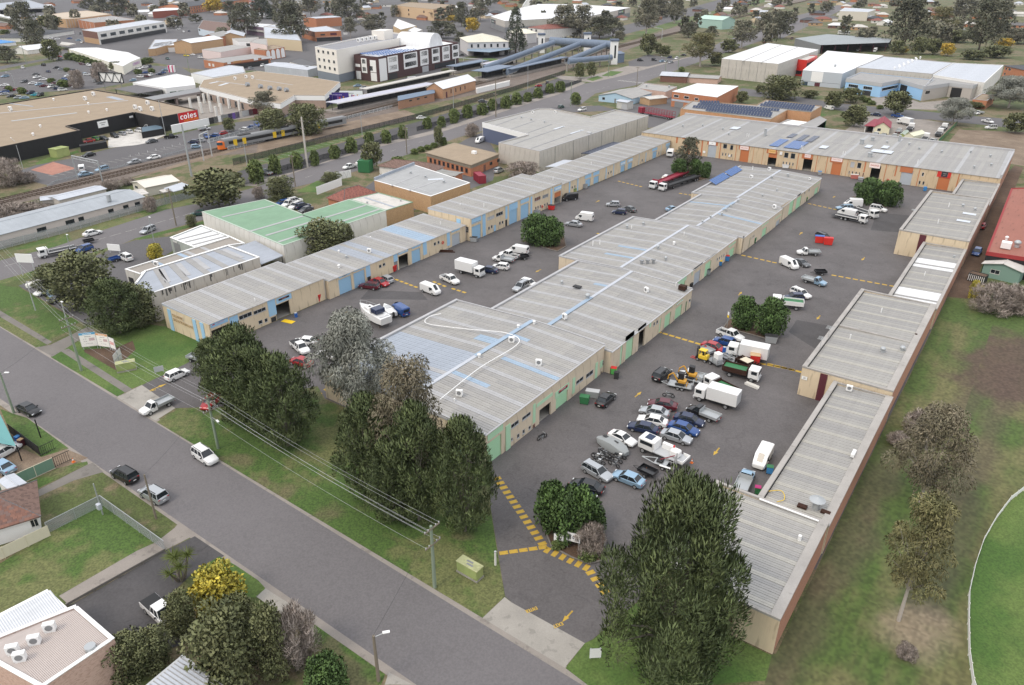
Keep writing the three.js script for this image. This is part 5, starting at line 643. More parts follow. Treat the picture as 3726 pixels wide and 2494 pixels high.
// white tower block and brown office
b=poly('office_block','tall white office block with small square windows and grey base',[[-375,-323],[-350,-317],[-381,-419],[-415,-427]],18,{wall:mat([.8,.76,.7],.8),base:[mat([.2,.23,.27],.8),4.6],roof:mat([.28,.28,.3],.85,{map:T.metal}),cap:K.snow,par:.8});
for (const y of [6.4,10.4,15]) onEdge(b,0,[['row',1,y,-1,y+1.7,K.ash,[4,2.2]]]);{const p=far2([-386,-387],[-380,-391],.5);M('lift_room',box(13,6,9,p[0]-b.c[0],20,p[1]-b.c[1],b.edge(1).ry),mat([.8,.76,.7],.8),b);for (let k=0;k<5;k++){const q=far2([-379,-363],[-383,-382],k/4);unit(b,q[0],q[1],{k:2.4});}}
const brown=mat([.075,.035,.035],.8);b=poly('brown_office','three-storey dark brown and white office with blue solar roof',[[-353,-333],[-332,-332],[-350,-428],[-390,-443],[-370,-401]],14,{wall:brown,roof:K.frost,cap:brown,par:1});
{const e=b.edge(1),n=6,at=[.1,.28,.48,.63,.77,.91],ww=[.13,.18,.12,.12,.12,.11];onEdge(b,1,[['white_panel',.6,.4,e.len*.085,12.8,K.snow]]);at.forEach((t,k)=>{const s0=e.len*t,s1=s0+e.len*ww[k]-1.6;onEdge(b,1,[['white_panel',s0,4.2,s1,13.2,K.snow]]);const m=b.children[b.children.length-1];onEdge(b,1,[['window_band',s0+1.4,9.9,s1-1.4,12.6,K.glass],['window_band',s0+1.4,5.4,s1-1.4,8,K.glass]]);});onEdge(b,1,[['opening',e.len*.1,0,e.len*.2,3.6,K.dark],['opening',e.len*.5,0,e.len*.58,3.6,K.ash],['opening',e.len*.66,.4,e.len*.97,3.4,K.glass],['awning',e.len*.46,3.9,e.len*.66,3,K.chalk]]);
const f=b.edge(0).len;onEdge(b,0,[['white_panel',1,.4,5,5,K.snow],['white_panel',1,7.4,5,9,K.snow],['white_panel',f*.3,4.4,f*.52,12.6,K.snow],['white_panel',f*.66,.4,f*.9,5,K.snow],['white_panel',f*.66,5.3,f*.9,12,K.snow]]);onEdge(b,0,[['window_band',f*.34,5.4,f*.48,7.6,K.glass],['window_band',f*.34,9.6,f*.48,12,K.glass],['window_band',f*.62,6,f*.76,8.6,K.glass]]);
const sp=new THREE.BoxGeometry(1.6,.06,2.6);for (let i=0;i<5;i++) for (let k=0;k<13;k++){const q0=far2([-352,-339],[-335,-340],i/4),q1=far2([-354,-364],[-343,-376],i/4),q=far2(q0,q1,k/12),p=sharedMesh('solar_panel',sp,K.solarBlue,b);p.position.set(q[0]-b.c[0],14.2,q[1]-b.c[1]);p.rotation.set(.25,b.edge(1).ry,0,'YXZ');}
const q=[-365,-405];M('vault_roof',[new THREE.CylinderGeometry(9,9,26,20,1,false,0,Math.PI).rotateZ(HALF).rotateY(b.edge(1).ry+HALF).translate(q[0]-b.c[0],12.4,q[1]-b.c[1])],K.frost,b);}
house('depot','long low grey blue roofed depot beside the white office block',[-427,-324],[-384,-323],[-395,-340],4,1,{wall:K.tin,roof:K.tin,over:.1});
poly('dark_roof_shop','flat dark grey roofed shop left of the white office block',[[-421,-340],[-391,-329],[-397,-343],[-433,-359]],5,{wall:K.stone,roof:mat([.11,.11,.115],.9),cap:K.dark,par:.1});
// shops and offices of the main street
b=poly('shop_row','long white two-storey shop row with dark windows and red awning',[[-724,-362],[-689,-357],[-759,-464],[-800,-470]],10,{wall:K.white,roof:K.tin,cap:K.chalk});onEdge(b,1,[['row',1,5.4,-1,8.2,K.snow,[8,10]],['awning',0,3.9,-30,4,K.chalk],['opening',2,0,-2,3.6,K.dark],['awning',-28,4.1,-1,4,K.redB]]);onEdge(b,0,[['brick_panel',.1,4.4,-.4,9.8,K.umber],['brick_panel',.1,0,-.4,4.3,K.sand]]);
b=poly('pale_hall','long cream hall with white roof and lime panels beside the car park hedge',[[-622,-297.7],[-487,-263.3],[-506,-279.8],[-521,-295.2],[-562,-310],[-614,-315],[-624,-305]],5,{wall:mat([.76,.74,.64],.85),roof:K.frost,cap:K.snow,par:.2});onEdge(b,0,[['painted_panel',1,.6,5,1.8,mat([.5,.55,.2],.8)],['painted_panel',6,3,12,4,K.ash],['painted_panel',9,1.2,15,2.6,K.ash],['window_band',18,1.4,24,2.8,K.grey],['painted_panel',28,3,34,4,K.ash],['window_band',40,1.4,44,3,K.grey],['painted_panel',46,1,50,2.6,mat([.5,.55,.2],.8)],['painted_panel',54,1,58,2.6,K.ash]]);onEdge(b,2,[['sign',2,2,-3,4,printed(8,2,[['fitness',.5,.7,'#a86aa0']],'#c8b8c4',{px:128})]]);
b=poly('corner_hall','big tan hall with pale roof and striped side extension at left top',[[-968,-438],[-897,-434],[-897,-447],[-941,-509],[-1037,-531],[-1020,-492]],9,{wall:mat([.55,.36,.2],.9),roof:mat([.5,.42,.33],.9),cap:K.chalk});onEdge(b,1,[['cols',0,0,-1,8.6,K.chalk,5]]);
b=poly('brick_hall','orange brick hall with flat grey roof behind the long white shop row',[[-892,-444],[-834,-431],[-840,-482],[-930,-503]],8,{wall:K.ember,roof:K.slate2,cap:K.capw});onEdge(b,0,[['cols',1,0,-1,7.6,K.white,5]]);for (const p of [[-884,-463],[-866,-463],[-869,-474]]) unit(b,p[0],p[1],{k:1.8});
b=poly('school_hall','white roofed grey hall with long window bands at far left',[[-1117,-440],[-943,-401],[-923,-403],[-1047,-433]],9,{wall:mat([.4,.4,.37],.9),roof:K.frost,cap:K.snow});onEdge(b,0,[['window_band',4,4,-4,7.6,K.glass],['window_band',4,.6,-4,3,K.grey]]);
poly('service_canopy','long blue and white forecourt canopy in the top left corner',[[-1221,-490],[-1214,-573],[-1477,-661],[-1390,-570]],6,{open:[0,1,2,3],roof:K.alloy,over:.2,fascia:[K.snow,1],cat:'canopy'});
house('low_house','dark roofed low building with blue skylight at left edge',[-798,-310],[-767,-332],[-858,-368],3.4,2,{wall:K.white,roof:K.tiled,hip:true});
house('shade_tent','bright blue pyramid shade tent at left edge',[-739,-298.3],[-743,-313],[-763,-319],2.6,2,{wall:K.snow,roof:K.blueB,hip:true,cat:'tent'});
house('house','old white gabled house half hidden by dark trees at left',[-673,-280],[-659,-284.2],[-692,-302],3,2.6,{wall:K.white,roof:K.frost,ridge:'z'});
poly('petrol_canopy','cream flat canopy beside the white car row',[[-673,-316],[-661,-317],[-670,-327],[-694,-328]],4,{open:[0,1,2,3],roof:K.chalk,over:.2,fascia:[K.chalk,.6],cat:'canopy'});
// cluster of shops right of the long white row
const sh=(l,P,h,wall,roof,o)=>poly('shop',l,P,h,{wall,roof,cap:K.capw,par:.3,...o});
sh('tan brick shop with flat pale roof and air units',[[-571,-331],[-571,-337],[-599,-372],[-629,-393],[-642,-380]],5,K.sand,K.tin);{const b=sh('tan brick shop with two white garage doors',[[-588,-345],[-582,-363],[-613,-377],[-608,-359]],5,K.sand,K.frost);onEdge(b,0,[['roller_door',3,0,9,3.4,K.snow],['roller_door',11,0,17,3.4,K.snow]]);}
house('brick_flats','tan brick flats with white gable trim in the shop cluster',[-573,-354],[-558,-359],[-586,-391],8,2,{wall:K.sand,roof:K.frost,ridge:'z'});
house('brick_flats','brown brick flats with grey roof in the shop cluster',[-594,-392],[-583,-400],[-610,-425],8,2.4,{wall:K.ember,roof:K.slate,F:[['win',2,4.5,6,6.5,K.white],['win',9,4.5,12,6.5,K.white]]});
house('grey_hall','wide hall with pale blue grey roof in the shop cluster',[-598,-411],[-585,-427],[-610,-450],7,3,{wall:K.sand,roof:K.tin});
sh('pale pink rendered shop with grey roof',[[-527,-347],[-499,-343],[-514,-381],[-537,-382]],6,mat([.72,.6,.57],.85),K.slate3,{par:.1});sh('tall pale pink rendered shop tower',[[-507,-375],[-480,-369],[-523,-403],[-526,-394]],10,mat([.72,.6,.57],.85),K.slate3);
{const b=sh('white walled shop with peaked grey roof behind the pink shop',[[-566,-402],[-539,-388],[-529,-395],[-557,-421]],8,K.snow,K.slate3);onEdge(b,1,[['window_band',6,4.6,9,6.6,K.dark],['window_band',14,4.6,17,6.6,K.dark]]);}
{const b=sh('orange brick shop with four white arched panels',[[-489,-364],[-476,-364],[-483,-387],[-503,-392]],7,K.ember,K.tan);const e=b.edge(1);for (let k=0;k<4;k++){const s=(e.len*(k+.5))/4,w=e.len/11;const shp=new THREE.Shape([V2(-w,0),V2(w,0),V2(w,4.2)]);shp.absarc(0,4.2,w,0,Math.PI);M('arched_panel',put(new THREE.ExtrudeGeometry(shp,{depth:.1,bevelEnabled:false}).translate(s,.3,0),e.x,e.z,e.ry),K.snow,b);}}
{const b=sh('long brick shop with dark red fascia signs and grey roof',[[-477,-314],[-451,-311],[-456,-352],[-481,-356]],5,K.ember,K.slate2);onEdge(b,0,[['window_band',6,1.6,8.5,3.4,K.white],['window_band',11,1.6,13.5,3.4,K.white]]);onEdge(b,1,[['awning',0,3.6,-.2,4,K.maroon],['sign',8,3.9,15,5.2,mat([.5,.25,.1],.8)],['sign',3,3.9,6,5,K.snow],['sign',26,3.9,30,5.4,K.snow],['sign',33,3.9,43,5.2,K.snow],['opening',2,0,-2,3.2,K.dark]]);}
sh('long white shop with peaked white parapet before the tan mall roof',[[-423,-268.7],[-396,-264.5],[-401,-290.4],[-424,-306],[-438,-306]],5,K.snow,K.tin);
{const b=sh('white shop with blue verandah and curved red awning at the corner',[[-708,-466],[-670,-452],[-643,-456],[-738,-526],[-805,-538]],6,mat([.6,.68,.75],.8),K.tileb);onEdge(b,1,[['awning',0,3.4,-.2,4,K.redB],['opening',2,0,-2,3,K.dark]]);onEdge(b,0,[['window_band',2,3.8,8,5.4,K.dark]]);}
{const b=sh('cream two-storey shop with blue awnings on the main street',[[-548,-420],[-547,-420],[-504,-421],[-612,-504],[-650,-499]],8,mat([.6,.5,.34],.9),K.tin);}
{const b=poly('shop','two-storey cream brick shop with three windows and blue awning',[[-650,-500],[-591,-485],[-621,-515],[-665,-523]],8,{wall:mat([.6,.48,.3],.9),roof:K.tin,cap:K.chalk});onEdge(b,0,[['row',2,4.6,-2,6.6,K.snow,[4,8]],['awning',0,3.6,0,5,K.blueB],['opening',1,0,-1,3.2,K.dark]]);}
{const b=poly('shop','brown and white shop with open balcony left of the cream brick shop',[[-676,-498],[-640,-491],[-666,-522],[-693,-521]],8,{wall:mat([.16,.11,.15],.9),roof:K.frost,cap:K.snow});onEdge(b,0,[['white_panel',0,3.6,-.2,5.2,K.chalk],['awning',0,3.4,0,4,K.dark]]);}
{const b=poly('shop','two-storey orange brick shop on the main street beside the big gum',[[-599,-502],[-560,-484],[-550,-506],[-606,-539]],8,{wall:K.ember,roof:K.tin,cap:K.chalk});onEdge(b,0,[['brick_panel',.2,3.8,-.2,7.8,K.umber],['window_band',8,4.6,12,6.8,K.ash],['window_band',16,4.6,20,6.8,K.white]]);onEdge(b,1,[['window_band',5,4.8,9,6,K.dark],['window_band',14,4.6,20,6.6,K.maroon],['window_band',26,4.8,30,6.4,K.white],['awning',0,3.4,0,4,K.chalk],['opening',1,0,-1,3,K.dark]]);}
house('brick_flats','orange brick upper shop with flat blue roof behind the main street',[-708,-598],[-684,-595],[-704,-631],9,.6,{wall:K.ember,roof:K.tin,over:.1});
sh('tan shop with dark green awnings behind the white office block',[[-573,-598],[-533,-566],[-553,-611],[-644,-680]],6,mat([.62,.45,.25],.9),K.frost);sh('grey concrete shop with square parapet tower',[[-496,-536],[-471,-517],[-489,-548],[-517,-568]],9,K.stone,K.frost);
b=poly('flats','three-storey tan flats with balconies near the horizon',[[-746,-785],[-646,-745],[-691,-842],[-793,-865]],13,{wall:mat([.62,.44,.27],.9),roof:K.tan,cap:K.tan});onEdge(b,0,[['row',18,8,-4,10.4,K.umber,[2,3]],['row',18,3,-4,5.4,K.umber,[2,3]]]);onEdge(b,1,[['window_band',2,9.4,-2,11.6,K.umber],['window_band',2,5.4,-2,7.6,K.umber],['window_band',2,1.4,-2,3.6,K.umber],['awning',1,9,-1,2,mat([.6,.44,.28],.9)],['awning',1,5,-1,2,mat([.6,.44,.28],.9)]]);
b=poly('big_store','huge white roofed store with dark sign on its pale wall',[[-530,-705],[-477,-658],[-444,-766],[-492,-957],[-590,-986],[-642,-964],[-580,-811]],11,{wall:K.stone,roof:K.frost,cap:K.snow,base:[K.coal,5]});onEdge(b,2,[['sign',-64,5,-30,11,printed(16,4,[['woolworths',.45,.4,'#dfe6df',.36],['BWS',.45,.3,'#d86a50',.86]],'#4a5154',{px:256,draw:(x,w,h)=>{x.fillStyle='#7fbf5a';x.beginPath();x.arc(w*.68,h*.45,h*.22,0,7);x.fill();}})]]);onEdge(b,0,[['sign',2,5,26,9,printed(16,4,[['woolworths',.5,.4,'#dfe6df',.4],['BWS',.5,.3,'#d86a50',.85]],'#4a5154',{px:256})]]);
house('steeple_roof','white steep gable roof beside the huge white store',[-680,-981],[-665,-991],[-714,-1067],5,12,{wall:K.snow,roof:K.frost,ridge:'z'});
house('hotel','two-storey cream hotel with blue verandah facing the roundabout',[-378,-474],[-357,-497],[-380,-532],9.4,4,{wall:mat([.56,.54,.53],.85),roof:mat([.7,.67,.55],.8,{map:T.metal}),hip:true,F:[2,7,12,17,22,27,32,37].map((s)=>['win',s,5.6,s+1.6,8]).concat([['open',4,0,12,3.2],['open',16,0,24,3.2],['open',28,0,38,3.2]])});
poly('verandah','dusty blue verandah roof along the cream hotel front',[[-370,-463],[-351,-465],[-352,-492],[-366,-509],[-370,-488],[-387,-485]],4.6,{open:[0,1,2,3,4,5],roof:mat([.2,.27,.34],.7),over:.2,cat:'verandah'});
house('hotel_wing','cream roofed rear wing of the hotel behind the tall pine',[-396,-579],[-394,-591],[-413,-623],8,3,{wall:mat([.56,.54,.53],.85),roof:mat([.7,.67,.55],.8),hip:true});
house('house','two-storey pale house with red tiled roof beside the huge store',[-435,-638],[-410,-628],[-437,-683],8,3,{wall:K.white,roof:K.tiler,hip:true,F:[['win',4,5,7,7],['win',12,5,15,7]]});
// station
const lav=mat([.5,.5,.58],.6,{map:T.metal});
const strip=(name,l,a,z,w,h,m,edge)=>{const g=G(name,a[0],a[1],Math.atan2(-(z[1]-a[1]),z[0]-a[0]),l,'platform canopy'),L=Math.hypot(z[0]-a[0],z[1]-a[1]);M('canopy_roof',[box(L,.25,w,L/2,h,0)],m,g);M('fascia',[box(L+.2,.5,.2,L/2,h-.1,w/2+.1),box(L+.2,.5,.2,L/2,h-.1,-w/2-.1)],edge,g);const n=Math.round(L/7);for (let k=0;k<=n;k++) M('post',[bar(V3((k*L)/n,0,0),V3((k*L)/n,h,0),.14)],K.black,g);M('platform',slab(-2,L+2,.02,1.1,-w/2-1,w/2+1),K.pave,g);M('shelter_wall',slab(4,L-4,1.1,h-.6,-.6,-.4),K.dark,g);return g;};
strip('platform_canopy','long white edged platform canopy with lavender roof beside the brick station',[-278.8,-246.5],[-282.7,-322],7,4.6,lav,K.snow);strip('platform_canopy','thin pale canopy strip along the far platform edge',[-301,-288.3],[-311,-375],4,4,K.chalk,K.chalk);strip('platform_canopy','pale lavender canopy leading under the footbridge',[-311,-407],[-318,-452],6,4.6,lav,K.chalk);
const bluR=mat([.17,.22,.3],.6,{map:T.metal});strip('platform_canopy','wide dusty blue canopy beside the white platform wall',[-288.2,-371],[-291.7,-404],11,5.4,bluR,bluR);strip('platform_canopy','long low blue canopy under the middle ramp',[-283.6,-394],[-290.3,-471],5,4.8,bluR,bluR);strip('platform_canopy','flat blue roof beside the far platform canopy',[-323,-387],[-326,-426],7,4.4,bluR,bluR);
house('station_building','small orange brick station building with bright white roof',[-263.1,-308],[-269,-343],[-281.2,-357],5,2.6,{wall:mat([.5,.29,.17],.9,{map:T.brick}),roof:K.frost,F:[8,13,18,23].map((s)=>['win',s,1.6,s+1,3.6,K.umber]).concat([['dr',3,0,4.6,3,K.maroon]])});
b=poly('signal_building','long brick signal building with dark blue grey flat roof',[[-259.9,-271.4],[-261.5,-299.5],[-269.2,-308],[-269,-281.2]],4,{wall:mat([.4,.22,.14],.9,{map:T.brick}),roof:mat([.13,.18,.25],.7),over:.4});onEdge(b,0,[['window_band',8,2.6,10,3.2,K.dark],['window_band',14,2.6,16,3.2,K.dark],['window_band',20,2.6,22,3.2,K.dark]]);
poly('platform_wall','white platform retaining wall under the wide blue canopy',[[-259.4,-332],[-262,-366],[-264.4,-369],[-261.8,-334]],2.4,{wall:K.snow,roof:K.chalk,cat:'wall',par:.05,cap:K.snow});
// footbridge: covered ramps, deck and lift towers
const ramp=(l,a,ya,z,yz,w=3.4)=>{
const g=G('covered_ramp',a[0],a[1],Math.atan2(-(z[1]-a[1]),z[0]-a[0]),l,'footbridge ramp'),L=Math.hypot(z[0]-a[0],z[1]-a[1]),sl=Math.atan2(yz-ya,L),S=Math.hypot(L,yz-ya),tilt=(q)=>q.rotateZ(sl).translate(0,ya,0);
M('deck',tilt(box(S,.4,w,S/2,0,0)),K.conc,g);M('curved_roof',tilt(new THREE.CylinderGeometry(w*.62,w*.62,S,12,1,false,-Math.PI*.39,Math.PI*.78).rotateX(0).rotateZ(-HALF).rotateX(0).applyMatrix4(new THREE.Matrix4().makeRotationX(0)).translate(S/2,1.7,0)),bluR,g);
for (const s of [-1,1]){M('handrail_panel',tilt(box(S,1.2,.08,S/2,.8,s*w/2)),K.ash,g);const n=Math.round(S/3),ps=[];for (let k=0;k<=n;k++) ps.push(tilt(box(.14,2.6,.14,(k*S)/n,1.5,s*w/2)));M('mullion',ps,K.galv,g).userData.kind='stuff';}
M('glazing',[tilt(box(S,1.3,.04,S/2,2.05,w/2-.1)),tilt(box(S,1.3,.04,S/2,2.05,-w/2+.1))],K.dark,g);
const n=Math.max(2,Math.round(L/12));for (let k=0;k<=n;k++){const y=ya+((yz-ya)*k)/n-.2;if (y>1) M('pier',box(.7,y,.7,(k*L)/n,y/2,0),K.conc,g);}return g;
};
ramp('farthest long blue roofed ramp climbing to the footbridge',[-307,-399],1.2,[-326,-511],7.5);ramp('middle long blue roofed ramp climbing to the footbridge',[-284.6,-393],1.2,[-305,-514],7.5);ramp('short blue roofed ramp from the bridge down to the landing',[-270.5,-442],4.4,[-286.6,-524],7.5);ramp('lowest blue roofed ramp from the landing to the stairs',[-268,-438],4.4,[-262.1,-485],3.2);ramp('blue roofed footbridge deck crossing the railway',[-334,-521],7.6,[-280.2,-521],7.6,5);
for (const [x,z,l] of [[-344,-523,'left white lift tower with dark cap on the footbridge'],[-318,-549,'middle white lift tower behind the footbridge deck'],[-262.9,-491,'right tall white lift tower beside the footbridge stairs']]){const g=G('lift_tower',x,z,.6,l,'lift tower'),h=x>-300?15:13;M('shaft',box(5,h,5,0,h/2,0),K.snow,g);M('cap_roof',box(6,1.2,6,0,h+.6,0),mat([.1,.13,.19],.7),g);M('window_strip',[box(1.2,h*.55,.06,.6,h*.55,2.52)],K.glass,g);}
house('stair_shelter','blue grey stair shelter beside the right lift tower',[-263.1,-497],[-261.9,-505],[-267.3,-522],6,1,{wall:bluR,roof:bluR});
// train
b=G('train',-253.9,-166.6,((p,q)=>Math.atan2(-(q[1]-p[1]),q[0]-p[0]))([-253.9,-166.6],[-253.4,-184]),'grey passenger train with orange nose and yellow doors at the platform end','train');
{const L=60,prof=new THREE.Shape([V2(-1.5,.9),V2(1.5,.9),V2(1.5,3.4),V2(1.2,4),V2(-1.2,4),V2(-1.5,3.4)]),ex=(s,d,x)=>new THREE.ExtrudeGeometry(s,{depth:d,bevelEnabled:false}).rotateY(HALF).translate(x,0,0);M('body',ex(prof,L,2.2),K.grey,b);const nose=toCreasedNormals(new THREE.CylinderGeometry(1.5,1.5,2.6,20).translate(0,1.8,0).scale(1.4,1,1).translate(2.2,0,0),.6);M('nose',nose,K.orangeB,b);M('windscreen',new THREE.CylinderGeometry(1.52,1.54,1.1,20,1,true,Math.PI*1.12,Math.PI*.76).translate(0,2.6,0).scale(1.4,1,1).translate(2.2,0,0),K.glassBlue,b);M('window_band',[slab(4,L,1.9,3,1.49,1.53),slab(4,L,1.9,3,-1.53,-1.49)],K.black,b);for (const x of [6,10,24,28,42,46]) M('door',slab(x,x+1.6,1,3.3,1.5,1.56),K.yellowB,b);M('roof_unit',[box(5,.35,1.8,12,4.16,0),box(5,.35,1.8,30,4.16,0)],K.dark,b);M('bogie',[0,18,22,40].map((x)=>box(3,.8,2.2,5+x,.5,0)),K.black,b);}
// huts by the tracks
const lh=house('site_hut','long low pinkish hut with blue grey roof and square windows behind wire fence',[-205.1,-59.5],[-208.1,-110.2],[-221.7,-113.4],3,1.1,{wall:mat([.6,.54,.5],.85),roof:K.alloy&&mat([.37,.4,.43],.6,{map:T.metal}),over:.35,F:[7,20,27.5,31,39.5,44,47.6,53.4,57,62,65.6,69.6].map((s,k)=>['win',s,1,s+[2.4,2.4,2.4,1.5,1.6,1.6,1.6,2.4,2.4,2.4,2.4,1][k],2.1,K.dark])});
M('roof_flue',cyl(.6,.6,1.8,lh.W-9,3.7,-2.2,12),K.galv,lh);
house('site_hut','smaller hut with dark grey roof and tan edge behind the long hut',[-225.4,-94.8],[-226.2,-108.8],[-232.1,-110.5],2.8,.4,{wall:K.stone,roof:K.tin,over:.3});house('site_hut','short grey roofed hut at the left of the smaller hut',[-230.1,-92.2],[-228.2,-96.2],[-232.1,-97.5],2.6,.3,{wall:K.stone,roof:K.tin});
house('garden_shed','cream metal garage with pale cream roof by the tracks',[-227.2,-117.7],[-218.2,-116.7],[-219.7,-127],2.8,.9,{wall:mat([.62,.58,.5],.8),roof:mat([.66,.62,.55],.7),ridge:'z',F:[['win',1.2,1.2,3.4,2]]});
for (const [l,P,m] of [['grey awning roof beside the cream garage',[[-212.3,-118.9],[-206.5,-118.6],[-206.8,-125.1],[-213.9,-126]],K.tin],['small cream awning before the cream garage',[[-217.8,-112.2],[-210.8,-110],[-210.9,-113.4],[-217,-115]],K.chalk],['little cream awning under the pole',[[-211.4,-116.9],[-208.2,-116.3],[-208.2,-119.1],[-211.2,-119.6]],K.chalk]]){const a=poly('awning',l,P,2.8,{open:[0,1,2,3],roof:m,over:.02,cat:'awning'});for (let i=0;i<4;i++) M('post',put(box(.1,2.8,.1,.1,1.4,-.1),a.edge(i).x,a.edge(i).z,a.edge(i).ry),K.grey,a);}
// north bank
house('green_shed','pale green metal shed among trees beside the tracks',[-315,-824],[-308,-842],[-320,-907],9,3,{wall:mat([.36,.52,.46],.8),roof:mat([.45,.6,.53],.7),ridge:'z'});
poly('white_hall','big plain cream hall with pale roof near the top right road',[[-254,-1051],[-220.5,-1048],[-225.4,-1112],[-268.9,-1136]],10,{wall:mat([.62,.58,.5],.85),roof:K.tin,cap:K.snow,par:.1});
}
// ---------- suburb houses toward the horizon, each on its own block ----------
{
const r=RNG(77),roofs=[[K.tiler,'red tiled'],[K.tileb,'brown tiled'],[K.tileg,'grey tiled'],[K.tin,'pale metal'],[K.tiled,'dark tiled'],[K.frost,'white metal'],[K.chalk,'cream']],walls=[[K.white,'white'],[K.ember,'orange brick'],[K.sand,'tan brick'],[K.cream,'cream'],[K.umber,'brown brick']];
const put1=(x,z,ry,l,k)=>{const [rm,rl]=roofs[(r()*roofs.length) | 0],[wm,wl]=walls[(r()*walls.length) | 0],w=12+r()*9,d=9+r()*5,c=Math.cos(ry),s=Math.sin(ry),T=(a,b)=>[x+a*c+b*s,z-a*s+b*c];house('house',`${rl} roof house with ${wl} walls ${l}`,T(-w/2,d/2),T(w/2,d/2),T(w/2,-d/2),3,2.2,{wall:wm,roof:rm,hip:r()<.65,F:[['win',2,1,4,2.2],['win',7,1,9,2.2]]});};
const near=[[-260.1,-1035,.3,'behind the open steel shed'],[-220.8,-916,.3,'between bus yard and cream hall'],[-196.5,-905,.25,'left of the biggest dark gum'],[-202.9,-1022,.3,'in front of the cream hall end'],[-271.7,-1384,.3,'behind the biggest dark gum'],[-296.7,-1430,.3,'above the cream hall'],[-189.7,-1253,.3,'right of the biggest dark gum'],[-163.5,-1104,.3,'beside the side street mouth'],[-95.5,-1345,.2,'near the right top edge'],[-80.9,-1263,.2,'at the right edge below another'],[-88.6,-1195,.2,'right of the tall twin gums'],[-60.6,-1030,.2,'by the blue roof at right edge'],[-61.5,-936,.2,'under the olive tree at right'],[-235.9,-1578,.3,'high behind the side street'],[-313,-1601,.3,'near the top behind trees'],[-104.5,-1600,.2,'in the top right corner'],[-251.1,-941,.4,'beside the parked white coach'],[-262.7,-1014,.4,'behind the parked white coach'],[-897,-898,.4,'near the pine clump on the skyline'],[-973,-883,.5,'behind tall gums on the skyline'],[-926,-957,.4,'left of the three-storey tan flats'],[-1274,-752,.5,'right of the dark gum row']];
near.forEach(([x,z,ry,l])=>put1(x,z,ry,l));
house('motel','long two-storey brick motel with dark roof behind the yellow tree',[-1012,-656],[-1152,-862],[-1259,-942],9,3.4,{wall:K.ember,roof:K.tiled,F:Array.from({length:9},(_,k)=>['win',3+k*9,5.4,6+k*9,8,K.white]).concat(Array.from({length:9},(_,k)=>['win',3+k*9,1.2,6+k*9,3.8,K.white]))});
poly('brick_hall','red brick hall with white parapet left of the motel',[[-966,-576],[-979,-635],[-1069,-683],[-1016,-609]],8,{wall:mat([.3,.09,.06],.9),roof:K.frost,cap:K.snow});
// the far rows: shared small houses, too far to show windows
const proto=[];for (let k=0;k<7;k++){const [rm,rl]=roofs[k],w=14+(k % 3)*3,d=11,h=house('house',`far ${rl} roof house in the hazy suburb rows`,[0,0],[w,0],[w,-d],3,2.4,{wall:walls[k % 5][0],roof:rm,hip:k % 2===0,group:'far suburb houses with ' + rl + ' roofs'});proto.push([h,false]);}
const spots=[];for (let py=0;py<9;py++) for (let k=0;k<30;k++) spots.push([py,k]);
let n=0;for (const [py,k] of spots){const D=1000+py*75+r()*30,a=-.02-1.22+(k/30)*1.3+r()*.03,x=Math.sin(a)*D,z=-Math.cos(a)*D;if (r()<.35) continue;const q=proto[n % 7];n++;const h=q[1]?q[0].clone():q[0];if (q[1]){h.name=numbered('house');scene.add(h);}q[1]=true;h.position.set(x,0,z);h.rotation.y=.1+Math.round(r()*3)*HALF;}
}
// ---------- trees, bushes, hedges ----------
const leafMat=(rough=.75)=>new THREE.MeshStandardMaterial({vertexColors:true,roughness:rough,side:THREE.DoubleSide});
const LEAF=leafMat(),barkM={grey:mat([.2,.175,.15],.95),pale:mat([.42,.38,.34],.9),brown:mat([.1,.075,.055],.95)};
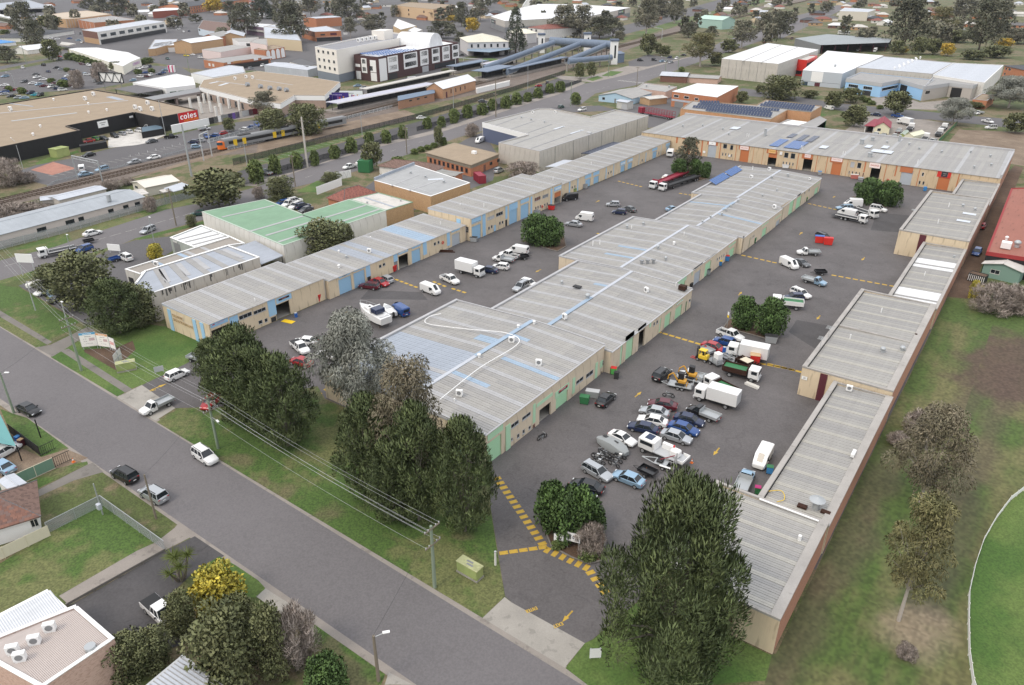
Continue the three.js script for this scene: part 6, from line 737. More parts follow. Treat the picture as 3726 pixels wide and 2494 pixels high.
// leaves scattered through clumps; each clump is [x, y, z, radius, height stretch]
function crown(clumps,n,lw,ll,cols,r,o={}){
const pos=new Float32Array(n*12),nor=new Float32Array(n*12),col=new Float32Array(n*12),idx=new Uint32Array(n*6),cum=[];let s=0;
for (const c of clumps){s +=c[3]*c[3];cum.push(s);}
const tone=clumps.map(()=>.8+.4*r()),hue=clumps.map(()=>r()),d=V3(),q=V3(),up=V3(),side=V3(),N=V3(),P=V3();
for (let i=0;i<n;i++){
const k=r()*s;let a=0,b=cum.length-1;while (a<b){const m=(a+b)>>1;if (cum[m]<k) a=m+1;else b=m;}
const c=clumps[a];d.set(r()*2-1,r()*2-1,r()*2-1);if (d.lengthSq()>1||d.lengthSq()<.01) d.set(r()-.5,r()*.8-.2,r()-.5);d.normalize();
const rr=c[3]*(.5+.55*Math.pow(r(),.6));P.set(c[0]+d.x*rr,c[1]+d.y*rr*c[4],c[2]+d.z*rr);
up.copy(d).multiplyScalar(o.out??.6);up.y +=o.lift??0;up.x +=(r()-.5)*.9;up.y +=(r()-.5)*.9;up.z +=(r()-.5)*.9;up.normalize();
side.set(r()-.5,r()-.5,r()-.5).cross(up).normalize();N.crossVectors(side,up);const flip=N.dot(d)<0;if (flip) N.negate();q.copy(d).multiplyScalar(.75).add(N.multiplyScalar(.5));q.y +=.15;q.normalize();
const L=ll*(.65+.7*r()),W=lw*(.65+.7*r()),cc=mix(cols[0],cols[1],Math.min(1,Math.max(0,hue[a]*.6+r()*.5))),t=tone[a]*(.75+.5*r());
const v=[[-.5,0],[0,-.5],[.5,0],[0,.5]];
for (let j=0;j<4;j++){const o3=(i*4+j)*3;pos[o3]=P.x+side.x*v[j][0]*W+up.x*v[j][1]*L;pos[o3+1]=P.y+side.y*v[j][0]*W+up.y*v[j][1]*L;pos[o3+2]=P.z+side.z*v[j][0]*W+up.z*v[j][1]*L;nor[o3]=q.x;nor[o3+1]=q.y;nor[o3+2]=q.z;col[o3]=cc[0]*t;col[o3+1]=cc[1]*t;col[o3+2]=cc[2]*t;}
idx.set(flip?[i*4,i*4+2,i*4+1,i*4,i*4+3,i*4+2]:[i*4,i*4+1,i*4+2,i*4,i*4+2,i*4+3],i*6);
}
const g=new THREE.BufferGeometry();g.setAttribute('position',new THREE.BufferAttribute(pos,3));g.setAttribute('normal',new THREE.BufferAttribute(nor,3));g.setAttribute('color',new THREE.BufferAttribute(col,3));g.setIndex(new THREE.BufferAttribute(idx,1));return g;
}
function limbs(clumps,H,r0,r,n,fork=.3){
const g=[bar(V3(0,-.1,0),V3(.1,H*fork,0),r0,8,r0*.72)],top=V3(.1,H*fork,0);
for (let i=0;i<n;i++){const c=clumps[Math.floor((i/n)*clumps.length)],e=V3(c[0],c[1],c[2]),m=top.clone().lerp(e,.45).add(V3(0,H*.05,0));g.push(bar(top,m,r0*.5,6,r0*.3),bar(m,e,r0*.3,5,r0*.1));}
return merged(g,false);
}
const SP={},CO={cas:[[.03,.044,.016],[.058,.072,.026]],gum:[[.062,.068,.045],[.115,.105,.075]],grey:[[.085,.092,.078],[.15,.15,.13]],brown:[[.062,.058,.034],[.105,.088,.06]],bush:[[.022,.042,.012],[.05,.085,.022]],olive:[[.05,.058,.024],[.085,.088,.04]],gold:[[.3,.19,.02],[.2,.16,.03]],yell:[[.09,.1,.02],[.3,.24,.03]],dark:[[.018,.026,.016],[.038,.046,.026]],bare:[[.12,.1,.085],[.2,.17,.15]],green:[[.04,.06,.016],[.08,.1,.03]],red:[[.1,.03,.03],[.05,.05,.03]]};
// nominal crown is H metres high and W wide; placements scale it
function species(key,H,W,start,form,n,lw,ll,cols,o,seed){
const r=RNG(seed),cl=[],m=o.m||46;
for (let i=0;i<m;i++){
const t=(i+.5)/m,y=H*(start+(1-start)*t),a=i*2.4+r()*.8;let R,br,st=1;
if (form==='broad'){const f=(q)=>vn(q+9,seed*3.1,64,seed),g=.62+.5*f(Math.sin(a)*2+4+t*3);R=(W/2)*Math.min(1,.55+2.2*t,1.75*Math.pow(1-t,.62))*g*Math.sqrt(.08+.92*r());br=W*(.065+.05*r())*(o.br||1);st=1.3;}
else if (form==='cone'){R=(W/2)*Math.pow(1-t*.93,.75)*(.55+.45*r());br=W*(.1+.05*r())*(1-.45*t);st=1.5;}
else if (form==='dome'){const e=Math.sqrt(Math.max(.05,1-Math.pow((t-.42)/.62,2)));R=(W/2)*e*(.35+.6*r());br=W*(.12+.05*r());st=1.05;}
else if (form==='gum'){const e=.45+.55*Math.sin(Math.min(1,t*1.15+.15)*Math.PI);R=(W/2)*e*(.3+.65*r());br=W*(.09+.06*r());st=.85;}
else{const e=Math.sqrt(Math.max(.1,1-Math.pow((t-.35)/.68,2)));R=(W/2)*e*(.55+.3*r());br=W*(.16+.04*r());}
R=Math.max(0,Math.min(R,W/2-br*.6));cl.push([Math.cos(a)*R,Math.min(y,H-br*st*.8),Math.sin(a)*R,br,st]);
}
if (form==='ball') for (let i=0;i<6;i++) cl.push([(r()-.5)*W*.2,H*(start+(1-start)*(.3+.08*i)),(r()-.5)*W*.2,W*.26,1]);
SP[key]={H,W,crown:crown(cl,n,lw,ll,cols.map((c)=>c.map((v)=>v*2.1)),r,o),trunk:limbs(cl,H,o.tr||H*.018,r,o.limbs??12,Math.max(.12,start*.9)),bark:o.bark||barkM.grey};
}
species('casuarina',15,14,.06,'broad',50000,.1,.5,CO.cas,{lift:.6,m:210,limbs:30},11);
species('casuarina_b',13,9,.08,'broad',17000,.12,.5,CO.cas,{lift:.6,m:120,br:1.15,limbs:18},12);
species('grey_gum',13,11,.28,'gum',26000,.12,.4,CO.grey,{lift:-.55,m:70,bark:barkM.pale,limbs:18},13);
species('brown_gum',13,11,.2,'gum',15000,.12,.4,CO.brown,{lift:-.55,m:60,bark:barkM.pale,limbs:18},14);
species('olive_gum',15,9,.3,'gum',11000,.13,.45,[[.06,.062,.024],[.1,.09,.04]],{lift:-.4,m:60,bark:barkM.pale,limbs:18},15);
species('ficus_bush',5,6,.06,'broad',9500,.25,.36,CO.bush,{out:.9,m:90,br:1.4,limbs:8},16);
species('dense_tree',9,8,.06,'dome',6000,.27,.44,CO.olive,{m:60,limbs:12},17);
species('shrub',3,3.2,.03,'ball',2400,.26,.38,CO.green,{m:22,limbs:5},18);
species('yellow_shrub',5,5.5,.04,'ball',5500,.26,.36,CO.yell,{m:34,limbs:6},19);
species('bare_shrub',4.5,5,.08,'dome',7000,.05,.7,CO.bare,{lift:.4,m:40,limbs:20,bark:barkM.grey},20);
species('street_tree',8,7,.2,'dome',3000,.4,.62,CO.olive,{m:34,limbs:9},21);
species('tall_gum',22,17,.3,'gum',4200,.5,.95,CO.gum,{lift:-.3,m:50,bark:barkM.pale,limbs:16},22);
species('dark_gum',22,18,.18,'gum',4200,.55,1,[[.036,.042,.024],[.07,.066,.044]],{lift:-.3,m:54,bark:barkM.brown,limbs:14},23);
species('pine',26,12,.05,'cone',4500,.35,.9,CO.dark,{lift:.2,m:60,bark:barkM.brown,limbs:10},24);
species('autumn_tree',8,8,.2,'dome',3000,.4,.55,CO.gold,{m:30,limbs:8,bark:barkM.brown},25);
species('far_tree',11,11,.12,'dome',650,1.1,1.6,CO.gum,{m:18,limbs:3},26);
species('far_gum',15,13,.2,'gum',650,1.15,1.7,[[.045,.052,.032],[.085,.08,.055]],{m:18,limbs:4,bark:barkM.pale},27);
const protos={};
const NAMES={casuarina:'casuarina_tree',casuarina_b:'casuarina_tree',grey_gum:'gum_tree',brown_gum:'gum_tree',olive_gum:'gum_tree',ficus_bush:'round_bush',dense_tree:'leafy_tree',yellow_shrub:'flowering_shrub',bare_shrub:'bare_shrub',tall_gum:'gum_tree',dark_gum:'gum_tree',pine:'pine_tree',far_tree:'suburb_tree',far_gum:'gum_tree'};
function tree(kind,x,z,h,w,label,group){
const s=SP[kind],nm=NAMES[kind]||kind,bushy=/bush|shrub/.test(nm);let g;
if (protos[kind]){g=protos[kind].clone();g.name=numbered(nm);scene.add(g);delete g.userData.group;}else{g=protos[kind]=G(nm,0,0,0);sharedMesh('crown',s.crown,LEAF,g);sharedMesh('trunk',s.trunk,s.bark,g);}
g.position.set(x,0,z);g.rotation.y=R0()*6.28;g.scale.set(w/s.W,h/s.H,w/s.W);return tag(g,label,bushy?'shrub':'tree',group);
}
[['casuarina',-17.6,-52.3,22.1,15.7,'largest dark green casuarina standing beside the main driveway and end unit'],
['casuarina_b',-46.7,-55.6,16.4,8.3,'casuarina nearest the letter B corner of the centre block'],['casuarina_b',-52.7,-53.8,17.1,9,'casuarina in the middle of the street group, left of the letter B corner'],['casuarina_b',-61.4,-54.1,15.1,8.9,'casuarina at the left of the street group below the grey gum'],['casuarina_b',-55.4,-51.9,11.8,7.4,'short casuarina in front of the street group'],
['grey_gum',-76.1,-65.9,17.8,12.6,'silver grey gum rising before the pale blue roof patch'],['brown_gum',-56.9,-57.3,19.7,11.2,'brownish grey gum overhanging the centre block roof corner'],
['casuarina_b',-89.3,-55.8,16.1,12,'dark casuarina hiding the row D front yard'],['casuarina_b',-79.3,-55,14.9,9.9,'dark casuarina nearest the overhead wires by the red car'],['casuarina_b',-99.9,-57.8,10.2,6.8,'small casuarina at the western entry beside the white hatchback'],['casuarina_b',-85.4,-55.6,13.9,9,'dark casuarina between its two neighbours near the western entry'],
['dense_tree',-152.5,-64.3,11.2,13.2,'tall dark leafy tree at the back of the corner clump'],['casuarina_b',-135.2,-61.1,10.9,11.1,'dark casuarina standing over the estate sign boards'],['dense_tree',-135.2,-65.1,8.4,8.4,'dark leafy tree touching the stained warehouse corner'],['dense_tree',-166.6,-64.2,5.7,8.2,'small dark tree at the left of the corner clump by white bags'],['shrub',-136.6,-67.8,3.7,4.3,'green shrub at the stained warehouse corner'],
['ficus_bush',-39.1,-131.9,6.3,5,'left half of the twin round bushes beside the white ute'],['ficus_bush',-34,-131.9,7.2,5.8,'right half of the twin round bushes beside the grey skip'],
['ficus_bush',-98.6,-149.2,7.4,7.4,'left half of the round bush in the western yard'],['ficus_bush',-95.5,-150.5,6.9,6.9,'right half of the round bush in the western yard'],
['ficus_bush',-38.3,-62.4,6.6,4.6,'round bush left part on the entry island'],['ficus_bush',-35.2,-62.5,7.2,5.7,'round bush right part on the entry island'],['ficus_bush',-34,-64.7,4.6,3.6,'low round bush at the island end beside the casuarina'],['bare_shrub',-32.3,-61.4,3.7,3.7,'bare grey shrub on the entry island behind the letter sign'],['shrub',-31.8,-60.2,1.1,2.1,'low groundcover shrub at the entry island kerb'],['shrub',-35.7,-59.8,.9,1.7,'low groundcover shrub under the small white sign'],
['dark_gum',-97.2,-237.9,11.4,9.6,'spreading dark gum near the white caravan and row C corner'],['ficus_bush',-98.1,-233.6,5.1,5.7,'round bush under the dark gum beside the white wagon'],['ficus_bush',-93.9,-236.6,5.1,4.6,'taller round bush behind the two car carriers'],['ficus_bush',-89.7,-235.3,4.9,4.1,'round bush at the island end near the solar roof'],
['ficus_bush',-39.8,-235.7,6.9,7.5,'left half of the heart-shaped bushes behind the white vans'],['ficus_bush',-34.2,-236.3,6.8,7.5,'right half of the heart-shaped bushes beside the white wagon'],
['brown_gum',-1.7,-94.4,14.1,10.8,'brownish gum beside the worn soil in the paddock'],['olive_gum',.1,-71.4,16.4,7.1,'olive gum leaning over the paddock with bare pale trunk'],['bare_shrub',-4.3,-112.2,3.4,5.6,'bare brown thicket next to the brick wall'],['bare_shrub',-6.7,-107,1.8,3.3,'small bare brown bush by the brick wall foot'],['bare_shrub',1.6,-66.7,1.5,2.1,'tiny bare brown bush on sandy soil'],
['bare_shrub',-.9,-169,5.5,8.6,'dark bare hedge left half behind the green annex'],['bare_shrub',3,-171.1,5.2,7.9,'dark bare hedge right half behind the green annex'],['yellow_shrub',-5,-174.2,3.9,1.9,'upright yellow green shrub left of the white trailer box'],['yellow_shrub',-3.6,-174.9,2.8,2.4,'upright yellow green shrub before the white trailer box'],['yellow_shrub',-2.5,-177.5,2.7,1.6,'upright yellow green shrub right of the white trailer box'],
['dense_tree',-51.2,-24.8,9.7,7.3,'big olive tree at the bottom edge beside the grey roof shed'],['dense_tree',-48.8,-28.2,8.6,4.5,'olive tree at the bottom edge right of its larger twin'],['dense_tree',-54.1,-28.5,6.7,4.5,'dark olive tree above the big bottom edge tree'],['bare_shrub',-48.4,-30.4,6.7,5.1,'large leafless grey bush beside the street kerb'],['yellow_shrub',-60.9,-30.3,5.2,5.5,'round shrub covered with yellow flowers beside the dark drive'],['dense_tree',-60.6,-26.1,5.5,3.6,'dark conifer like shrub behind the white ute in the drive'],['dense_tree',-61.7,-25.3,3,2.5,'smaller dark shrub hiding the white ute bonnet'],['dense_tree',-60.4,-20,5,4.8,'left half of the clipped hedge beside the pink brick wall'],['dense_tree',-59.5,-22,4.5,4.4,'right half of the clipped hedge beside the pink brick wall'],['ficus_bush',-43.3,-30,4.2,4.1,'round bush with yellow green leaves at the bottom edge near the pole'],['yellow_shrub',-51.7,-24,3,1.1,'small upright yellow shrub by the grey roof shed'],
['dense_tree',-135.3,-112.9,8.5,13,'bushy dark tree against the white factory wall behind row D'],['dense_tree',-134.9,-119,6.2,5.5,'leafy tree right of the bushy tree behind row D'],['bare_shrub',-138.6,-201,4.6,11.4,'wide dry grassy shrub beside the white warehouse corner'],
['yellow_shrub',-166.2,-87.7,3.7,3.7,'golden cone conifer in the small car park'],['dense_tree',-181.7,-107.4,3.1,3.1,'round green tree on the road verge before the green roof'],['shrub',-171.9,-107.9,4,2.2,'pointed creeper against the white factory wall'],['shrub',-168.3,-108.1,3.4,1.2,'thin creeper against the white factory wall'],
['street_tree',-191.2,-122.5,10.2,15.7,'big olive tree beyond the green roof at the road edge'],['street_tree',-206.4,-139.7,4.2,5.6,'small olive tree behind the big olive tree by the rail fence'],['street_tree',-204.9,-145.6,6,3.4,'upright olive bush at the left of the commuter bushes'],['dense_tree',-183.9,-138.9,6.3,9,'broad round olive tree before the truss fence house'],['dense_tree',-182.8,-158.1,3.9,6.9,'low spreading olive tree over the small lawn'],['street_tree',-186.5,-179.9,8.9,7.4,'tall olive tree by the green tank and white utes'],['shrub',-180.4,-186.1,3.8,5.8,'yellow green bush before the little white house'],['shrub',-191.4,-223.2,2.9,2.8,'clipped upright shrub by the brick office'],['street_tree',-191.6,-220.7,7.3,3.9,'slender palm like tree by the brick office hedge'],
['bare_shrub',-192.6,-242.6,4.8,5.5,'leafless tree before the blue warehouse wall'],['bare_shrub',-203.1,-108.8,4,3.8,'leafless dark tree on the verge beside the grey hut'],['bare_shrub',-189.3,-135.1,3.3,3.5,'leafless tree at the forecourt left of the round tree'],
['street_tree',-280.5,-191,5.5,5.5,'dark tree on the street corner beside the parked train'],
['tall_gum',-301,-225.7,10.2,15.5,'left crown of the big leafy pair beside the platform'],['dense_tree',-258.1,-196,10.4,14.4,'lower left tree of the big leafy group at the railway'],['dense_tree',-250.5,-206.8,11.8,15.9,'right crown of the big leafy pair beside the platform'],
['pine',-360,-511,33.1,18.2,'tall dark pine beside the footbridge ramps'],['street_tree',-244.1,-414,8.9,7.2,'olive tree under the footbridge landing'],['street_tree',-241.7,-424,8.7,6.1,'olive tree right of the footbridge landing'],['dense_tree',-312,-359,3.7,4.7,'small round tree in front of the brown office'],['dense_tree',-316,-374,4.9,6.4,'larger round tree in front of the brown office'],
['dense_tree',-120.3,-408,11.3,20.6,'big bright green tree before the pale grey panelled shed'],['street_tree',-108.8,-421,3.8,8.3,'dark tree before the grey panelled shed door'],['street_tree',-90.1,-393,8,8.9,'brownish street tree in front of the white van'],['street_tree',-88,-418,6.8,11.3,'green tree in front of the sky blue office'],['street_tree',-62.4,-395,10.1,11.8,'olive tree before the dark loading bay'],['street_tree',-75,-374,4.5,9.5,'green tree above the row C roof edge'],['street_tree',-71.2,-354,8.6,10.7,'leafy tree in the truck yard behind row C'],['grey_gum',-37.4,-384,10.9,17,'grey green weeping tree by the truck yard gate'],['grey_gum',-21.5,-446,14.5,23.6,'silver grey gum before the brick flats at far right'],['street_tree',-13.3,-378,7.8,10.6,'round green tree at the right edge by the street'],['street_tree',-35.1,-436,3,10.3,'dark low tree beside the small brick unit'],['shrub',-71.7,-407,1.8,3.3,'little round shrub on the verge by the turquoise car'],['street_tree',-134.8,-420,4.5,5.8,'dark tree at the corner of the tall concrete shed'],['street_tree',-131.6,-383,5.8,6,'slim olive tree right of the orange brick shop'],
['olive_gum',-208.2,-513,21.2,25.3,'spreading gum with forked pale trunk beside the road'],['street_tree',-266.6,-552,15,12.7,'dark leafy tree at the left of the small car park'],['street_tree',-256,-560,7,10,'round green tree behind the small car park'],['street_tree',-265.1,-567,7.7,6.1,'slim dark tree behind the small car park'],['tall_gum',-228.4,-647,21.1,26,'olive gum in front of the pale green shed'],['dark_gum',-304,-713,13.5,19.3,'dark tree left of the pale green shed behind fence'],['dark_gum',-280.2,-709,11.2,14.9,'dark tree in front of the pale green shed wall'],['tall_gum',-236,-721,23.7,23,'tall olive gum over the road bend'],['dark_gum',-231.2,-755,23,24.8,'dark gum beside the parked white coach'],['street_tree',-201.3,-524,8.4,10.4,'low tree left of the tall concrete shed'],['street_tree',-225,-610,9.6,14.1,'bushy tree at the roadside above the concrete shed'],['shrub',-204.4,-474,3.7,3.9,'small round bush by the roadside pole'],
['dark_gum',-120.7,-731,37.8,40,'biggest dark gum behind the open steel shed'],['olive_gum',-112.7,-842,26.8,31.5,'gum with bare white trunk on the side street corner'],['dark_gum',-66.6,-736,38.2,34.9,'left of the tall twin gums at the right'],['dark_gum',-71.7,-905,29,33.7,'right of the tall twin gums at the right'],['street_tree',-91,-807,9.7,23.7,'green tree below the white trunk gum'],['autumn_tree',-81.3,-681,8.9,11.6,'left golden autumn tree behind the grey warehouse'],['autumn_tree',-111.6,-681,4.9,7,'small golden autumn tree below the biggest gum'],['autumn_tree',-52.7,-779,7.2,14,'golden tree at right beyond the brick flats'],['street_tree',-50.2,-689,8.2,20.2,'olive tree left of the dark roof flats'],['street_tree',-101.3,-681,12,13.2,'slim tree behind the ball-vent warehouse'],['street_tree',-114.7,-672,9.7,13,'dark shrubby tree beside the open shed end'],['street_tree',-92.3,-688,10.9,14,'brown shrubby tree between golden tree and slim tree'],['street_tree',-62.2,-667,6.3,18.1,'dark low tree by the pale green tank'],['tall_gum',-49.1,-817,12.8,23.9,'grey olive gum at right edge above the flats'],['dark_gum',-309,-1218,12.2,14.1,'dark pointed tree by the top right road'],['dark_gum',-216,-1365,14,17,'dark round tree above the side street houses'],['tall_gum',-125.7,-1112,25,45.2,'airy gum behind the white trunk gum'],['tall_gum',-166.1,-827,9,11.4,'dark tree behind the coach yard'],
['tall_gum',-407,-658,27,33.8,'left grey gum of the row before the huge white store'],['tall_gum',-387,-658,27.5,28.9,'middle grey gum of the row before the huge white store'],['dark_gum',-368,-657,18.8,26.3,'dark gum of the row before the huge white store'],['dark_gum',-369,-685,16.5,21.5,'dark leafy tree right of the grey gum row'],['tall_gum',-328,-621,10.6,13.3,'small gum beside the right lift tower'],['tall_gum',-343,-703,33.6,29.6,'pale trunk gum by the rail gantry'],['tall_gum',-395,-882,26.9,28.1,'gum left of the railway car row'],['tall_gum',-454,-961,25.7,34,'gum behind the pale trunk gum'],
['pine',-851,-653,28.9,35.8,'spreading golden green conifer on the skyline'],['dark_gum',-567,-463,32.7,35.2,'big brown gum over the main street shops'],['dark_gum',-667,-489,28.7,29.2,'dark gum left of the golden green conifer'],['autumn_tree',-1011,-696,17.1,29.6,'round golden tree before the motel'],['dark_gum',-965,-689,16.7,24.2,'bare brown gum right of the golden tree'],['tall_gum',-817,-703,25.7,40.7,'tall gum right of the big brown gum'],['dark_gum',-718,-675,26.2,37.2,'dark gum behind the shopping street'],['tall_gum',-565,-531,17.2,16.9,'gum in front of the tan shop'],['tall_gum',-565,-560,18.6,30.1,'rusty gum over the white shop roofs'],['dark_gum',-488,-572,15.1,29.6,'dark gum behind the brown office'],['autumn_tree',-618,-746,7.2,18.3,'golden tree left of the dark skyline gum'],['autumn_tree',-510,-648,12.9,16.8,'golden tree behind the cream hotel'],['dark_gum',-566,-699,24.5,20.9,'dark gum behind the golden trees'],['tall_gum',-602,-780,20.7,24.4,'grey gum above the hotel roof'],['dark_gum',-440,-541,9.7,13.2,'dark tree beside the brown office end'],
['dark_gum',-799,-349,31,24.9,'dark gum over the hall at far left'],['street_tree',-892,-414,13.3,25.5,'thin grey tree in front of the tan hall'],['dark_gum',-689,-305,22.3,21.6,'dark tree above the left car park'],['street_tree',-599,-273.9,13.9,13.2,'brownish street tree at the hall hedge corner'],['dark_gum',-613,-249.3,11.1,19,'dark broad tree at left edge by the side street'],['dark_gum',-1190,-614,18.2,30.1,'left dark gum of the skyline row'],['dark_gum',-1128,-600,18.3,27.6,'middle dark gum of the skyline row'],['dark_gum',-1067,-589,23.2,35.9,'right brown gum of the skyline row'],['shrub',-874,-361,3.6,9,'round clipped shrub by the grey hall'],
['bare_shrub',-454,-217.3,9.3,8.1,'bare brown tree in the middle of the left car park'],['bare_shrub',-469,-239.2,10.4,10,'bare brown tree at the right of the left car park'],['shrub',-465,-214.6,3.8,6.7,'cone tree among the left car park cars'],['street_tree',-511,-271.7,5.4,8.4,'brown leafy tree at the hall hedge end'],['shrub',-484,-270.8,2.6,4.9,'round bush in the car park right end'],['shrub',-482,-278.7,2.6,4.5,'round bush among the blue cars'],['shrub',-459,-189.5,3.1,4.4,'cone tree nearest the supermarket in the left car park'],['shrub',-473,-189.3,2.8,3.7,'cone tree at the left car park edge'],['shrub',-489,-219.5,2.4,4.7,'small cone tree by a white van in car park'],['shrub',-532,-250.1,2.3,4.3,'small tree in car park upper row'],['pine',-413,-246.6,3.8,6.3,'palm like tree in front of the white shop'],['street_tree',-367,-219.8,2.4,9.4,'dark shrub under the covered walkway'],
['bare_shrub',-265.5,-97.6,8.1,10.9,'bare brown thicket left of the red court'],['bare_shrub',-264.6,-103.1,3.1,6.3,'bare brown bush beside the red court'],['bare_shrub',-234.8,-114.7,2.7,7,'bare bush between tracks and cream garage'],['bare_shrub',-235.5,-120.6,2.2,4.3,'dark bush left of the cream garage'],['bare_shrub',-228.9,-81.6,3.6,12,'bare thicket behind the long hut left end'],['bare_shrub',-229.8,-88.4,2.5,10.3,'bare thicket behind the long hut middle'],
].forEach((a)=>tree(...a));
// hedges and rows of street bushes
const ORD='first second third fourth fifth sixth seventh eighth ninth tenth eleventh twelfth thirteenth fourteenth fifteenth sixteenth seventeenth eighteenth nineteenth twentieth twenty-first twenty-second twenty-third'.split(' ');
const hedgeRow=(kind,a,z,n,h,w,label)=>{for (let k=0;k<n;k++){const p=far2(a,z,n>1?k/(n-1):0);tree(kind,p[0],p[1],h*(.85+.3*R0()),w,`${ORD[k]} ${label}`);}};
hedgeRow('shrub',[-601,-287.6],[-515,-274.4],9,3.6,9,'clipped hedge clump along the lime panelled hall from its left end');hedgeRow('shrub',[-520,-283.6],[-533,-307],4,3.2,8,'clipped hedge clump under the fitness sign from the left');
hedgeRow('shrub',[-190.4,-205.5],[-191.7,-218.2],4,1.6,3,'cube shaped hedge along the brick office drive from the left');hedgeRow('shrub',[-174.4,-198.1],[-158.8,-195.9],5,1.1,3.4,'low hedge clump under the brick office windows from the left');hedgeRow('shrub',[-84.6,-429],[-77.8,-418],3,2,4,'reddish garden shrub on the verge before the blue office from the left');
[[-204.4,-146,7,5],[-208.6,-156.8,6,4],[-208.7,-166,5.2,4],[-206.6,-172.3,5,3.2],[-209,-183.7,4.6,4],[-210.6,-193.3,5.4,4.4],[-217.6,-209.4,4,4],[-212.2,-213.3,4.8,4],[-212.5,-223.2,5,3.8],[-217.9,-244.1,4.4,4],[-214.5,-249.4,4.6,3.6],[-216.4,-260.3,5,4],[-221.2,-266,4.6,4.6],[-219.8,-274,5.4,5],[-218.7,-283.5,5,5.2],[-222.2,-296.2,5,4.4],[-219.9,-304,5.6,5.4],[-222,-316,5.4,5.4],[-222.1,-326,4.4,4.6],[-224.5,-339,5,5],[-228.1,-356,4.8,5],[-226,-363,5.4,5.6],[-198.2,-333,5.4,5]].forEach(([x,z,h,w],k)=>tree('shrub',x,z,h,w,`${ORD[k]} street bush from the left along the commuter car park fence`));
// a yucca and a palm, blades as thin leaves
function spiky(name,x,z,heads,label){const g=G(name,x,z,0,label,'palm'),r=RNG(3),bl=[];for (const [hx,hy,hz,L] of heads){for (let k=0;k<46;k++){const a=r()*6.28,e=-.5+r()*1.7,d=V3(Math.cos(a)*Math.cos(e),Math.sin(e),Math.sin(a)*Math.cos(e)),q=new THREE.ConeGeometry(.07,L*(.7+.4*r()),4).translate(0,L/2,0);q.applyQuaternion(new THREE.Quaternion().setFromUnitVectors(V3(0,1,0),d));bl.push(q.translate(hx,hy,hz));}}M('fronds',bl,mat([.12,.15,.035],.7),g);M('trunk',heads.map(([hx,hy,hz])=>bar(V3(hx*.3,0,hz*.3),V3(hx,hy,hz),.2,6,.14)),barkM.grey,g);return g;}
spiky('yucca_plant',-68.2,-30.3,[[0,3.2,0,1.5],[1.4,2.8,.4,1.5],[-1.4,2.4,-.3,1.4],[.5,2,1.2,1.4],[1,3.4,-1,1.3]],'clump of spiky yucca heads at the drive corner');spiky('yucca_plant',-64.5,-28.9,[[0,1,0,1.3]],'single low yucca beside the gravel circle');
// hazy tree masses toward the horizon, individual trees set between the far houses
{const r=RNG(41);let n=0;for (let k=0;k<170;k++){const D=640+900*Math.pow(r(),.8),a=-1.26+1.34*r(),x=Math.sin(a)*D,z=-Math.cos(a)*D;if (D<780&&a<-.62) continue;tree(n % 3?'far_tree':'far_gum',x,z,9+r()*9,11+r()*8,n % 3?'hazy round tree among the far suburb houses':'hazy tall gum among the far suburb houses',n % 3?'round trees of the far suburb':'tall gums of the far suburb');n++;}}
// ---------- vehicles: +x is forward ----------
const paint=(c,r=.32,m=.15)=>new THREE.MeshPhysicalMaterial({color:lin(...c),roughness:r,metalness:m,clearcoat:.35,clearcoatRoughness:.1,side:THREE.DoubleSide});
const PC={white:[.78,.78,.77],silver:[.42,.44,.46],grey:[.12,.125,.13],black:[.012,.012,.014],navy:[.014,.025,.07],blue:[.02,.07,.24],paleblue:[.28,.42,.55],red:[.36,.015,.02],maroon:[.1,.012,.022],green:[.05,.2,.04],darkgreen:[.015,.06,.05],yellow:[.7,.55,.03],turquoise:[.03,.4,.5],orange:[.6,.15,.02],cream:[.6,.55,.42]},PM={};
for (const k in PC) PM[k]=paint(PC[k],k==='white'?.35:.28,['silver','grey','paleblue'].includes(k)?.45:.1);
const tyreM=mat([.018,.018,.019],.9),rimM=mat([.45,.46,.47],.35,{metalness:.6}),lampM=mat([.7,.72,.74],.15),tailM=mat([.35,.01,.01],.25);
// loft through stations [x, half width, bottom, waist, top, top half width]
function loft(st){
const P=[],I=[],n=9;for (const [x,w,b,m,t,tw] of st) for (const [y,z] of [[b,w*.85],[b+.12,w],[m,w*1.01],[t-.06,(w+tw)/2+.03],[t,tw*.9]].concat([[t+.025,0]])) P.push(x,y,z);
const k=6;for (let s=0;s<st.length-1;s++) for (let j=0;j<k-1;j++){const a=s*k+j,b=a+1,c=a+k,d=c+1;I.push(a,b,c,b,d,c);}
const g=new THREE.BufferGeometry();g.setAttribute('position',new THREE.Float32BufferAttribute(P,3));g.setIndex(I);const h=g.toNonIndexed(),q=h.clone();q.scale(1,1,-1);// mirrored half
for (const a of ['position']){const p=q.attributes[a];for (let i=0;i<p.count;i +=3) for (let c=0;c<3;c++){const t=p.array[i*3+3+c];p.array[i*3+3+c]=p.array[i*3+6+c];p.array[i*3+6+c]=t;}}
const ends=[];for (const [s,dir] of [[0,1],[st.length-1,-1]]){const b=s*k*3,e=[];for (let j=0;j<k-1;j++){const z1=P[b+j*3+2],y1=P[b+j*3+1],z2=P[b+j*3+5],y2=P[b+j*3+4],x=st[s][0];e.push(x,y1,z1,x,y2,z2,x,y1,-z1,x,y2,z2,x,y2,-z2,x,y1,-z1);}const eg=new THREE.BufferGeometry();eg.setAttribute('position',new THREE.Float32BufferAttribute(e,3));ends.push(eg);}
const m=mergeGeometries([h,q,...ends].map((x)=>{x.deleteAttribute('normal');return x;}));return toCreasedNormals(m,.7);
}
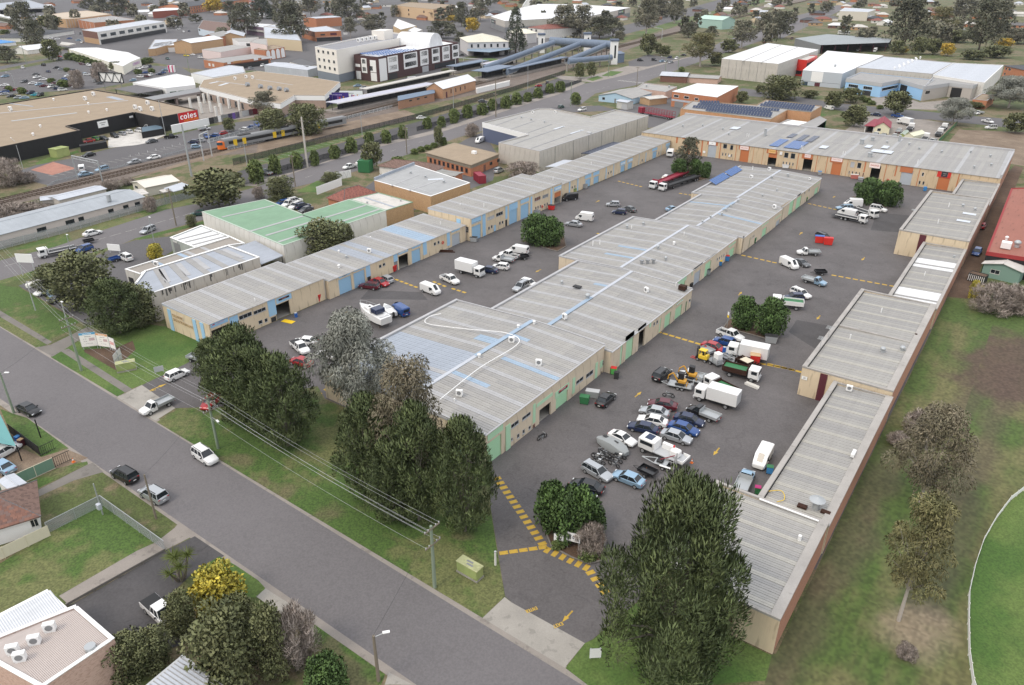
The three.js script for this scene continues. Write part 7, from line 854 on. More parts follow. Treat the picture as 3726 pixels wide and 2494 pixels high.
// glasshouse: waist corners b0..b1 (rear, front) at y0 and roof corners r0..r1 at y1
function cabin(g,b0,b1,r0,r1,y0,y1,wb,wr,pil){
const v=[[b0,y0,wb],[b1,y0,wb],[r1,y1,wr],[r0,y1,wr]],q=(a,b,c,d)=>[a,b,c,a,c,d].flat(),z=(p)=>[p[0],p[1],-p[2]],e=[q(v[0],v[1],v[2],v[3]),q(z(v[1]),z(v[0]),z(v[3]),z(v[2])),q(v[1],z(v[1]),z(v[2]),v[2]),q(z(v[0]),v[0],v[3],z(v[3]))].flat();
const gg=new THREE.BufferGeometry();gg.setAttribute('position',new THREE.Float32BufferAttribute(e,3));gg.computeVertexNormals();sharedMesh('windows',gg,K.glass,g);
const L=(p)=>V3(...p),ps=[rbox(r1-r0+.22,.09,wr*2+.1,.04,(r0+r1)/2,y1+.02,0)];for (const f of [(p)=>p,z]){ps.push(bar(L(f(v[0])),L(f(v[3])),.06,5),bar(L(f(v[1])),L(f(v[2])),.05,5));for (const t of pil) ps.push(bar(L(f([b0+(b1-b0)*t,y0,wb+.01])),L(f([r0+(r1-r0)*t,y1,wr+.01])),.045,4));}Q('roof',ps,PM.white,g);
}
function wheels(g,xs,r,tr,w=.24){const tg=new THREE.CylinderGeometry(r,r,w,14).rotateX(HALF),rg=new THREE.CylinderGeometry(r*.62,r*.62,w+.03,10).rotateX(HALF);for (const x of xs) for (const s of [-1,1]){const t=sharedMesh('wheel',tg,tyreM,g);t.position.set(x,r,s*tr);sharedMesh('rim',rg,rimM,t);}}
function lamps(g,xf,xr,y,w,yr=y){for (const s of [-1,1]){Q('headlight',box(.12,.16,.36,xf,y,s*w),lampM,g);Q('tail_light',box(.1,.2,.3,xr,yr,s*w),tailM,g);}Q('mirror',[box(.16,.14,.2,xf*.36,y+.35,1.02),box(.16,.14,.2,xf*.36,y+.35,-1.02)],K.black,g);Q('number_plate',[box(.03,.12,.4,xr-.06,y-.1,0)],K.snow,g);}
const VB={};
const mk=(key,name,cat,f)=>{VB[key]={name,cat,f,proto:null};};
const carBase=(g,L,hood,belt,boot,wb)=>{const h=L/2;sharedMesh('body',loft([[-h,.7,.35,.55,boot-.18,.62],[-h+.14,.84,.26,.55,boot,.72],[-h+.8,.9,.2,.58,boot+.03,.78],[-.2,.91,.2,.6,belt,.8],[h-1.6,.91,.2,.6,belt-.02,.8],[h-.9,.9,.2,.55,hood,.76],[h-.3,.84,.24,.5,hood-.1,.68],[h-.06,.72,.28,.46,hood-.24,.6],[h,.6,.34,.42,hood-.34,.5]]),PM.white,g);wheels(g,[-wb/2-.05,wb/2-.02],.32,.82);lamps(g,h-.13,-h+.06,hood-.26,.6,boot-.2);};
mk('sedan','parked_sedan','car',(g)=>{carBase(g,4.7,.86,.95,.96,2.75);cabin(g,-1.75,1.15,-1.05,.35,.93,1.42,.8,.6,[.52]);});
mk('hatch','parked_hatchback','car',(g)=>{carBase(g,4.05,.88,.97,.98,2.5);cabin(g,-1.9,1,-1.5,.25,.95,1.46,.8,.62,[.35,.64]);});
mk('wagon','parked_wagon','car',(g)=>{carBase(g,4.75,.88,.96,.97,2.75);cabin(g,-2.25,1.1,-1.9,.35,.94,1.46,.8,.62,[.3,.6]);Q('roof_rail',[box(2,.05,.05,-.7,1.55,.58),box(2,.05,.05,-.7,1.55,-.58)],K.black,g);});
mk('suv','parked_suv','car',(g)=>{carBase(g,4.65,1.02,1.12,1.12,2.7);cabin(g,-2.2,1.05,-1.9,.3,1.1,1.72,.84,.66,[.3,.62]);Q('roof_rail',[box(2,.06,.06,-.7,1.82,.6),box(2,.06,.06,-.7,1.82,-.6)],K.black,g);});
mk('coupe','sports_coupe','car',(g)=>{carBase(g,4.5,.8,.88,.9,2.6);cabin(g,-1.7,.9,-.75,.15,.87,1.28,.78,.56,[]);});
mk('ute','dual_cab_ute','ute',(g)=>{const h=2.65;sharedMesh('body',loft([[-.55,.9,.3,.7,1.08,.8],[.4,.92,.28,.7,1.08,.82],[1.2,.92,.28,.7,1.07,.82],[1.9,.92,.3,.68,1.04,.76],[2.45,.84,.34,.6,.92,.66],[2.65,.66,.4,.55,.74,.5]]),PM.white,g);Q('tub',[slab(-2.65,-.58,.42,1.08,.86,.92),slab(-2.65,-.58,.42,1.08,-.92,-.86),slab(-2.65,-2.58,.42,1.08,-.858,.858),slab(-2.57,-.58,.42,.6,-.858,.858)],PM.white,g);Q('tub_liner',slab(-2.56,-.6,.61,.64,-.85,.85),K.black,g);cabin(g,-.5,1.35,-.4,.75,1.05,1.7,.82,.64,[.48]);wheels(g,[-1.55,1.6],.37,.82,.26);lamps(g,2.52,-2.64,.78,.62,.85);});
mk('tub','covered_tub_ute','ute',(g)=>{VB.ute.f(g);Q('tub_cover',rbox(2,.08,1.76,.03,-1.6,1.14,0),K.black,g);});
const tray=(g,x0,x1,y,w,m,gate=.3)=>{Q('tray',[slab(x0,x1,y-.14,y,-w,w),slab(x0,x1,y,y+gate,w-.05,w),slab(x0,x1,y,y+gate,-w,-w+.05),slab(x0,x0+.05,y,y+gate,-w+.051,w-.051),slab(x1-.05,x1,y,y+.7,-w+.051,w-.051)],m,g);};
mk('tray','flat_tray_ute','ute',(g)=>{sharedMesh('body',loft([[.35,.9,.32,.7,1.08,.8],[1.1,.92,.3,.7,1.08,.82],[1.9,.92,.32,.68,1.04,.76],[2.45,.84,.36,.6,.92,.66],[2.65,.66,.42,.55,.74,.5]]),PM.white,g);cabin(g,.4,1.5,.45,.95,1.05,1.7,.82,.64,[]);Q('chassis',slab(-2.4,.4,.42,.62,-.45,.45),K.black,g);tray(g,-2.7,.25,.9,.95,K.galv);wheels(g,[-1.5,1.65],.36,.8,.26);lamps(g,2.52,-2.68,.78,.62,.65);});
mk('van','delivery_van','van',(g)=>{const h=2.45;sharedMesh('body',loft([[-h,.84,.34,.8,1.9,.76],[-h+.1,.92,.28,.8,1.98,.8],[.9,.93,.28,.8,1.98,.8],[1.3,.93,.28,.8,1.92,.78],[1.95,.9,.28,.75,1.22,.78],[2.3,.84,.3,.6,1.05,.72],[h,.7,.36,.5,.84,.6]]),PM.white,g);const q=new THREE.PlaneGeometry(.78,1.46).rotateX(0).rotateY(HALF).rotateZ(.72).translate(1.66,1.6,0);Q('windscreen',q,K.glass,g);Q('windows',[slab(.5,1.35,1.22,1.7,.9,.95),slab(.5,1.35,1.22,1.7,-.95,-.9),slab(-h-.02,-h+.1,1.2,1.7,-.6,.6)],K.glass,g);Q('roof',rbox(3.2,.05,1.5,.02,-.7,2.01,0),PM.white,g);wheels(g,[-1.45,1.4],.33,.84);lamps(g,2.36,-2.42,.8,.66,.9);});
mk('bigvan','high_roof_van','van',(g)=>{VB.van.f(g);Q('body',rbox(3.5,.5,1.66,.16,-.66,2.18,0),PM.white,g);});
const truckCab=(g,x)=>{Q('cab',[rbox(1.75,1.75,2.1,.16,x,1.5,0)],PM.white,g);Q('windscreen',box(.06,.75,1.8,x+.86,1.85,0),K.glass,g);Q('windows',[slab(x-.35,x+.6,1.5,2.1,1.03,1.07),slab(x-.35,x+.6,1.5,2.1,-1.07,-1.03)],K.glass,g);Q('bumper',box(.2,.4,2.1,x+.86,.62,0),K.ash,g);Q('headlight',[box(.06,.2,.34,x+.98,.7,.8),box(.06,.2,.34,x+.98,.7,-.8)],lampM,g);};
const chassis=(g,x0,x1,ax)=>{Q('chassis',[slab(x0,x1,.55,.8,.3,.5),slab(x0,x1,.55,.8,-.5,-.3)],K.black,g);wheels(g,ax,.42,.9,.3);};
mk('boxtruck','box_truck','truck',(g)=>{truckCab(g,2.5);chassis(g,-3.4,2,[-1.9,2.4]);Q('cargo_box',rbox(4.9,2.2,2.3,.05,-1.1,2.05,0),PM.white,g);Q('rear_door',box(.05,2,2,-3.57,2.05,0),K.ash,g);});
mk('flatbed','tow_truck','truck',(g)=>{truckCab(g,3.2);chassis(g,-3.8,2.8,[-2.2,-1.1,3.1]);Q('deck',[slab(-4,2.1,.95,1.1,-1.15,1.15)],K.dark,g);Q('deck_rail',[slab(-4,2.1,1.1,1.25,1.1,1.2),slab(-4,2.1,1.1,1.25,-1.2,-1.1),slab(2,2.15,1.1,2.3,-1.1,1.1)],PM.white,g);Q('tail_ramp',box(1.2,.08,2.2,-4.5,.75,0).applyMatrix4(new THREE.Matrix4()),K.dark,g);});
mk('tipper','tipper_truck','truck',(g)=>{truckCab(g,2.2);chassis(g,-2.9,1.6,[-1.7,2]);Q('bin',[slab(-3,1.1,1,1.12,-1.1,1.1),slab(-3,1.1,1.12,1.9,1.02,1.1),slab(-3,1.1,1.12,1.9,-1.1,-1.02),slab(1.02,1.12,1.12,2.2,-1.018,1.018),slab(-3.05,-2.97,1.12,1.9,-1.018,1.018)],PM.white,g);Q('load',box(3.9,.5,2,-.95,1.4,0),K.green,g);});
mk('coach','coach','bus',(g)=>{Q('body',rbox(11.8,3,2.5,.25,0,1.85,0),PM.white,g);Q('windows',[slab(-5,5.4,1.9,2.8,1.24,1.27),slab(-5,5.4,1.9,2.8,-1.27,-1.24),slab(5.86,5.92,1.5,2.9,-1.1,1.1)],K.glass,g);wheels(g,[-3.6,3.9],.5,1.12,.3);});
mk('caravan','caravan','caravan',(g)=>{Q('body',rbox(5,2,2.3,.4,0,1.5,0),PM.white,g);Q('windows',[box(.05,.7,1.6,2.5,1.9,0),box(1.2,.6,.05,.4,1.8,1.15)],K.glass,g);wheels(g,[-.2],.33,1,.2);Q('drawbar',[bar(V3(2.4,.5,.5),V3(3.5,.5,0),.05),bar(V3(2.4,.5,-.5),V3(3.5,.5,0),.05)],K.black,g);});
mk('trailer','box_trailer','trailer',(g)=>{Q('tray',[slab(-1.3,1.2,.55,.62,-.8,.8),slab(-1.3,1.2,.62,1,.76,.8),slab(-1.3,1.2,.62,1,-.8,-.76),slab(-1.3,-1.26,.62,1,-.758,.758),slab(1.16,1.2,.62,1,-.758,.758)],PM.white,g);wheels(g,[-.1],.3,.92,.2);Q('drawbar',[bar(V3(1.1,.5,.5),V3(2.3,.45,0),.04),bar(V3(1.1,.5,-.5),V3(2.3,.45,0),.04)],K.black,g);Q('mudguard',[box(.8,.06,.26,-.1,.66,.94),box(.8,.06,.26,-.1,.66,-.94)],K.black,g);});
mk('moto','motorcycle','motorcycle',(g)=>{const w=new THREE.TorusGeometry(.28,.07,6,16);Q('wheel',[w.clone().translate(.7,.33,0),w.clone().translate(-.65,.33,0)],tyreM,g);Q('frame',[bar(V3(.7,.33,0),V3(.42,.95,0),.05),bar(V3(-.65,.33,0),V3(.1,.5,0),.06),rbox(.5,.35,.3,.08,.05,.45,0)],K.steel,g);Q('tank',rbox(.5,.25,.3,.1,.15,.8,0),PM.black,g);Q('seat',rbox(.7,.12,.26,.05,-.4,.78,0),K.black,g);Q('handlebar',bar(V3(.4,1,-.35),V3(.4,1,.35),.025),K.galv,g);Q('side_stand',bar(V3(-.1,.3,.1),V3(-.1,0,.3),.025),K.galv,g);});
const SWAP=new Set(['body','roof','tub','cab','cargo_box','bin','tank','deck_rail']);
function veh(key,col,x,z,turn,label,group){
const v=VB[key];let g;if (!v.proto){g=v.proto=G(v.name,0,0,0);v.f(g);g.rotation.z=0;}else{g=v.proto.clone();g.name=numbered(v.name);scene.add(g);delete g.userData.group;}
g.traverse((o)=>{if (o.isMesh&&(SWAP.has(o.name)||(key==='trailer'&&o.name==='tray'))) o.material=col==='rust'&&o.name==='cab'?PM.white:PM[col]||K[col];});
g.position.set(x,.02,z);g.rotation.y=turn/57.2958;return tag(g,label,v.cat,group);
}
[['sedan','black',-47.4,-92.5,92,'glossy black sedan against the mint doors beside the grey bin'],['suv','black',-43.5,-105.1,87,'black wagon alone on pale dusty asphalt before the excavators'],['sedan','maroon',-39.3,-96.3,-16,'dark maroon sedan at the top of the parked row'],['sedan','silver',-39.4,-93.6,-12,'silver sedan between maroon and white sedans'],['sedan','white',-38.5,-91.1,-13,'white sedan with black lettering on its door'],['sedan','navy',-38.8,-88.5,-11,'dark navy sedan at the lower end of the parked row'],['coupe','white',-40,-84.3,-7,'stripped white coupe shell beside the covered boat'],['tray','black',-33,-97.5,174,'black ute with alloy tray carrying paint tins'],['sedan','navy',-34,-94.6,173,'navy sedan next to the black tray ute'],['sedan','blue',-33.7,-91.9,177,'mid blue sedan above the silver sedan'],['sedan','silver',-33.7,-89.2,176,'silver sedan at the lower end of the blue pair'],['wagon','silver',-39,-75,-10,'silver wagon with black sunroof beside the motorcycles'],['sedan','paleblue',-34.8,-76.1,0,'steel blue old sedan above the big casuarina'],['sedan','black',-38.5,-71.4,-9,'black sedan between silver wagon and blue coupe'],['coupe','navy',-38.5,-69.7,0,'navy coupe behind the entry island bushes'],
['tray','white',-38.9,-107.5,-13,'white ute with long pipe on its ladder rack'],['boxtruck','white',-32.9,-102.5,-178,'large white box truck in the middle of the yard'],['tipper','rust',-33.3,-105.9,162,'rusty brown tip truck behind the large box truck'],['ute','white',-39.6,-126.5,-13,'white dual cab ute with black roof bars beside twin bushes'],['hatch','blue',-39.6,-123.3,-180,'bright blue hatchback beside the white dual cab ute'],['sedan','red',-40.2,-119.9,-176,'dark red sedan behind the yellow forklift'],['boxtruck','white',-34.2,-120.2,-9,'small white box truck with rust stained roof beside drums'],['tipper','rust',-32.7,-113.1,175,'white cab flat truck loaded with rusty scaffold'],['van','white',-21.5,-91.2,-86,'white van parked beside the low east row'],['tray','paleblue',-21.7,-84.6,84,'pale blue tray ute with ladder and open door'],
['tipper','white',-35.2,-146.5,-18,'white tipper with green tarpaulin beside twin bushes'],['hatch','navy',-35.3,-151.4,-35,'dark blue hatchback between tipper and white wagon'],['wagon','white',-34.8,-154.3,-24,'white wagon at the end of the tipper row'],['tray','paleblue',-34.4,-162.8,-171,'pale blue tray ute carrying white panels'],['van','white',-42.1,-169.9,-31,'small white courier van with lettered side'],['coupe','grey',-40.1,-172.8,-27,'grey sports coupe behind the courier van'],['tray','white',-40.8,-180.7,-31,'white flat tray ute below the charity bins'],['wagon','black',-40.9,-194.6,-31,'long black wagon behind the charity bins'],['flatbed','white',-39.1,-214.7,-9,'white tow truck with empty dark deck nearest the camera'],['flatbed','white',-37.4,-222.2,-29,'white tow truck carrying wrapped steel tanks'],['van','white',-41.2,-219.1,174,'white van nose between the two tow trucks'],['wagon','paleblue',-43.2,-224.5,-143,'steel blue wagon beside the tow trucks'],['bigvan','white',-42,-229,-154,'long white high roof van by the heart-shaped bushes'],['suv','white',-35,-228.5,-4,'white suv under the heart-shaped bushes'],
['bigvan','white',-98.6,-172.7,-12,'white van with open passenger door in the western yard'],['sedan','silver',-98.5,-166.9,-9,'old silver sedan left of the open door van'],['hatch','silver',-98.7,-189.2,-27,'silver hatchback at the island of three cars'],['hatch','navy',-93.7,-183.6,-17,'navy hatchback in front of the silver hatchback'],['sedan','grey',-92.7,-187.7,18,'grey sedan right of the navy hatchback'],['coupe','paleblue',-82.8,-195.2,60,'pale blue coupe half hidden by the fourth roof'],['wagon','white',-99.2,-225.9,98,'white wagon behind the maroon car carrier'],['van','black',-112.3,-187.4,-122,'black people mover at the open orange door bay'],['caravan','white',-111.9,-256.5,-71,'white caravan under the dark gum'],
['van','white',-98.5,-141.2,-170,'white crew van beside the round western bush'],['ute','white',-98.6,-137.4,175,'white dual cab ute nosed away beside the crew van'],['tray','white',-98.1,-134.3,-8,'white ute with black loaded tray in the western row'],['hatch','white',-95.8,-130.1,-15,'white hatchback with dark roof in the western row'],['sedan','navy',-96.9,-126.8,-16,'dark blue sedan hidden behind the box truck'],['boxtruck','white',-99.4,-123.4,178,'white box truck in the western yard'],['ute','white',-100.2,-117.2,-12,'white dual cab ute alone before the box truck'],['van','white',-99.7,-110.1,-5,'white van standing on the yellow dashes'],['van','blue',-97.7,-98.5,165,'blue van with white roof behind the white boat'],['wagon','maroon',-112.2,-104.3,-160,'maroon old wagon at the sky blue doors'],['sedan','red',-111.7,-107.1,-180,'faded red car with white lid beside maroon wagon'],['hatch','silver',-111.9,-109.2,9,'silver grey hatchback by the red skip'],['suv','silver',-85,-122.8,-90,'silver blue suv behind the second roof edge'],['hatch','white',-84.9,-125.6,-180,'white car half hidden behind the second roof'],['tub','white',-101.5,-76.2,-16,'white ute with black tub cover behind the casuarina'],['sedan','white',-102.6,-78.4,-25,'white sedan half hidden by the grey gum'],['sedan','white',-95.5,-77,-10,'white car deep behind the grey gum crown'],['sedan','red',-97.1,-72.6,-8,'red car hidden between casuarina and grey gum'],
['hatch','white',-110.7,-57.4,90,'white hatchback driving in at the western entry'],['sedan','red',-98.4,-55.5,-117,'red coupe by the power pole at the western entry'],['tray','white',-104.1,-49.6,-90,'white tray ute driving out over the apron'],['sedan','black',-119.6,-37.4,174,'black sedan parked at the left of the street'],['suv','white',-86.1,-45.9,-3,'white suv parked on the far side of the street'],['suv','black',-91.2,-36.9,-177,'black suv parked behind the silver four wheel drive'],['suv','silver',-84.1,-36.8,-177,'silver four wheel drive with rear spare wheel'],['tub','white',-64.9,-25.9,-3,'white ute with black tub cover in the dark drive'],['sedan','paleblue',-107,-28.1,-6,'pale blue sedan at the left edge behind the green fence'],['sedan','white',-110.6,-29.9,79,'white car under the teal shade sail'],
['sedan','white',-196.1,-88.2,90,'white sedan on the verge before the long hut'],['wagon','silver',-186.7,-97.9,-70,'silver wagon on the verge by the thin lamp post'],['flatbed','white',-188.7,-75.8,-102,'white tow truck parked on the railway road'],['trailer','black',-190.7,-84.4,76,'black cage trailer behind the tow truck'],['hatch','blue',-185.9,-80.8,-94,'deep blue hatchback beside the tow truck'],['suv','white',-171.9,-83.3,176,'white suv with open tailgate in the small car park'],['trailer','blue',-173.2,-81.3,90,'small blue trailer by the white suv'],['sedan','white',-166.7,-62.3,-103,'white car nose under the corner clump'],['sedan','paleblue',-163.2,-62.2,-164,'pale blue car under the corner clump'],['hatch','black',-159.9,-61.7,-90,'black car under the corner clump nearest the street'],['sedan','darkgreen',-188.6,-114.3,-53,'dark teal car by the green factory corner'],
['sedan','red',-308,-146.2,-90,'red car first in the supermarket loading yard'],['hatch','green',-310,-149.7,-11,'lime green car second in the loading yard'],['sedan','black',-308,-152.2,172,'black car beside the lime green car'],['suv','black',-309,-157.3,-6,'black suv in the loading yard'],['hatch','silver',-311,-161.4,-10,'silver car right of the black suv'],['hatch','white',-312,-165,-7,'white hatchback third from the supermarket wall corner'],['suv','white',-311,-169.1,-172,'white suv second from the supermarket wall corner'],['suv','white',-314,-174.4,-62,'white suv against the supermarket wall corner'],['ute','black',-288.7,-169.4,67,'black ute passing the white boundary wall'],['sedan','grey',-287.4,-160.2,-90,'dark grey sedan on the street by the flat hut'],['sedan','black',-284.4,-133.8,-95,'black sedan on the street below the dock wall'],['van','white',-265.5,-121.5,153,'white van by the overhead wire portal'],['sedan','paleblue',-257.9,-118.7,90,'pale blue sedan under the overhead wire portal'],['wagon','paleblue',-260.1,-125.5,-79,'pale blue wagon right of the wire portal'],['sedan','silver',-260.7,-137.5,-82,'silver sedan alone along the rail fence'],['sedan','white',-261.5,-145.3,-81,'white sedan alone along the rail fence'],['tray','white',-291.9,-186.9,85,'white tray ute on the street by the white wall'],['hatch','navy',-273,-168.9,-32,'dark car nosing the rail fence by the train'],['hatch','silver',-273.1,-172.1,-31,'silver car beside the dark car by the train'],['hatch','paleblue',-264.6,-164.7,112,'pale blue car closest to the train ramp'],['ute','blue',-277.8,-178.3,-24,'blue ute behind the train'],['hatch','blue',-276.7,-181.2,-27,'mid blue hatch behind the train'],['hatch','red',-277.6,-185.4,-74,'red hatch behind the train'],['hatch','white',-277.5,-195.8,-20,'white hatch behind the train ramp'],['van','blue',-280.5,-204.8,-28,'blue van behind the train near the leafy pair'],['hatch','blue',-278.9,-200.6,-27,'blue hatch between blue van and white hatch'],
['hatch','red',-246.3,-372,-41,'red hatch in the commuter car park'],['suv','black',-248.1,-384,123,'black suv in the commuter car park'],['hatch','darkgreen',-198.4,-320,90,'dark green wagon on the railway road'],['suv','white',-186.1,-319,-103,'white suv in front of the blue cottage'],['suv','black',-255.2,-517,29,'black suv first in the small car park'],['suv','black',-248.1,-525,-20,'black suv second in the small car park'],['sedan','paleblue',-240.8,-522,-80,'first of three silver cars in the small car park'],['sedan','silver',-237.3,-522,-83,'second of three silver cars in the small car park'],['sedan','silver',-232.5,-519,-80,'third of three silver cars in the small car park'],['hatch','navy',-246.4,-547,-35,'navy car behind the three silver cars'],['suv','white',-239.1,-543,-81,'white suv behind the three silver cars'],['sedan','black',-244.2,-567,0,'dark sedan at the small car park end'],['sedan','grey',-239.6,-311,128,'dark blue grey car alone in commuter car park'],['sedan','white',-234.4,-258.8,132,'white sedan alone in commuter car park'],['ute','white',-193.7,-176.3,-95,'white ute parked at the road by the green tank'],['sedan','white',-195.2,-183.1,83,'white car behind the ute at the green tank'],['tray','darkgreen',-210.3,-154.4,7,'green tray ute behind the commuter bushes'],['hatch','blue',-177.8,-134.5,-70,'bright blue car in the green factory forecourt'],['ute','white',-175.6,-135.1,-77,'white ute in the green factory forecourt'],['suv','white',-176.4,-138,81,'white suv at the back of the forecourt'],['suv','white',-172.1,-134.4,-79,'white suv at the front of the forecourt'],['suv','navy',-170.2,-135.7,85,'navy suv in the forecourt'],['sedan','grey',-167.1,-134.1,-90,'dark sedan against the green roof factory wall'],['van','white',-182.9,-235.2,-81,'white van beside the dark blue warehouse wall'],['suv','silver',-148.9,-201.7,96,'silver four wheel drive behind the brick office'],
['hatch','turquoise',-82,-400,-21,'turquoise hatchback on the street behind row C'],['sedan','navy',-69.3,-387,0,'dark sedan on the street behind row C'],['ute','blue',-60.3,-388,0,'blue ute on the street above the cottage'],['van','white',-91.4,-391,144,'white van behind the brownish street tree'],['suv','white',-65,-436,-90,'white car before the dark loading bay'],['ute','white',-25.2,-397,-38,'white ute parked on the far street'],['suv','white',-22.5,-382,-146,'white suv parked by the bare green'],['tray','white',-31,-418,-62,'white ute before the brick flats'],['hatch','blue',-7.7,-204.6,-87,'blue hatchback in the dirt lane'],['hatch','red',-9.2,-228.3,91,'red car squeezed beside the brick wall in lane'],['flatbed','white',-50,-360,92,'white tray truck parked right of the cottage'],['boxtruck','white',-54.3,-371,34,'white cab truck right of the maroon roof'],['tray','white',-52.7,-351,93,'white tray truck beside the cream garden shed'],['tray','white',-52,-338,89,'white tray truck nearest the row C roof'],['tray','cream',-55.9,-337,101,'cream pick-up behind the row C roof'],['tray','white',-59,-337,104,'white pick-up left of the cream pick-up'],['flatbed','white',-41.2,-341,92,'white tray truck right of the garden shed'],['tray','white',-38.1,-338,-83,'white cab at the row C roof by the green fence'],['flatbed','white',-38.3,-355,91,'white tray truck along the green fence front'],['flatbed','white',-38.7,-368,88,'white tray truck along the green fence rear'],
['coach','white',-238.1,-806,-81,'white coach parked by the side road'],['coach','white',-193.5,-832,-18,'long white bus behind the open steel shed'],['sedan','red',-228.9,-705,-75,'red car on the railway road bend'],['suv','maroon',-219.6,-753,-90,'maroon suv by the white coach'],['tray','white',-145.3,-682,-83,'white ute in front of the open steel shed'],['boxtruck','white',-132.6,-682,-95,'white truck body at the open shed right end'],['suv','white',-105,-957,-114,'white car on the side street'],['sedan','white',-431,-1078,-85,'white car on the road beyond the railway'],['sedan','yellow',-548,-347,166,'yellow car behind the tan brick flats'],['sedan','white',-549,-353,0,'white car beside the yellow car'],['hatch','white',-529,-346,162,'white car below the white awning'],['ute','darkgreen',-541,-327,-18,'dark green ute in the shop lane'],['hatch','silver',-445,-327,90,'silver car under the red fascia shop'],['suv','white',-450,-340,-56,'white suv beside the red fascia shop'],['boxtruck','white',-316,-344,112,'white truck in front of the brown office'],['sedan','silver',-322,-309,-76,'silver car right of the blue loading bay'],['sedan','paleblue',-330,-312,-63,'blue car left of the silver car at loading bay'],['sedan','grey',-382,-471,104,'dark car by the cream hotel']].forEach((a)=>veh(...a));
// the big car park at left: one entry per car
const cp=(list,where)=>list.forEach(([k,c,x,z,turn],i)=>veh(k,c,x,z,turn,`${c === 'paleblue' ? 'pale blue' : c === 'darkgreen' ? 'dark green' : c} ${k === 'hatch' ? 'hatchback' : k === 'tray' ? 'pick-up' : k} ${ORD[i]} ${where}`));
cp([['suv','white',-571,-240.4,165],['suv','black',-575,-255.7,178],['hatch','maroon',-560,-274.3,166],['suv','white',-549,-273.3,-6],['hatch','green',-501,-270.8,-7],['sedan','white',-505,-283,177]],'from the left along the car park top edge');
cp([['wagon','paleblue',-536,-214.3,-90],['sedan','black',-553,-253.7,-68],['sedan','silver',-543,-252.1,108],['sedan','navy',-538,-241.1,7],['suv','navy',-527,-251.9,110],['sedan','grey',-531,-230.2,-48],['hatch','paleblue',-505,-248.1,176],['wagon','white',-502,-247.7,60],['sedan','grey',-493,-247.4,19],['hatch','paleblue',-455,-250.3,-52],['suv','white',-466,-261.2,-174]],'from the left in the car park upper row');
cp([['ute','white',-515,-223.4,-67],['sedan','white',-502,-220.9,-51],['hatch','white',-506,-237.4,-90],['hatch','white',-498,-237,-21],['sedan','blue',-494,-229.5,-180],['sedan','grey',-470,-236.1,-120],['sedan','silver',-466,-242.9,-69],['sedan','grey',-461,-244.2,-6]],'from the left in the car park second row');
cp([['wagon','grey',-502,-210.1,-67],['sedan','white',-491,-209.8,-67],['sedan','paleblue',-483,-209.7,-90],['sedan','maroon',-475,-208.2,-54],['suv','white',-468,-209.2,-67],['sedan','maroon',-480,-217.6,119],['suv','white',-478,-218,-36],['hatch','navy',-459,-207.8,-44],['suv','white',-451,-207.1,90],['sedan','maroon',-464,-217.1,90],['sedan','silver',-458,-217.5,62],['hatch','grey',-459,-232.3,-62]],'from the left in the car park third row');
cp([['sedan','white',-496,-196.8,-50],['hatch','maroon',-483,-192.3,-62],['sedan','red',-473,-192.3,-62],['sedan','maroon',-463,-192.4,-60],['sedan','blue',-470,-185.5,-63],['sedan','silver',-461,-181.6,-63],['sedan','black',-451,-180.5,-90],['suv','navy',-453,-191.2,-90],['sedan','turquoise',-445,-189.9,-47],['suv','black',-442,-191,-60],['hatch','silver',-443,-180.3,-62],['sedan','paleblue',-439,-181.6,-55]],'from the left in the car park row nearest the supermarket');
cp([['hatch','blue',-482,-274,-67],['hatch','white',-466,-261.9,-45],['hatch','maroon',-464,-264.8,114],['suv','white',-468,-269.4,-54],['sedan','navy',-468,-275.4,-73],['sedan','blue',-473,-280.3,-68],['sedan','paleblue',-484,-289.7,-37],['suv','navy',-508,-292.6,-61],['suv','white',-507,-288.9,-90]],'of the cars by the red and white kiosk');
cp([['sedan','white',-833,-397,-180],['sedan','white',-780,-359,-45],['sedan','white',-767,-359,-72],['sedan','blue',-765,-369,-39],['sedan','paleblue',-739,-364,-51],['suv','white',-717,-356,-42],['suv','black',-807,-401,-24],['sedan','red',-620,-288.9,-178],['sedan','grey',-600,-279,-62],['sedan','paleblue',-608,-289.1,-44]],'in the lot behind the lime panelled hall');
cp([['suv','white',-589,-457,-37],['sedan','grey',-581,-455,-37],['suv','navy',-574,-456,-41],['suv','white',-567,-454,-36],['sedan','grey',-558,-452,-37],['sedan','silver',-550,-451,-40],['suv','grey',-541,-448,-36],['suv','white',-744,-473,-29],['hatch','white',-781,-491,-53],['hatch','navy',-747,-481,45]],'parked along the main street shops from the left');
cp([['sedan','white',-451,-1203,-76],['sedan','paleblue',-442,-1155,-80],['sedan','white',-454,-1229,-81],['sedan','silver',-462,-1268,-79],['sedan','blue',-470,-1310,-79],['sedan','black',-475,-1349,-85],['sedan','grey',-481,-1380,-81],['sedan','white',-464,-1054,95]],'parked along the road beyond the railway');
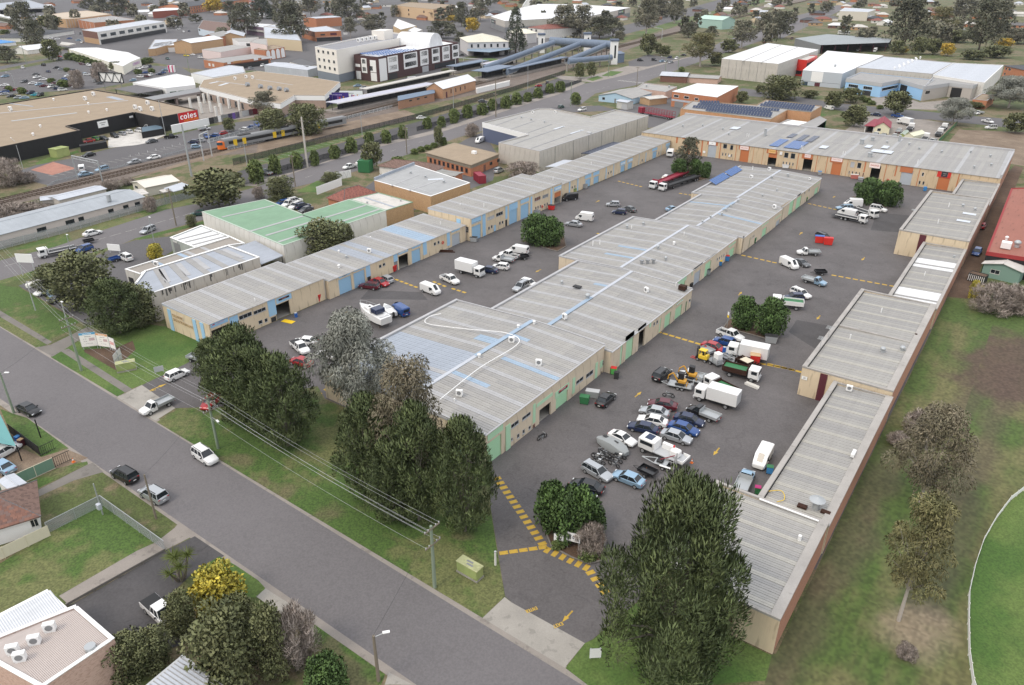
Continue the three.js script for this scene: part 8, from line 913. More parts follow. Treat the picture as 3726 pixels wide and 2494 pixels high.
[[-40.8,-79.5,-41.3,-79.8,'black','black motorcycle at the top of the left bike row'],[-40,-79.5,-39.4,-79.6,'grey','grey motorcycle behind the first black motorcycle'],[-40.9,-78.4,-41.5,-78.5,'silver','silver motorcycle in the middle of the left bike row'],[-40.1,-78.6,-39.6,-78.5,'grey','grey motorcycle next to the silver motorcycle'],[-40.1,-77.4,-41,-77.5,'silver','chrome motorcycle nearest the silver wagon'],[-38.3,-80.2,-39.3,-80.4,'white','white and green sports motorcycle in the right bike row'],[-38.3,-79.2,-39.2,-79.2,'black','black motorcycle in the middle of the right bike row'],[-38.1,-78.1,-38.9,-78,'black','black motorcycle at the bottom of the right bike row'],[-39.8,-99.8,-39,-99.6,'grey','motorcycle half under a grey cover by the maroon sedan'],[-50,-77.9,-50.3,-79,'black','lone black motorcycle leaning before the mint doors']].forEach(([x,z,fx,fz,c,l])=>veh('moto',c,x,z,Math.atan2(z-fz,fx-x)*57.3,l));
[['trailer','galv',-113.8,-62.8,14,'silver box trailer on the lawn edge under casuarina'],['trailer','galv',-40.8,-118.1,161,'galvanised box trailer with white panel behind the forklift'],['trailer','black',-95.3,-138.5,62,'black flat trailer right of the western utes'],['trailer','black',-33.4,-79.1,174,'black trailer full of yellow road gear'],['trailer','black',-34.9,-169.4,-146,'small trailer carrying engine parts']].forEach((a)=>veh(...a));
// small machines and odd vehicles
function odd(name,label,cat,x,z,fx,fz){return G(name,x,z,Math.atan2(-(fz-z),fx-x),label,cat,null,.02);}
[[-94.1,-212.5,-91.1,-230,'dark','black decked car carrier with white cab in the western yard'],[-97.6,-213.1,-96.3,-232.3,'maroonBright','maroon decked car carrier with white cab in the western yard']].forEach(([x,z,bx,bz,m,l])=>{const g=odd('car_carrier',l,'truck',x,z,2*x-bx,2*z-bz),L=Math.hypot(bx-x,bz-z)+2;truckCab(g,0);wheels(g,[.2,-4.5,-L+3,-L+1.8],.42,.9,.3);Q('deck',[slab(-L,-1.2,1.1,1.28,-1.15,1.15)],K[m],g);Q('side_rail',[slab(-L,-1.2,1.28,1.6,1.1,1.2),slab(-L,-1.2,1.28,1.6,-1.2,-1.1),...[0,1,2,3].map((k)=>slab(-L+1+k*3,-L+1.15+k*3,.5,1.28,-1,1))],K[m],g);Q('headboard',box(.15,1.6,2.2,-1.3,1.9,0),K[m],g);});
{// cattle style red frame truck behind the white warehouse
const x=[-159.3,-328],y=[-141.1,-323],g=odd('stock_truck','dark red truck with tall open frame body behind row C','truck',...x,2*x[0]-y[0],2*x[1]-y[1]),L=Math.hypot(y[0]-x[0],y[1]-x[1]),m=K.maroonBright;Q('cab',rbox(2.4,2.6,2.4,.2,0,1.9,0),m,g);const f=[];for (const s of [-1.2,1.2]){for (const h of [1.2,2.2,3.4]) f.push(bar(V3(-2,h,s),V3(-L,h,s),.09,4));for (let k=0;k<12;k++) f.push(bar(V3(-2-k*(L-2)/11,.9,s),V3(-2-k*(L-2)/11,3.4,s),.09,4));}Q('open_frame',f,m,g);Q('deck',slab(-L,-1.8,.9,1.1,-1.2,1.2),m,g);wheels(g,[0,-5,-L+3,-L+1.6],.45,.95,.3);
}
{// cabin cruiser on stands
const g=odd('cabin_cruiser','white cabin cruiser with navy canopy standing on props in the yard','boat',-99.1,-92.8,-104.7,-93.8);const h=loft([[-4,1.3,.9,1.6,2.2,1.25],[-2,1.4,.8,1.6,2.3,1.3],[1,1.35,.8,1.6,2.4,1.2],[3,.9,.95,1.8,2.5,.8],[4.3,.3,1.5,2.1,2.6,.25],[4.8,.06,2,2.3,2.6,.05]]);sharedMesh('hull',h,PM.white,g);Q('cabin_top',[rbox(2.6,.5,1.7,.2,1.2,2.6,0)],PM.white,g);Q('windscreen',box(.05,.7,1.9,0,3,0).rotateZ(0),K.glass,g);Q('canopy',[rbox(1.9,1,2.2,.15,-1.3,3,0)],PM.navy,g);Q('arch',[rbox(.3,1.2,2.5,.1,-.4,3,0)],PM.white,g);Q('cockpit',slab(-3.6,-2.3,2.2,2.26,-1,1),K.ash,g);const rail=[];for (const s of [-1,1]) rail.push(bar(V3(1,3.1,s*1.15),V3(3.4,3.2,s*.7),.03),bar(V3(3.4,3.2,s*.7),V3(4.7,3.2,0),.03),bar(V3(1,2.4,s*1.15),V3(1,3.1,s*1.15),.03),bar(V3(3.4,2.5,s*.7),V3(3.4,3.2,s*.7),.03));Q('bow_rail',rail,K.galv,g);Q('prop_stand',[[-3,1],[-3,-1],[.5,1],[.5,-1],[3.6,0]].map(([x,z])=>bar(V3(x,0,z),V3(x,1.2,z*.8),.07)),K.rust,g);Q('hatch',[box(.5,.06,.5,2.6,2.56,0),box(.4,.06,.4,1.4,2.9,0)],K.dark,g);
const b=odd('small_boat','small white runabout boat between cruiser and blue van','boat',-99.3,-97,-102.4,-98.5);sharedMesh('hull',loft([[-2.4,.9,.5,.9,1.3,.8],[0,.95,.5,.9,1.35,.85],[1.6,.6,.6,1,1.4,.5],[2.6,.05,1.1,1.25,1.4,.04]]),PM.white,b);Q('foredeck',box(1.6,.06,1,.7,1.42,0),K.ash,b);Q('outboard',rbox(.4,.9,.4,.1,-2.7,1.1,0),K.dark,b);wheels(b,[-.6],.3,.9,.2);
const c=odd('covered_boat','long boat under a wrinkled grey cover beside the coupe shell','boat',-40.3,-81.7,-41.9,-82.1);sharedMesh('cover',loft([[-2.8,.5,.3,.6,.9,.3],[-2,.95,.15,.7,1.2,.6],[-.4,1.1,.1,.8,1.5,.6],[1,1.05,.1,.8,1.35,.55],[2.2,.8,.15,.7,1,.5],[2.9,.3,.3,.5,.7,.2]]),mat([.3,.32,.33],.9,{map:T.render}),c);Q('dark_patch',[box(.9,.04,.5,1.5,1.3,.2),box(.7,.04,.25,-.6,1.53,.1)],K.dark,c);
}
[[-39.6,-103.8,-41.5,-103.4,'mini excavator on twin axle trailer nearest the camera'],[-39.1,-106.9,-40.9,-106.7,'mini excavator on trailer beside the white pipe ute']].forEach(([x,z,fx,fz,l])=>{const g=odd('mini_excavator','yellow ' + l,'excavator',x,z,fx,fz),ye=mat([.55,.28,.03],.55);Q('trailer_bed',[slab(-2,2,.5,.62,-.95,.95),bar(V3(2,.5,.6),V3(3.2,.45,0),.06),bar(V3(2,.5,-.6),V3(3.2,.45,0),.06),slab(-2.1,-1.9,.6,1.5,-.9,-.5),slab(-2.1,-1.9,.6,1.5,.5,.9)],K.galv,g);wheels(g,[-.5,.2],.3,1.05,.2);Q('track',[rbox(1.6,.4,.3,.15,0,.84,.55),rbox(1.6,.4,.3,.15,0,.84,-.55)],K.black,g);Q('house',rbox(1.3,.55,1.2,.12,-.3,1.35,0),ye,g);Q('cab',[rbox(.9,1.2,.8,.08,0,2.1,.15)],K.black,g);Q('cab_roof',rbox(.95,.08,.85,.03,0,2.72,.15),K.dark,g);Q('boom',[bar(V3(.5,1.4,-.2),V3(1.3,2.6,-.2),.14,5),bar(V3(1.3,2.6,-.2),V3(2,2,-.2),.12,5),bar(V3(2,2,-.2),V3(2.1,1.3,-.2),.1,5)],ye,g);Q('bucket',rbox(.4,.4,.6,.1,2,1.1,-.2),K.dark,g);Q('blade',box(.1,.3,1.3,-1.1,.85,0),ye,g);});
{const g=odd('forklift','yellow forklift with black mast beside the galvanised trailer','forklift',-40.5,-114.9,-41.7,-115),ye=mat([.75,.52,.04],.5);Q('body',[rbox(1.5,.7,1.1,.12,-.3,.85,0),rbox(.5,.9,1.1,.12,-1,1,0)],ye,g);Q('overhead_guard',[box(1.3,.08,1.1,-.2,2.15,0),...[[.4,.5],[.4,-.5],[-.8,.5],[-.8,-.5]].map(([x,z])=>bar(V3(x,1.1,z),V3(x*.9,2.15,z),.05))],ye,g);Q('mast',[slab(.7,.85,.1,2.4,.25,.4),slab(.7,.85,.1,2.4,-.4,-.25),box(.06,.5,1,.95,.5,0)],K.black,g);Q('fork',[slab(.95,2,.08,.13,.2,.34),slab(.95,2,.08,.13,-.34,-.2)],K.red,g);Q('seat',rbox(.5,.6,.5,.08,-.4,1.4,0),K.black,g);wheels(g,[-.9,.5],.3,.5,.22);}
{const g=odd('service_truck','white crew cab service truck with solar panel and white tank body','truck',-33.6,-84.1,-36.9,-84.4);Q('cab',rbox(2.5,1.7,2.1,.16,2.2,1.55,0),PM.white,g);Q('windscreen',box(.06,.7,1.8,3.44,1.9,0),K.glass,g);Q('windows',[slab(1.1,1.9,1.6,2.15,1.03,1.07),slab(2.2,3.1,1.6,2.15,1.03,1.07),slab(1.1,3.1,1.6,2.15,-1.07,-1.03)],K.glass,g);Q('solar_panel',box(1.1,.05,1.3,2.1,2.44,.1),K.solar,g);chassis(g,-3.6,1,[-2,2.6]);Q('deck',slab(-3.8,.9,.9,1.05,-1.1,1.1),K.ash,g);Q('locker',[slab(-1.4,.4,1.05,1.9,.6,1.12)],K.snow,g);Q('locker_mesh',[slab(-1.3,-.6,1.12,1.8,1.121,1.13),slab(-.4,.3,1.12,1.8,1.121,1.13)],K.ash,g);Q('tank',rbox(1.4,1.1,1.2,.3,-2.1,1.65,0),K.snow,g);Q('headboard',box(.1,1.4,2.1,.85,1.7,0),K.snow,g);Q('rail',[slab(-3.8,-2.8,1.05,1.4,1.02,1.1),slab(-3.8,-2.8,1.05,1.4,-1.1,-1.02),slab(-3.85,-3.75,1.05,1.4,-1.1,1.1)],K.snow,g);Q('beacon',cyl(.15,.15,.25,-1.6,2.2,.3,8),K.red,g);
const t=odd('drill_trailer','galvanised drawbar trailer with white lifting masts beside the service truck','trailer',-32.6,-82.1,-35,-81.9);Q('drawbar_frame',[bar(V3(-1.6,.6,.7),V3(1,.6,.7),.08),bar(V3(-1.6,.6,-.7),V3(1,.6,-.7),.08),bar(V3(1,.6,.7),V3(3,.55,0),.08),bar(V3(1,.6,-.7),V3(3,.55,0),.08),box(1.8,.06,1.4,.1,.66,0)],K.galv,t);wheels(t,[-1.1,-.4],.3,.95,.2);Q('mudguard',[box(1.6,.06,.3,-.75,.72,.96),box(1.6,.06,.3,-.75,.72,-.96)],K.snow,t);Q('mast',[slab(-1.9,-1.75,.4,2.6,.3,.5),slab(-1.9,-1.75,.4,2.6,-.5,-.3)],K.ash,t);Q('ram',bar(V3(-1.7,2.4,0),V3(.6,.8,0),.07),K.maroonBright,t);Q('black_tarp',rbox(.9,.35,1,.12,.3,.85,0),K.black,t);}
// ---------- poles, wires, fences, signs, bins ----------
const tops={};
function pole(key,x,z,h,label,o={}){const g=G(o.name||'power_pole',x,z,o.ry||0,label,o.cat||'pole',o.group),r=o.r||.17;M('shaft',cyl(r*1.15,r*.8,h,0,-.1,0,9),o.m||K.poleGreen,g);for (const y of o.arms||[]){M('crossarm',box(2.4,.14,.12,0,y,.14),K.wood,g);M('insulator',[-1.1,-.6,.6,1.1].map((q)=>cyl(.05,.07,.2,q,y+.07,.14,6)),K.ash,g);}if (o.lamp){const [dx,y,dz]=o.lamp;M('lamp_arm',bar(V3(0,y-.4,0),V3(dx,y,dz),.045),K.galv,g);M('lamp_head',rbox(.7,.14,.3,.05).rotateY(Math.atan2(-dz,dx)).translate(dx,y,dz),K.snow,g);}tops[key]=[g,h];return g;}
const sd=Math.atan2(-(nE[1]-nW[1]),nE[0]-nW[0])+HALF;
pole('p1',-43.6,-46.2,9,'green timber power pole with two crossarms beside the transformer box',{arms:[8.6,6.4],ry:sd,r:.2});pole('p2',-87,-48.6,9,'green timber power pole by the red coupe with lamp arm toward street',{arms:[8.6,6.6],ry:sd,r:.19,lamp:[-.4,5.8,2.2]});pole('p3',-126.4,-49.1,10.5,'green timber power pole before the estate sign boards',{arms:[10,8.6],ry:sd,r:.2});pole('p5',-40,-33.6,6.3,'grey street light pole at the bottom kerb',{m:K.wood,lamp:[.8,6.4,-.9]});pole('p6',-80.1,-34.6,7,'thin grey pole beside the silver four wheel drive',{m:K.wood,r:.13});pole('p7',-121.4,-35.9,7.4,'pale green street light pole left of the black sedan',{lamp:[.9,7.3,-.6]});pole('p4',-159.1,-56.7,6.5,'slim white sign post on the left lawn',{m:K.ash,r:.1,name:'sign_post'});pole('p9',-143.6,-55.8,6.2,'slim lamp post in front of the corner clump',{m:K.ash,r:.09,lamp:[.3,6.3,0]});pole('p10',-86.4,-31.1,5,'short service pole with meter box inside the wire fence',{m:K.galv,r:.09});
M('meter_box',rbox(.6,.8,.5,.05,.1,1.5,.2),K.tin,tops.p10[0]);
pole('q1',-185.6,-105.3,10.3,'timber pole on the verge before the road by the grey wagon',{arms:[9.6],m:K.wood});pole('q2',-178.4,-94.5,6.4,'thin lamp post beside the silver wagon',{m:K.galv,r:.09,lamp:[.4,6.5,0]});pole('q3',-186.1,-77.7,5,'thin lamp post by the blue hatchback',{m:K.galv,r:.08,lamp:[.4,5.1,0]});pole('q4',-207,-169.1,17,'tall stout steel pole rising beside the commuter bushes',{m:K.stone,r:.34,arms:[13,15.5]});pole('q5',-190.7,-150.1,10,'timber pole with crossarm behind the round olive tree',{m:K.wood,arms:[9.5]});pole('q6',-192.7,-203.9,10,'timber pole with crossarm at the brick office hedge',{m:K.wood,arms:[9.5,8.8]});pole('q7',-228.3,-138.4,17,'tall grey antenna pole beside the black rail gates',{m:K.galv,r:.3});pole('q8',-210,-282.4,17,'tall pole with angled brace among commuter bushes',{m:K.wood,r:.22,arms:[10,12]});pole('q9',-197.3,-327,12,'green timber pole on the far side of the road by the slim tree',{arms:[11.5]});pole('q10',-196,-395,12,'dark timber pole before the crossing',{m:K.wood,arms:[11.5]});pole('q11',-233.2,-430,15,'green pole beside the lowest ramp',{});pole('q12',-206.5,-473,14,'green timber pole at the car park corner',{arms:[13]});pole('q13',-214.7,-472,9,'green lamp pole beside the road with long arm',{lamp:[-3,9.5,1]});pole('q14',-237.4,-285.4,11,'slim light pole with white bollards in the car park',{m:K.galv,r:.12});pole('q15',-245.4,-360,14,'slim light pole in the middle of the commuter car park',{m:K.galv,r:.12});pole('q16',-230.6,-218.3,9,'slim light pole at the rail fence with white posts',{m:K.galv,r:.12});pole('q17',-280.3,-109.4,9,'curved arm street lamp before the black wall',{m:K.galv,r:.1,lamp:[-5,10.5,-1]});pole('q18',-295.1,-171,14,'tall thin light pole at the flat hut',{m:K.galv,r:.12});pole('q19',-584,-249.1,15,'green timber pole at the car park corner by the side street',{arms:[13]});pole('q20',-462,-292.6,14,'green pole at the kiosk crossing',{});pole('q21',-449,-182.9,11,'curved arm lamp over the car park',{m:K.galv,r:.12,lamp:[-6,12,0]});pole('q22',-223.2,-156.6,9,'slim braced pole on the dry bank',{m:K.galv,r:.12});pole('q23',-232.6,-829,12,'green timber pole by the coach road',{arms:[11]});
const slack=(a,b,s,r=.013)=>new THREE.TubeGeometry(new THREE.QuadraticBezierCurve3(a,a.clone().add(b).multiplyScalar(.5).add(V3(0,-s,0)),b),18,r,4);
function wires(a,b,offs,label,s=1.2,m=K.ash){const [g1]=tops[a],[g2]=tops[b]||[{position:V3(...b),rotation:{y:sd}}],w=[];for (const [o,y] of offs){const p=V3(o,y,.14).applyAxisAngle(V3(0,1,0),g1.rotation.y).add(g1.position),q=V3(o,y+(Array.isArray(b)?0:tops[b][1]-tops[a][1]),.14).applyAxisAngle(V3(0,1,0),g2.rotation.y).add(g2.position);w.push([p,q]);}const c=w[0][0],g=G('overhead_wires',c.x,c.z,0,label,'wires');for (const [p,q] of w) M('wire',slack(p.clone().sub(V3(c.x,0,c.z)),q.clone().sub(V3(c.x,0,c.z)),s),m,g);}
wires('p1','p2',[[-1.1,8.8],[-.6,8.8],[.6,8.8],[1.1,8.8],[-1.1,6.6],[.6,6.6],[1.1,6.6]],'bundle of pale overhead wires along the street between two poles',1.3);wires('p2','p3',[[-1.1,8.8],[-.6,8.8],[.6,8.8],[1.1,8.8],[-1.1,6.8],[1.1,6.8]],'pale overhead wires from red coupe pole to the estate sign pole',1.2);wires('p3',[-190,0,-62],[[-1.1,10.2],[-.6,10.2],[.6,10.2],[1.1,10.2]],'pale overhead wires leaving the frame at left',1.6);
wires('p5','p1',[[0,6.2]],'single dark wire across the street to the bottom lamp',.5,K.black);wires('p6','p2',[[0,6.9]],'single dark wire across the street from the thin grey pole',1.4,K.black);wires('p7','p3',[[0,7.2]],'single dark wire across the street at the left',1.4,K.black);
// fences: every panel and post its own piece
function fence(name,label,P,h,step,panel,post,o={}){const g=G(name,P[0][0],P[0][1],0,label,'fence');for (let i=0;i<P.length-1;i++){const a=P[i],b=P[i+1],L=Math.hypot(b[0]-a[0],b[1]-a[1]),n=Math.max(1,Math.round(L/step)),ry=Math.atan2(-(b[1]-a[1]),b[0]-a[0]),pg=panel&&new THREE.BoxGeometry(L/n-.09,h-(o.gap||.1),.03),qg=new THREE.BoxGeometry(o.pw||.08,h+.05,o.pw||.08);for (let k=0;k<n;k++){const p=far2(a,b,(k+.5)/n),q=far2(a,b,k/n);if (panel){const m=sharedMesh('panel',pg,panel,g);m.position.set(p[0]-P[0][0],h/2+.04,p[1]-P[0][1]);m.rotation.y=ry;}const s=sharedMesh('post',qg,post,g);s.position.set(q[0]-P[0][0],h/2,q[1]-P[0][1]);s.rotation.y=ry;if (o.rail) for (const y of o.rail){const r=sharedMesh('rail',new THREE.BoxGeometry(L/n,.06,.06),post,g);r.position.set(p[0]-P[0][0],h*y,p[1]-P[0][1]);r.rotation.y=ry;}}}return g;}
const meshT=(()=>{const t=tex(32,[.25,.25],(u,v)=>{const a=Math.abs(((u+v) % 1)-.5)>.4||Math.abs(((u-v+1) % 1)-.5)>.4?1:.12;return [a,a,a];},true);t.repeat.set(12,8);return t;})();
const wireM=new THREE.MeshStandardMaterial({color:lin(.35,.37,.38),roughness:.6,alphaMap:meshT,transparent:true,side:THREE.DoubleSide}),darkMesh=new THREE.MeshStandardMaterial({color:lin(.03,.035,.04),roughness:.8,alphaMap:meshT,transparent:true,side:THREE.DoubleSide});
fence('wire_fence','galvanised chain wire fence round the front lawn',[[-88.4,-25.3],[-88.1,-32],[-73.6,-31.9]],1.7,3,wireM,K.galv,{rail:[1]});
fence('panel_fence','green corrugated panel fence with cream frames by the dusty yard',[[-101.8,-22.7],[-101.4,-32.5]],1.8,2.6,mat([.16,.27,.2],.7,{bumpMap:T.ribU,bumpScale:.02}),mat([.66,.62,.48],.7),{rail:[1,.03]});
const bars=(label,a,b,h)=>{const g=fence('bar_fence',label,[a,b],h,2.2,null,K.black,{rail:[.95,.12]}),L=Math.hypot(b[0]-a[0],b[1]-a[1]),n=Math.round(L/.28),q=[];for (let k=0;k<n;k++){const p=far2(a,b,k/n);q.push(box(.04,h,.04,p[0]-a[0],h/2,p[1]-a[1]));}M('baluster',q,K.black,g).userData.kind='stuff';};
bars('black barred gate at the end of the green panel fence',[-101.5,-32.6],[-101.4,-34.8],1.8);bars('black barred fence panel on the grass verge at left',[-106,-32.7],[-106.1,-34.9],1.6);fence('dark_fence','black mesh fence along the verge at the left edge',[[-106,-32.7],[-115.9,-32.9]],1.8,2.6,K.black,K.black);
fence('cream_fence','cream ribbed metal fence before the tiled cottage',[[-88.4,-17.7],[-87.7,-25.3]],1.7,3,mat([.7,.64,.5],.7,{bumpMap:T.ribU,bumpScale:.02}),mat([.66,.6,.46],.7));
fence('low_wall','long low grey brick wall between the cracked drive and dark drive',[[-74.6,-20.7],[-73.7,-32]],.45,3,K.flint,K.flint,{pw:.2});
fence('oval_fence','curving white picket and rail fence round the oval',oval.slice(0,10),1.05,2.4,K.snow,K.white,{gap:.35});
fence('rail_fence','long dark mesh rail fence between dry bank and commuter car park',[[-229.8,-155.8],[-230.3,-165.4],[-232.9,-201],[-235.9,-257.5],[-248.6,-351],[-262.5,-427]],2.4,3.2,darkMesh,K.black);fence('car_park_fence','black mesh fence between commuter car park and street bushes',[[-208.7,-151.4],[-211,-177.1],[-212.3,-208.3],[-214,-221.6]],1.9,3,darkMesh,K.black);fence('car_park_fence','black mesh fence of the upper commuter car park',[[-217.6,-237.2],[-224.7,-315],[-235.6,-402]],1.9,3.2,darkMesh,K.black);fence('wire_fence','tall grey wire fence along the long pinkish hut',[[-202.2,-61.2],[-203.6,-69.1],[-203.5,-86.3],[-205.6,-108.9],[-205.8,-124.7]],2.1,3,wireM,K.galv);fence('rail_barrier','silver guard rail between rail line and car park strip',[[-253.7,-104.4],[-257.9,-109.6],[-258.7,-127.6],[-264.9,-164.9]],.9,3,K.galv,K.galv,{gap:.55});fence('ramp_fence','white barrier fence of the platform ramp beside the train',[[-251.9,-169.5],[-253,-184.2],[-259.7,-220.2],[-265.9,-273.3]],1.3,3,wireM,K.snow,{rail:[1,.1]});fence('ramp_fence','white barrier fence behind the train',[[-269,-172.8],[-276.5,-202.4]],1.3,3,wireM,K.snow,{rail:[1,.1]});fence('green_fence','dark green mesh fence with timber top by the truck yard',[[-35.9,-336],[-35.5,-383]],2,3,K.green,K.woodPale,{rail:[1]});fence('bollard_rail','white bollard row along the supermarket street',[[-271.7,-142.3],[-275.6,-168.2]],.7,3.5,null,K.snow);
{const a=[-175.9,-146],b=[-177.6,-157.7],c=[-184.3,-159.5],d=[-182.9,-166.7],g=G('truss_fence',a[0],a[1],0,'white boards with steel truss back around the tiled house','fence');for (const [p,q] of [[a,b],[c,d]]){const L=Math.hypot(q[0]-p[0],q[1]-p[1]),ry=Math.atan2(-(q[1]-p[1]),q[0]-p[0]),m=far2(p,q,.5);M('board',box(L,2.4,.1,m[0]-a[0],1.9,m[1]-a[1],ry),K.snow,g);const t=[];for (let k=0;k<9;k++){const u=far2(p,q,k/9),v=far2(p,q,(k+1)/9);t.push(bar(V3(u[0]-a[0],k % 2?.8:3,u[1]-a[1]+.16),V3(v[0]-a[0],k % 2?3:.8,v[1]-a[1]+.16),.05,4));}M('truss',t,K.galv,g);}}
// kerbside boxes, boards, bins
const at=(name,label,cat,x,z,ry=0,y=0)=>G(name,x,z,ry,label,cat,null,y);
[[-120.2,-53.8,sd-HALF+1.1,'green transformer box beside the estate sign at the western entry'],[-41.6,-50.1,sd-HALF,'green transformer box on the verge right of the power pole']].forEach(([x,z,ry,l])=>{const g=at('transformer_box',l,'transformer box',x,z,ry);M('plinth',box(3.1,.25,1.3,0,.12,0),K.conc,g);M('cabinet',rbox(3,1.35,1.2,.05,0,.93,0),K.sage,g);M('lid',rbox(3.12,.1,1.3,.03,0,1.65,0),retint(K.sage,[.46,.48,.26]),g);M('vent_panel',[box(.9,.03,.25,-.1,1.71,-.2),box(.9,.03,.25,.2,1.71,.2)],K.grey,g);M('door',[box(.95,1.1,.03,-.98,.93,.61),box(.95,1.1,.03,0,.93,.61),box(.95,1.1,.03,.98,.93,.61)],retint(K.sage,[.33,.4,.15]),g);});
const dir=(n)=>printed(3.4,2.2,[['Industrial Village',.09,.1,'#fff'],['Unit Directory',.28,.09,'#555'],['A1 - A14',.45,.08,'#777',.3],['B1 - B20',.62,.08,'#777',.3],['C1 - C12   D1 - D18',.8,.08,'#888']],'#f2efe8',{px:256,draw:(x,w,h)=>{x.fillStyle=n?'#dba06a':'#5fa6cc';x.fillRect(0,0,w,h*.16);x.fillStyle='#c9b0b0';x.fillRect(w*.55,h*.4,w*.35,h*.2);}});
[[-134,-53.3,-132.3,-55.4,'first white sign board with blue header at the western entry',dir(0),3.2],[-132.1,-55.4,-129.7,-56.3,'second white sign board with orange header at the western entry',dir(1),3],[-129.5,-56.3,-127.9,-56.4,'third white sign board with red logo half under foliage',printed(2,1.4,[['SIGNS',.5,.4,'#c33']],'#f4f2ee',{px:64}),2.6],[-122,-52.8,-123.7,-55,'grey gridded sign board back beside the transformer box',null,2.6]].forEach(([x,z,x2,z2,l,f,h])=>{const L=Math.hypot(x2-x,z2-z),ry=Math.atan2(-(z2-z),x2-x),g=at('sign_board',l,'sign',(x+x2)/2,(z+z2)/2,ry);board('face_board',L,h-.4,f||K.chalk,g,0,h/2+.4,.1);M('post',[box(.1,h+.2,.1,-L/2+.2,h/2,0),box(.1,h+.2,.1,L/2-.2,h/2,0)],K.galv,g);if (!f) M('frame',[box(L,.12,.08,0,h/2+.4,.17),box(.12,h-.4,.08,0,h/2+.4,.175)],K.galv,g);});
[[-34.9,-60.3,-33.2,-60.7,'white letter sign reading B and A on the entry island',printed(2.6,1.2,[['B',.5,.8,'#111',.25,'serif'],['&',.5,.5,'#556',.5],['A',.5,.8,'#111',.78,'serif']],'#f4f5f4',{px:128}),2.6,1.3],[-36.2,-60.1,-35.6,-60.3,'small white square sign beside the letter sign',printed(1,1,[['15 km/h',.45,.2,'#777']],'#f4f5f4',{px:64}),1.7,1.1],[-24.3,-48,-23.7,-48.5,'plain white notice board on the lawn by the main entry',K.snow,1.5,1.3],[-114.8,-55.7,-114.2,-57.1,'low grey notice board on the lawn at the western entry',K.ash,1.4,1],[-97.9,-54.2,-97.1,-55.4,'low white notice board in front of the red coupe',K.chalk,1.3,.9]].forEach(([x,z,x2,z2,l,f,h,bh])=>{const L=Math.max(1.2,Math.hypot(x2-x,z2-z)),g=at('notice_board',l,'sign',(x+x2)/2,(z+z2)/2,Math.atan2(-(z2-z),x2-x));board('face_board',L,bh,f,g,0,h-bh/2,.08);M('post',[box(.08,h,.08,-L*.4,h/2,0),box(.08,h,.08,L*.4,h/2,0)],K.galv,g);});
{const g=at('parking_sign','yellow and white sign on a thin pole by the twin bushes','sign',-41.7,-130.2,-.6);M('post',cyl(.05,.05,3,0,0,0,8),K.galv,g);M('white_plate',box(.5,.6,.04,0,3.1,.06),K.snow,g);M('yellow_plate',box(.5,.55,.04,0,2.5,.06),K.yellowB,g);const s=at('short_post','short white stump post on the verge edge near the driveway','post',-40.1,-53,0);M('shaft',cyl(.14,.12,2,0,0,0,8),K.white,s);M('cap',cyl(.15,.15,.1,0,2,0,8),K.ash,s);}
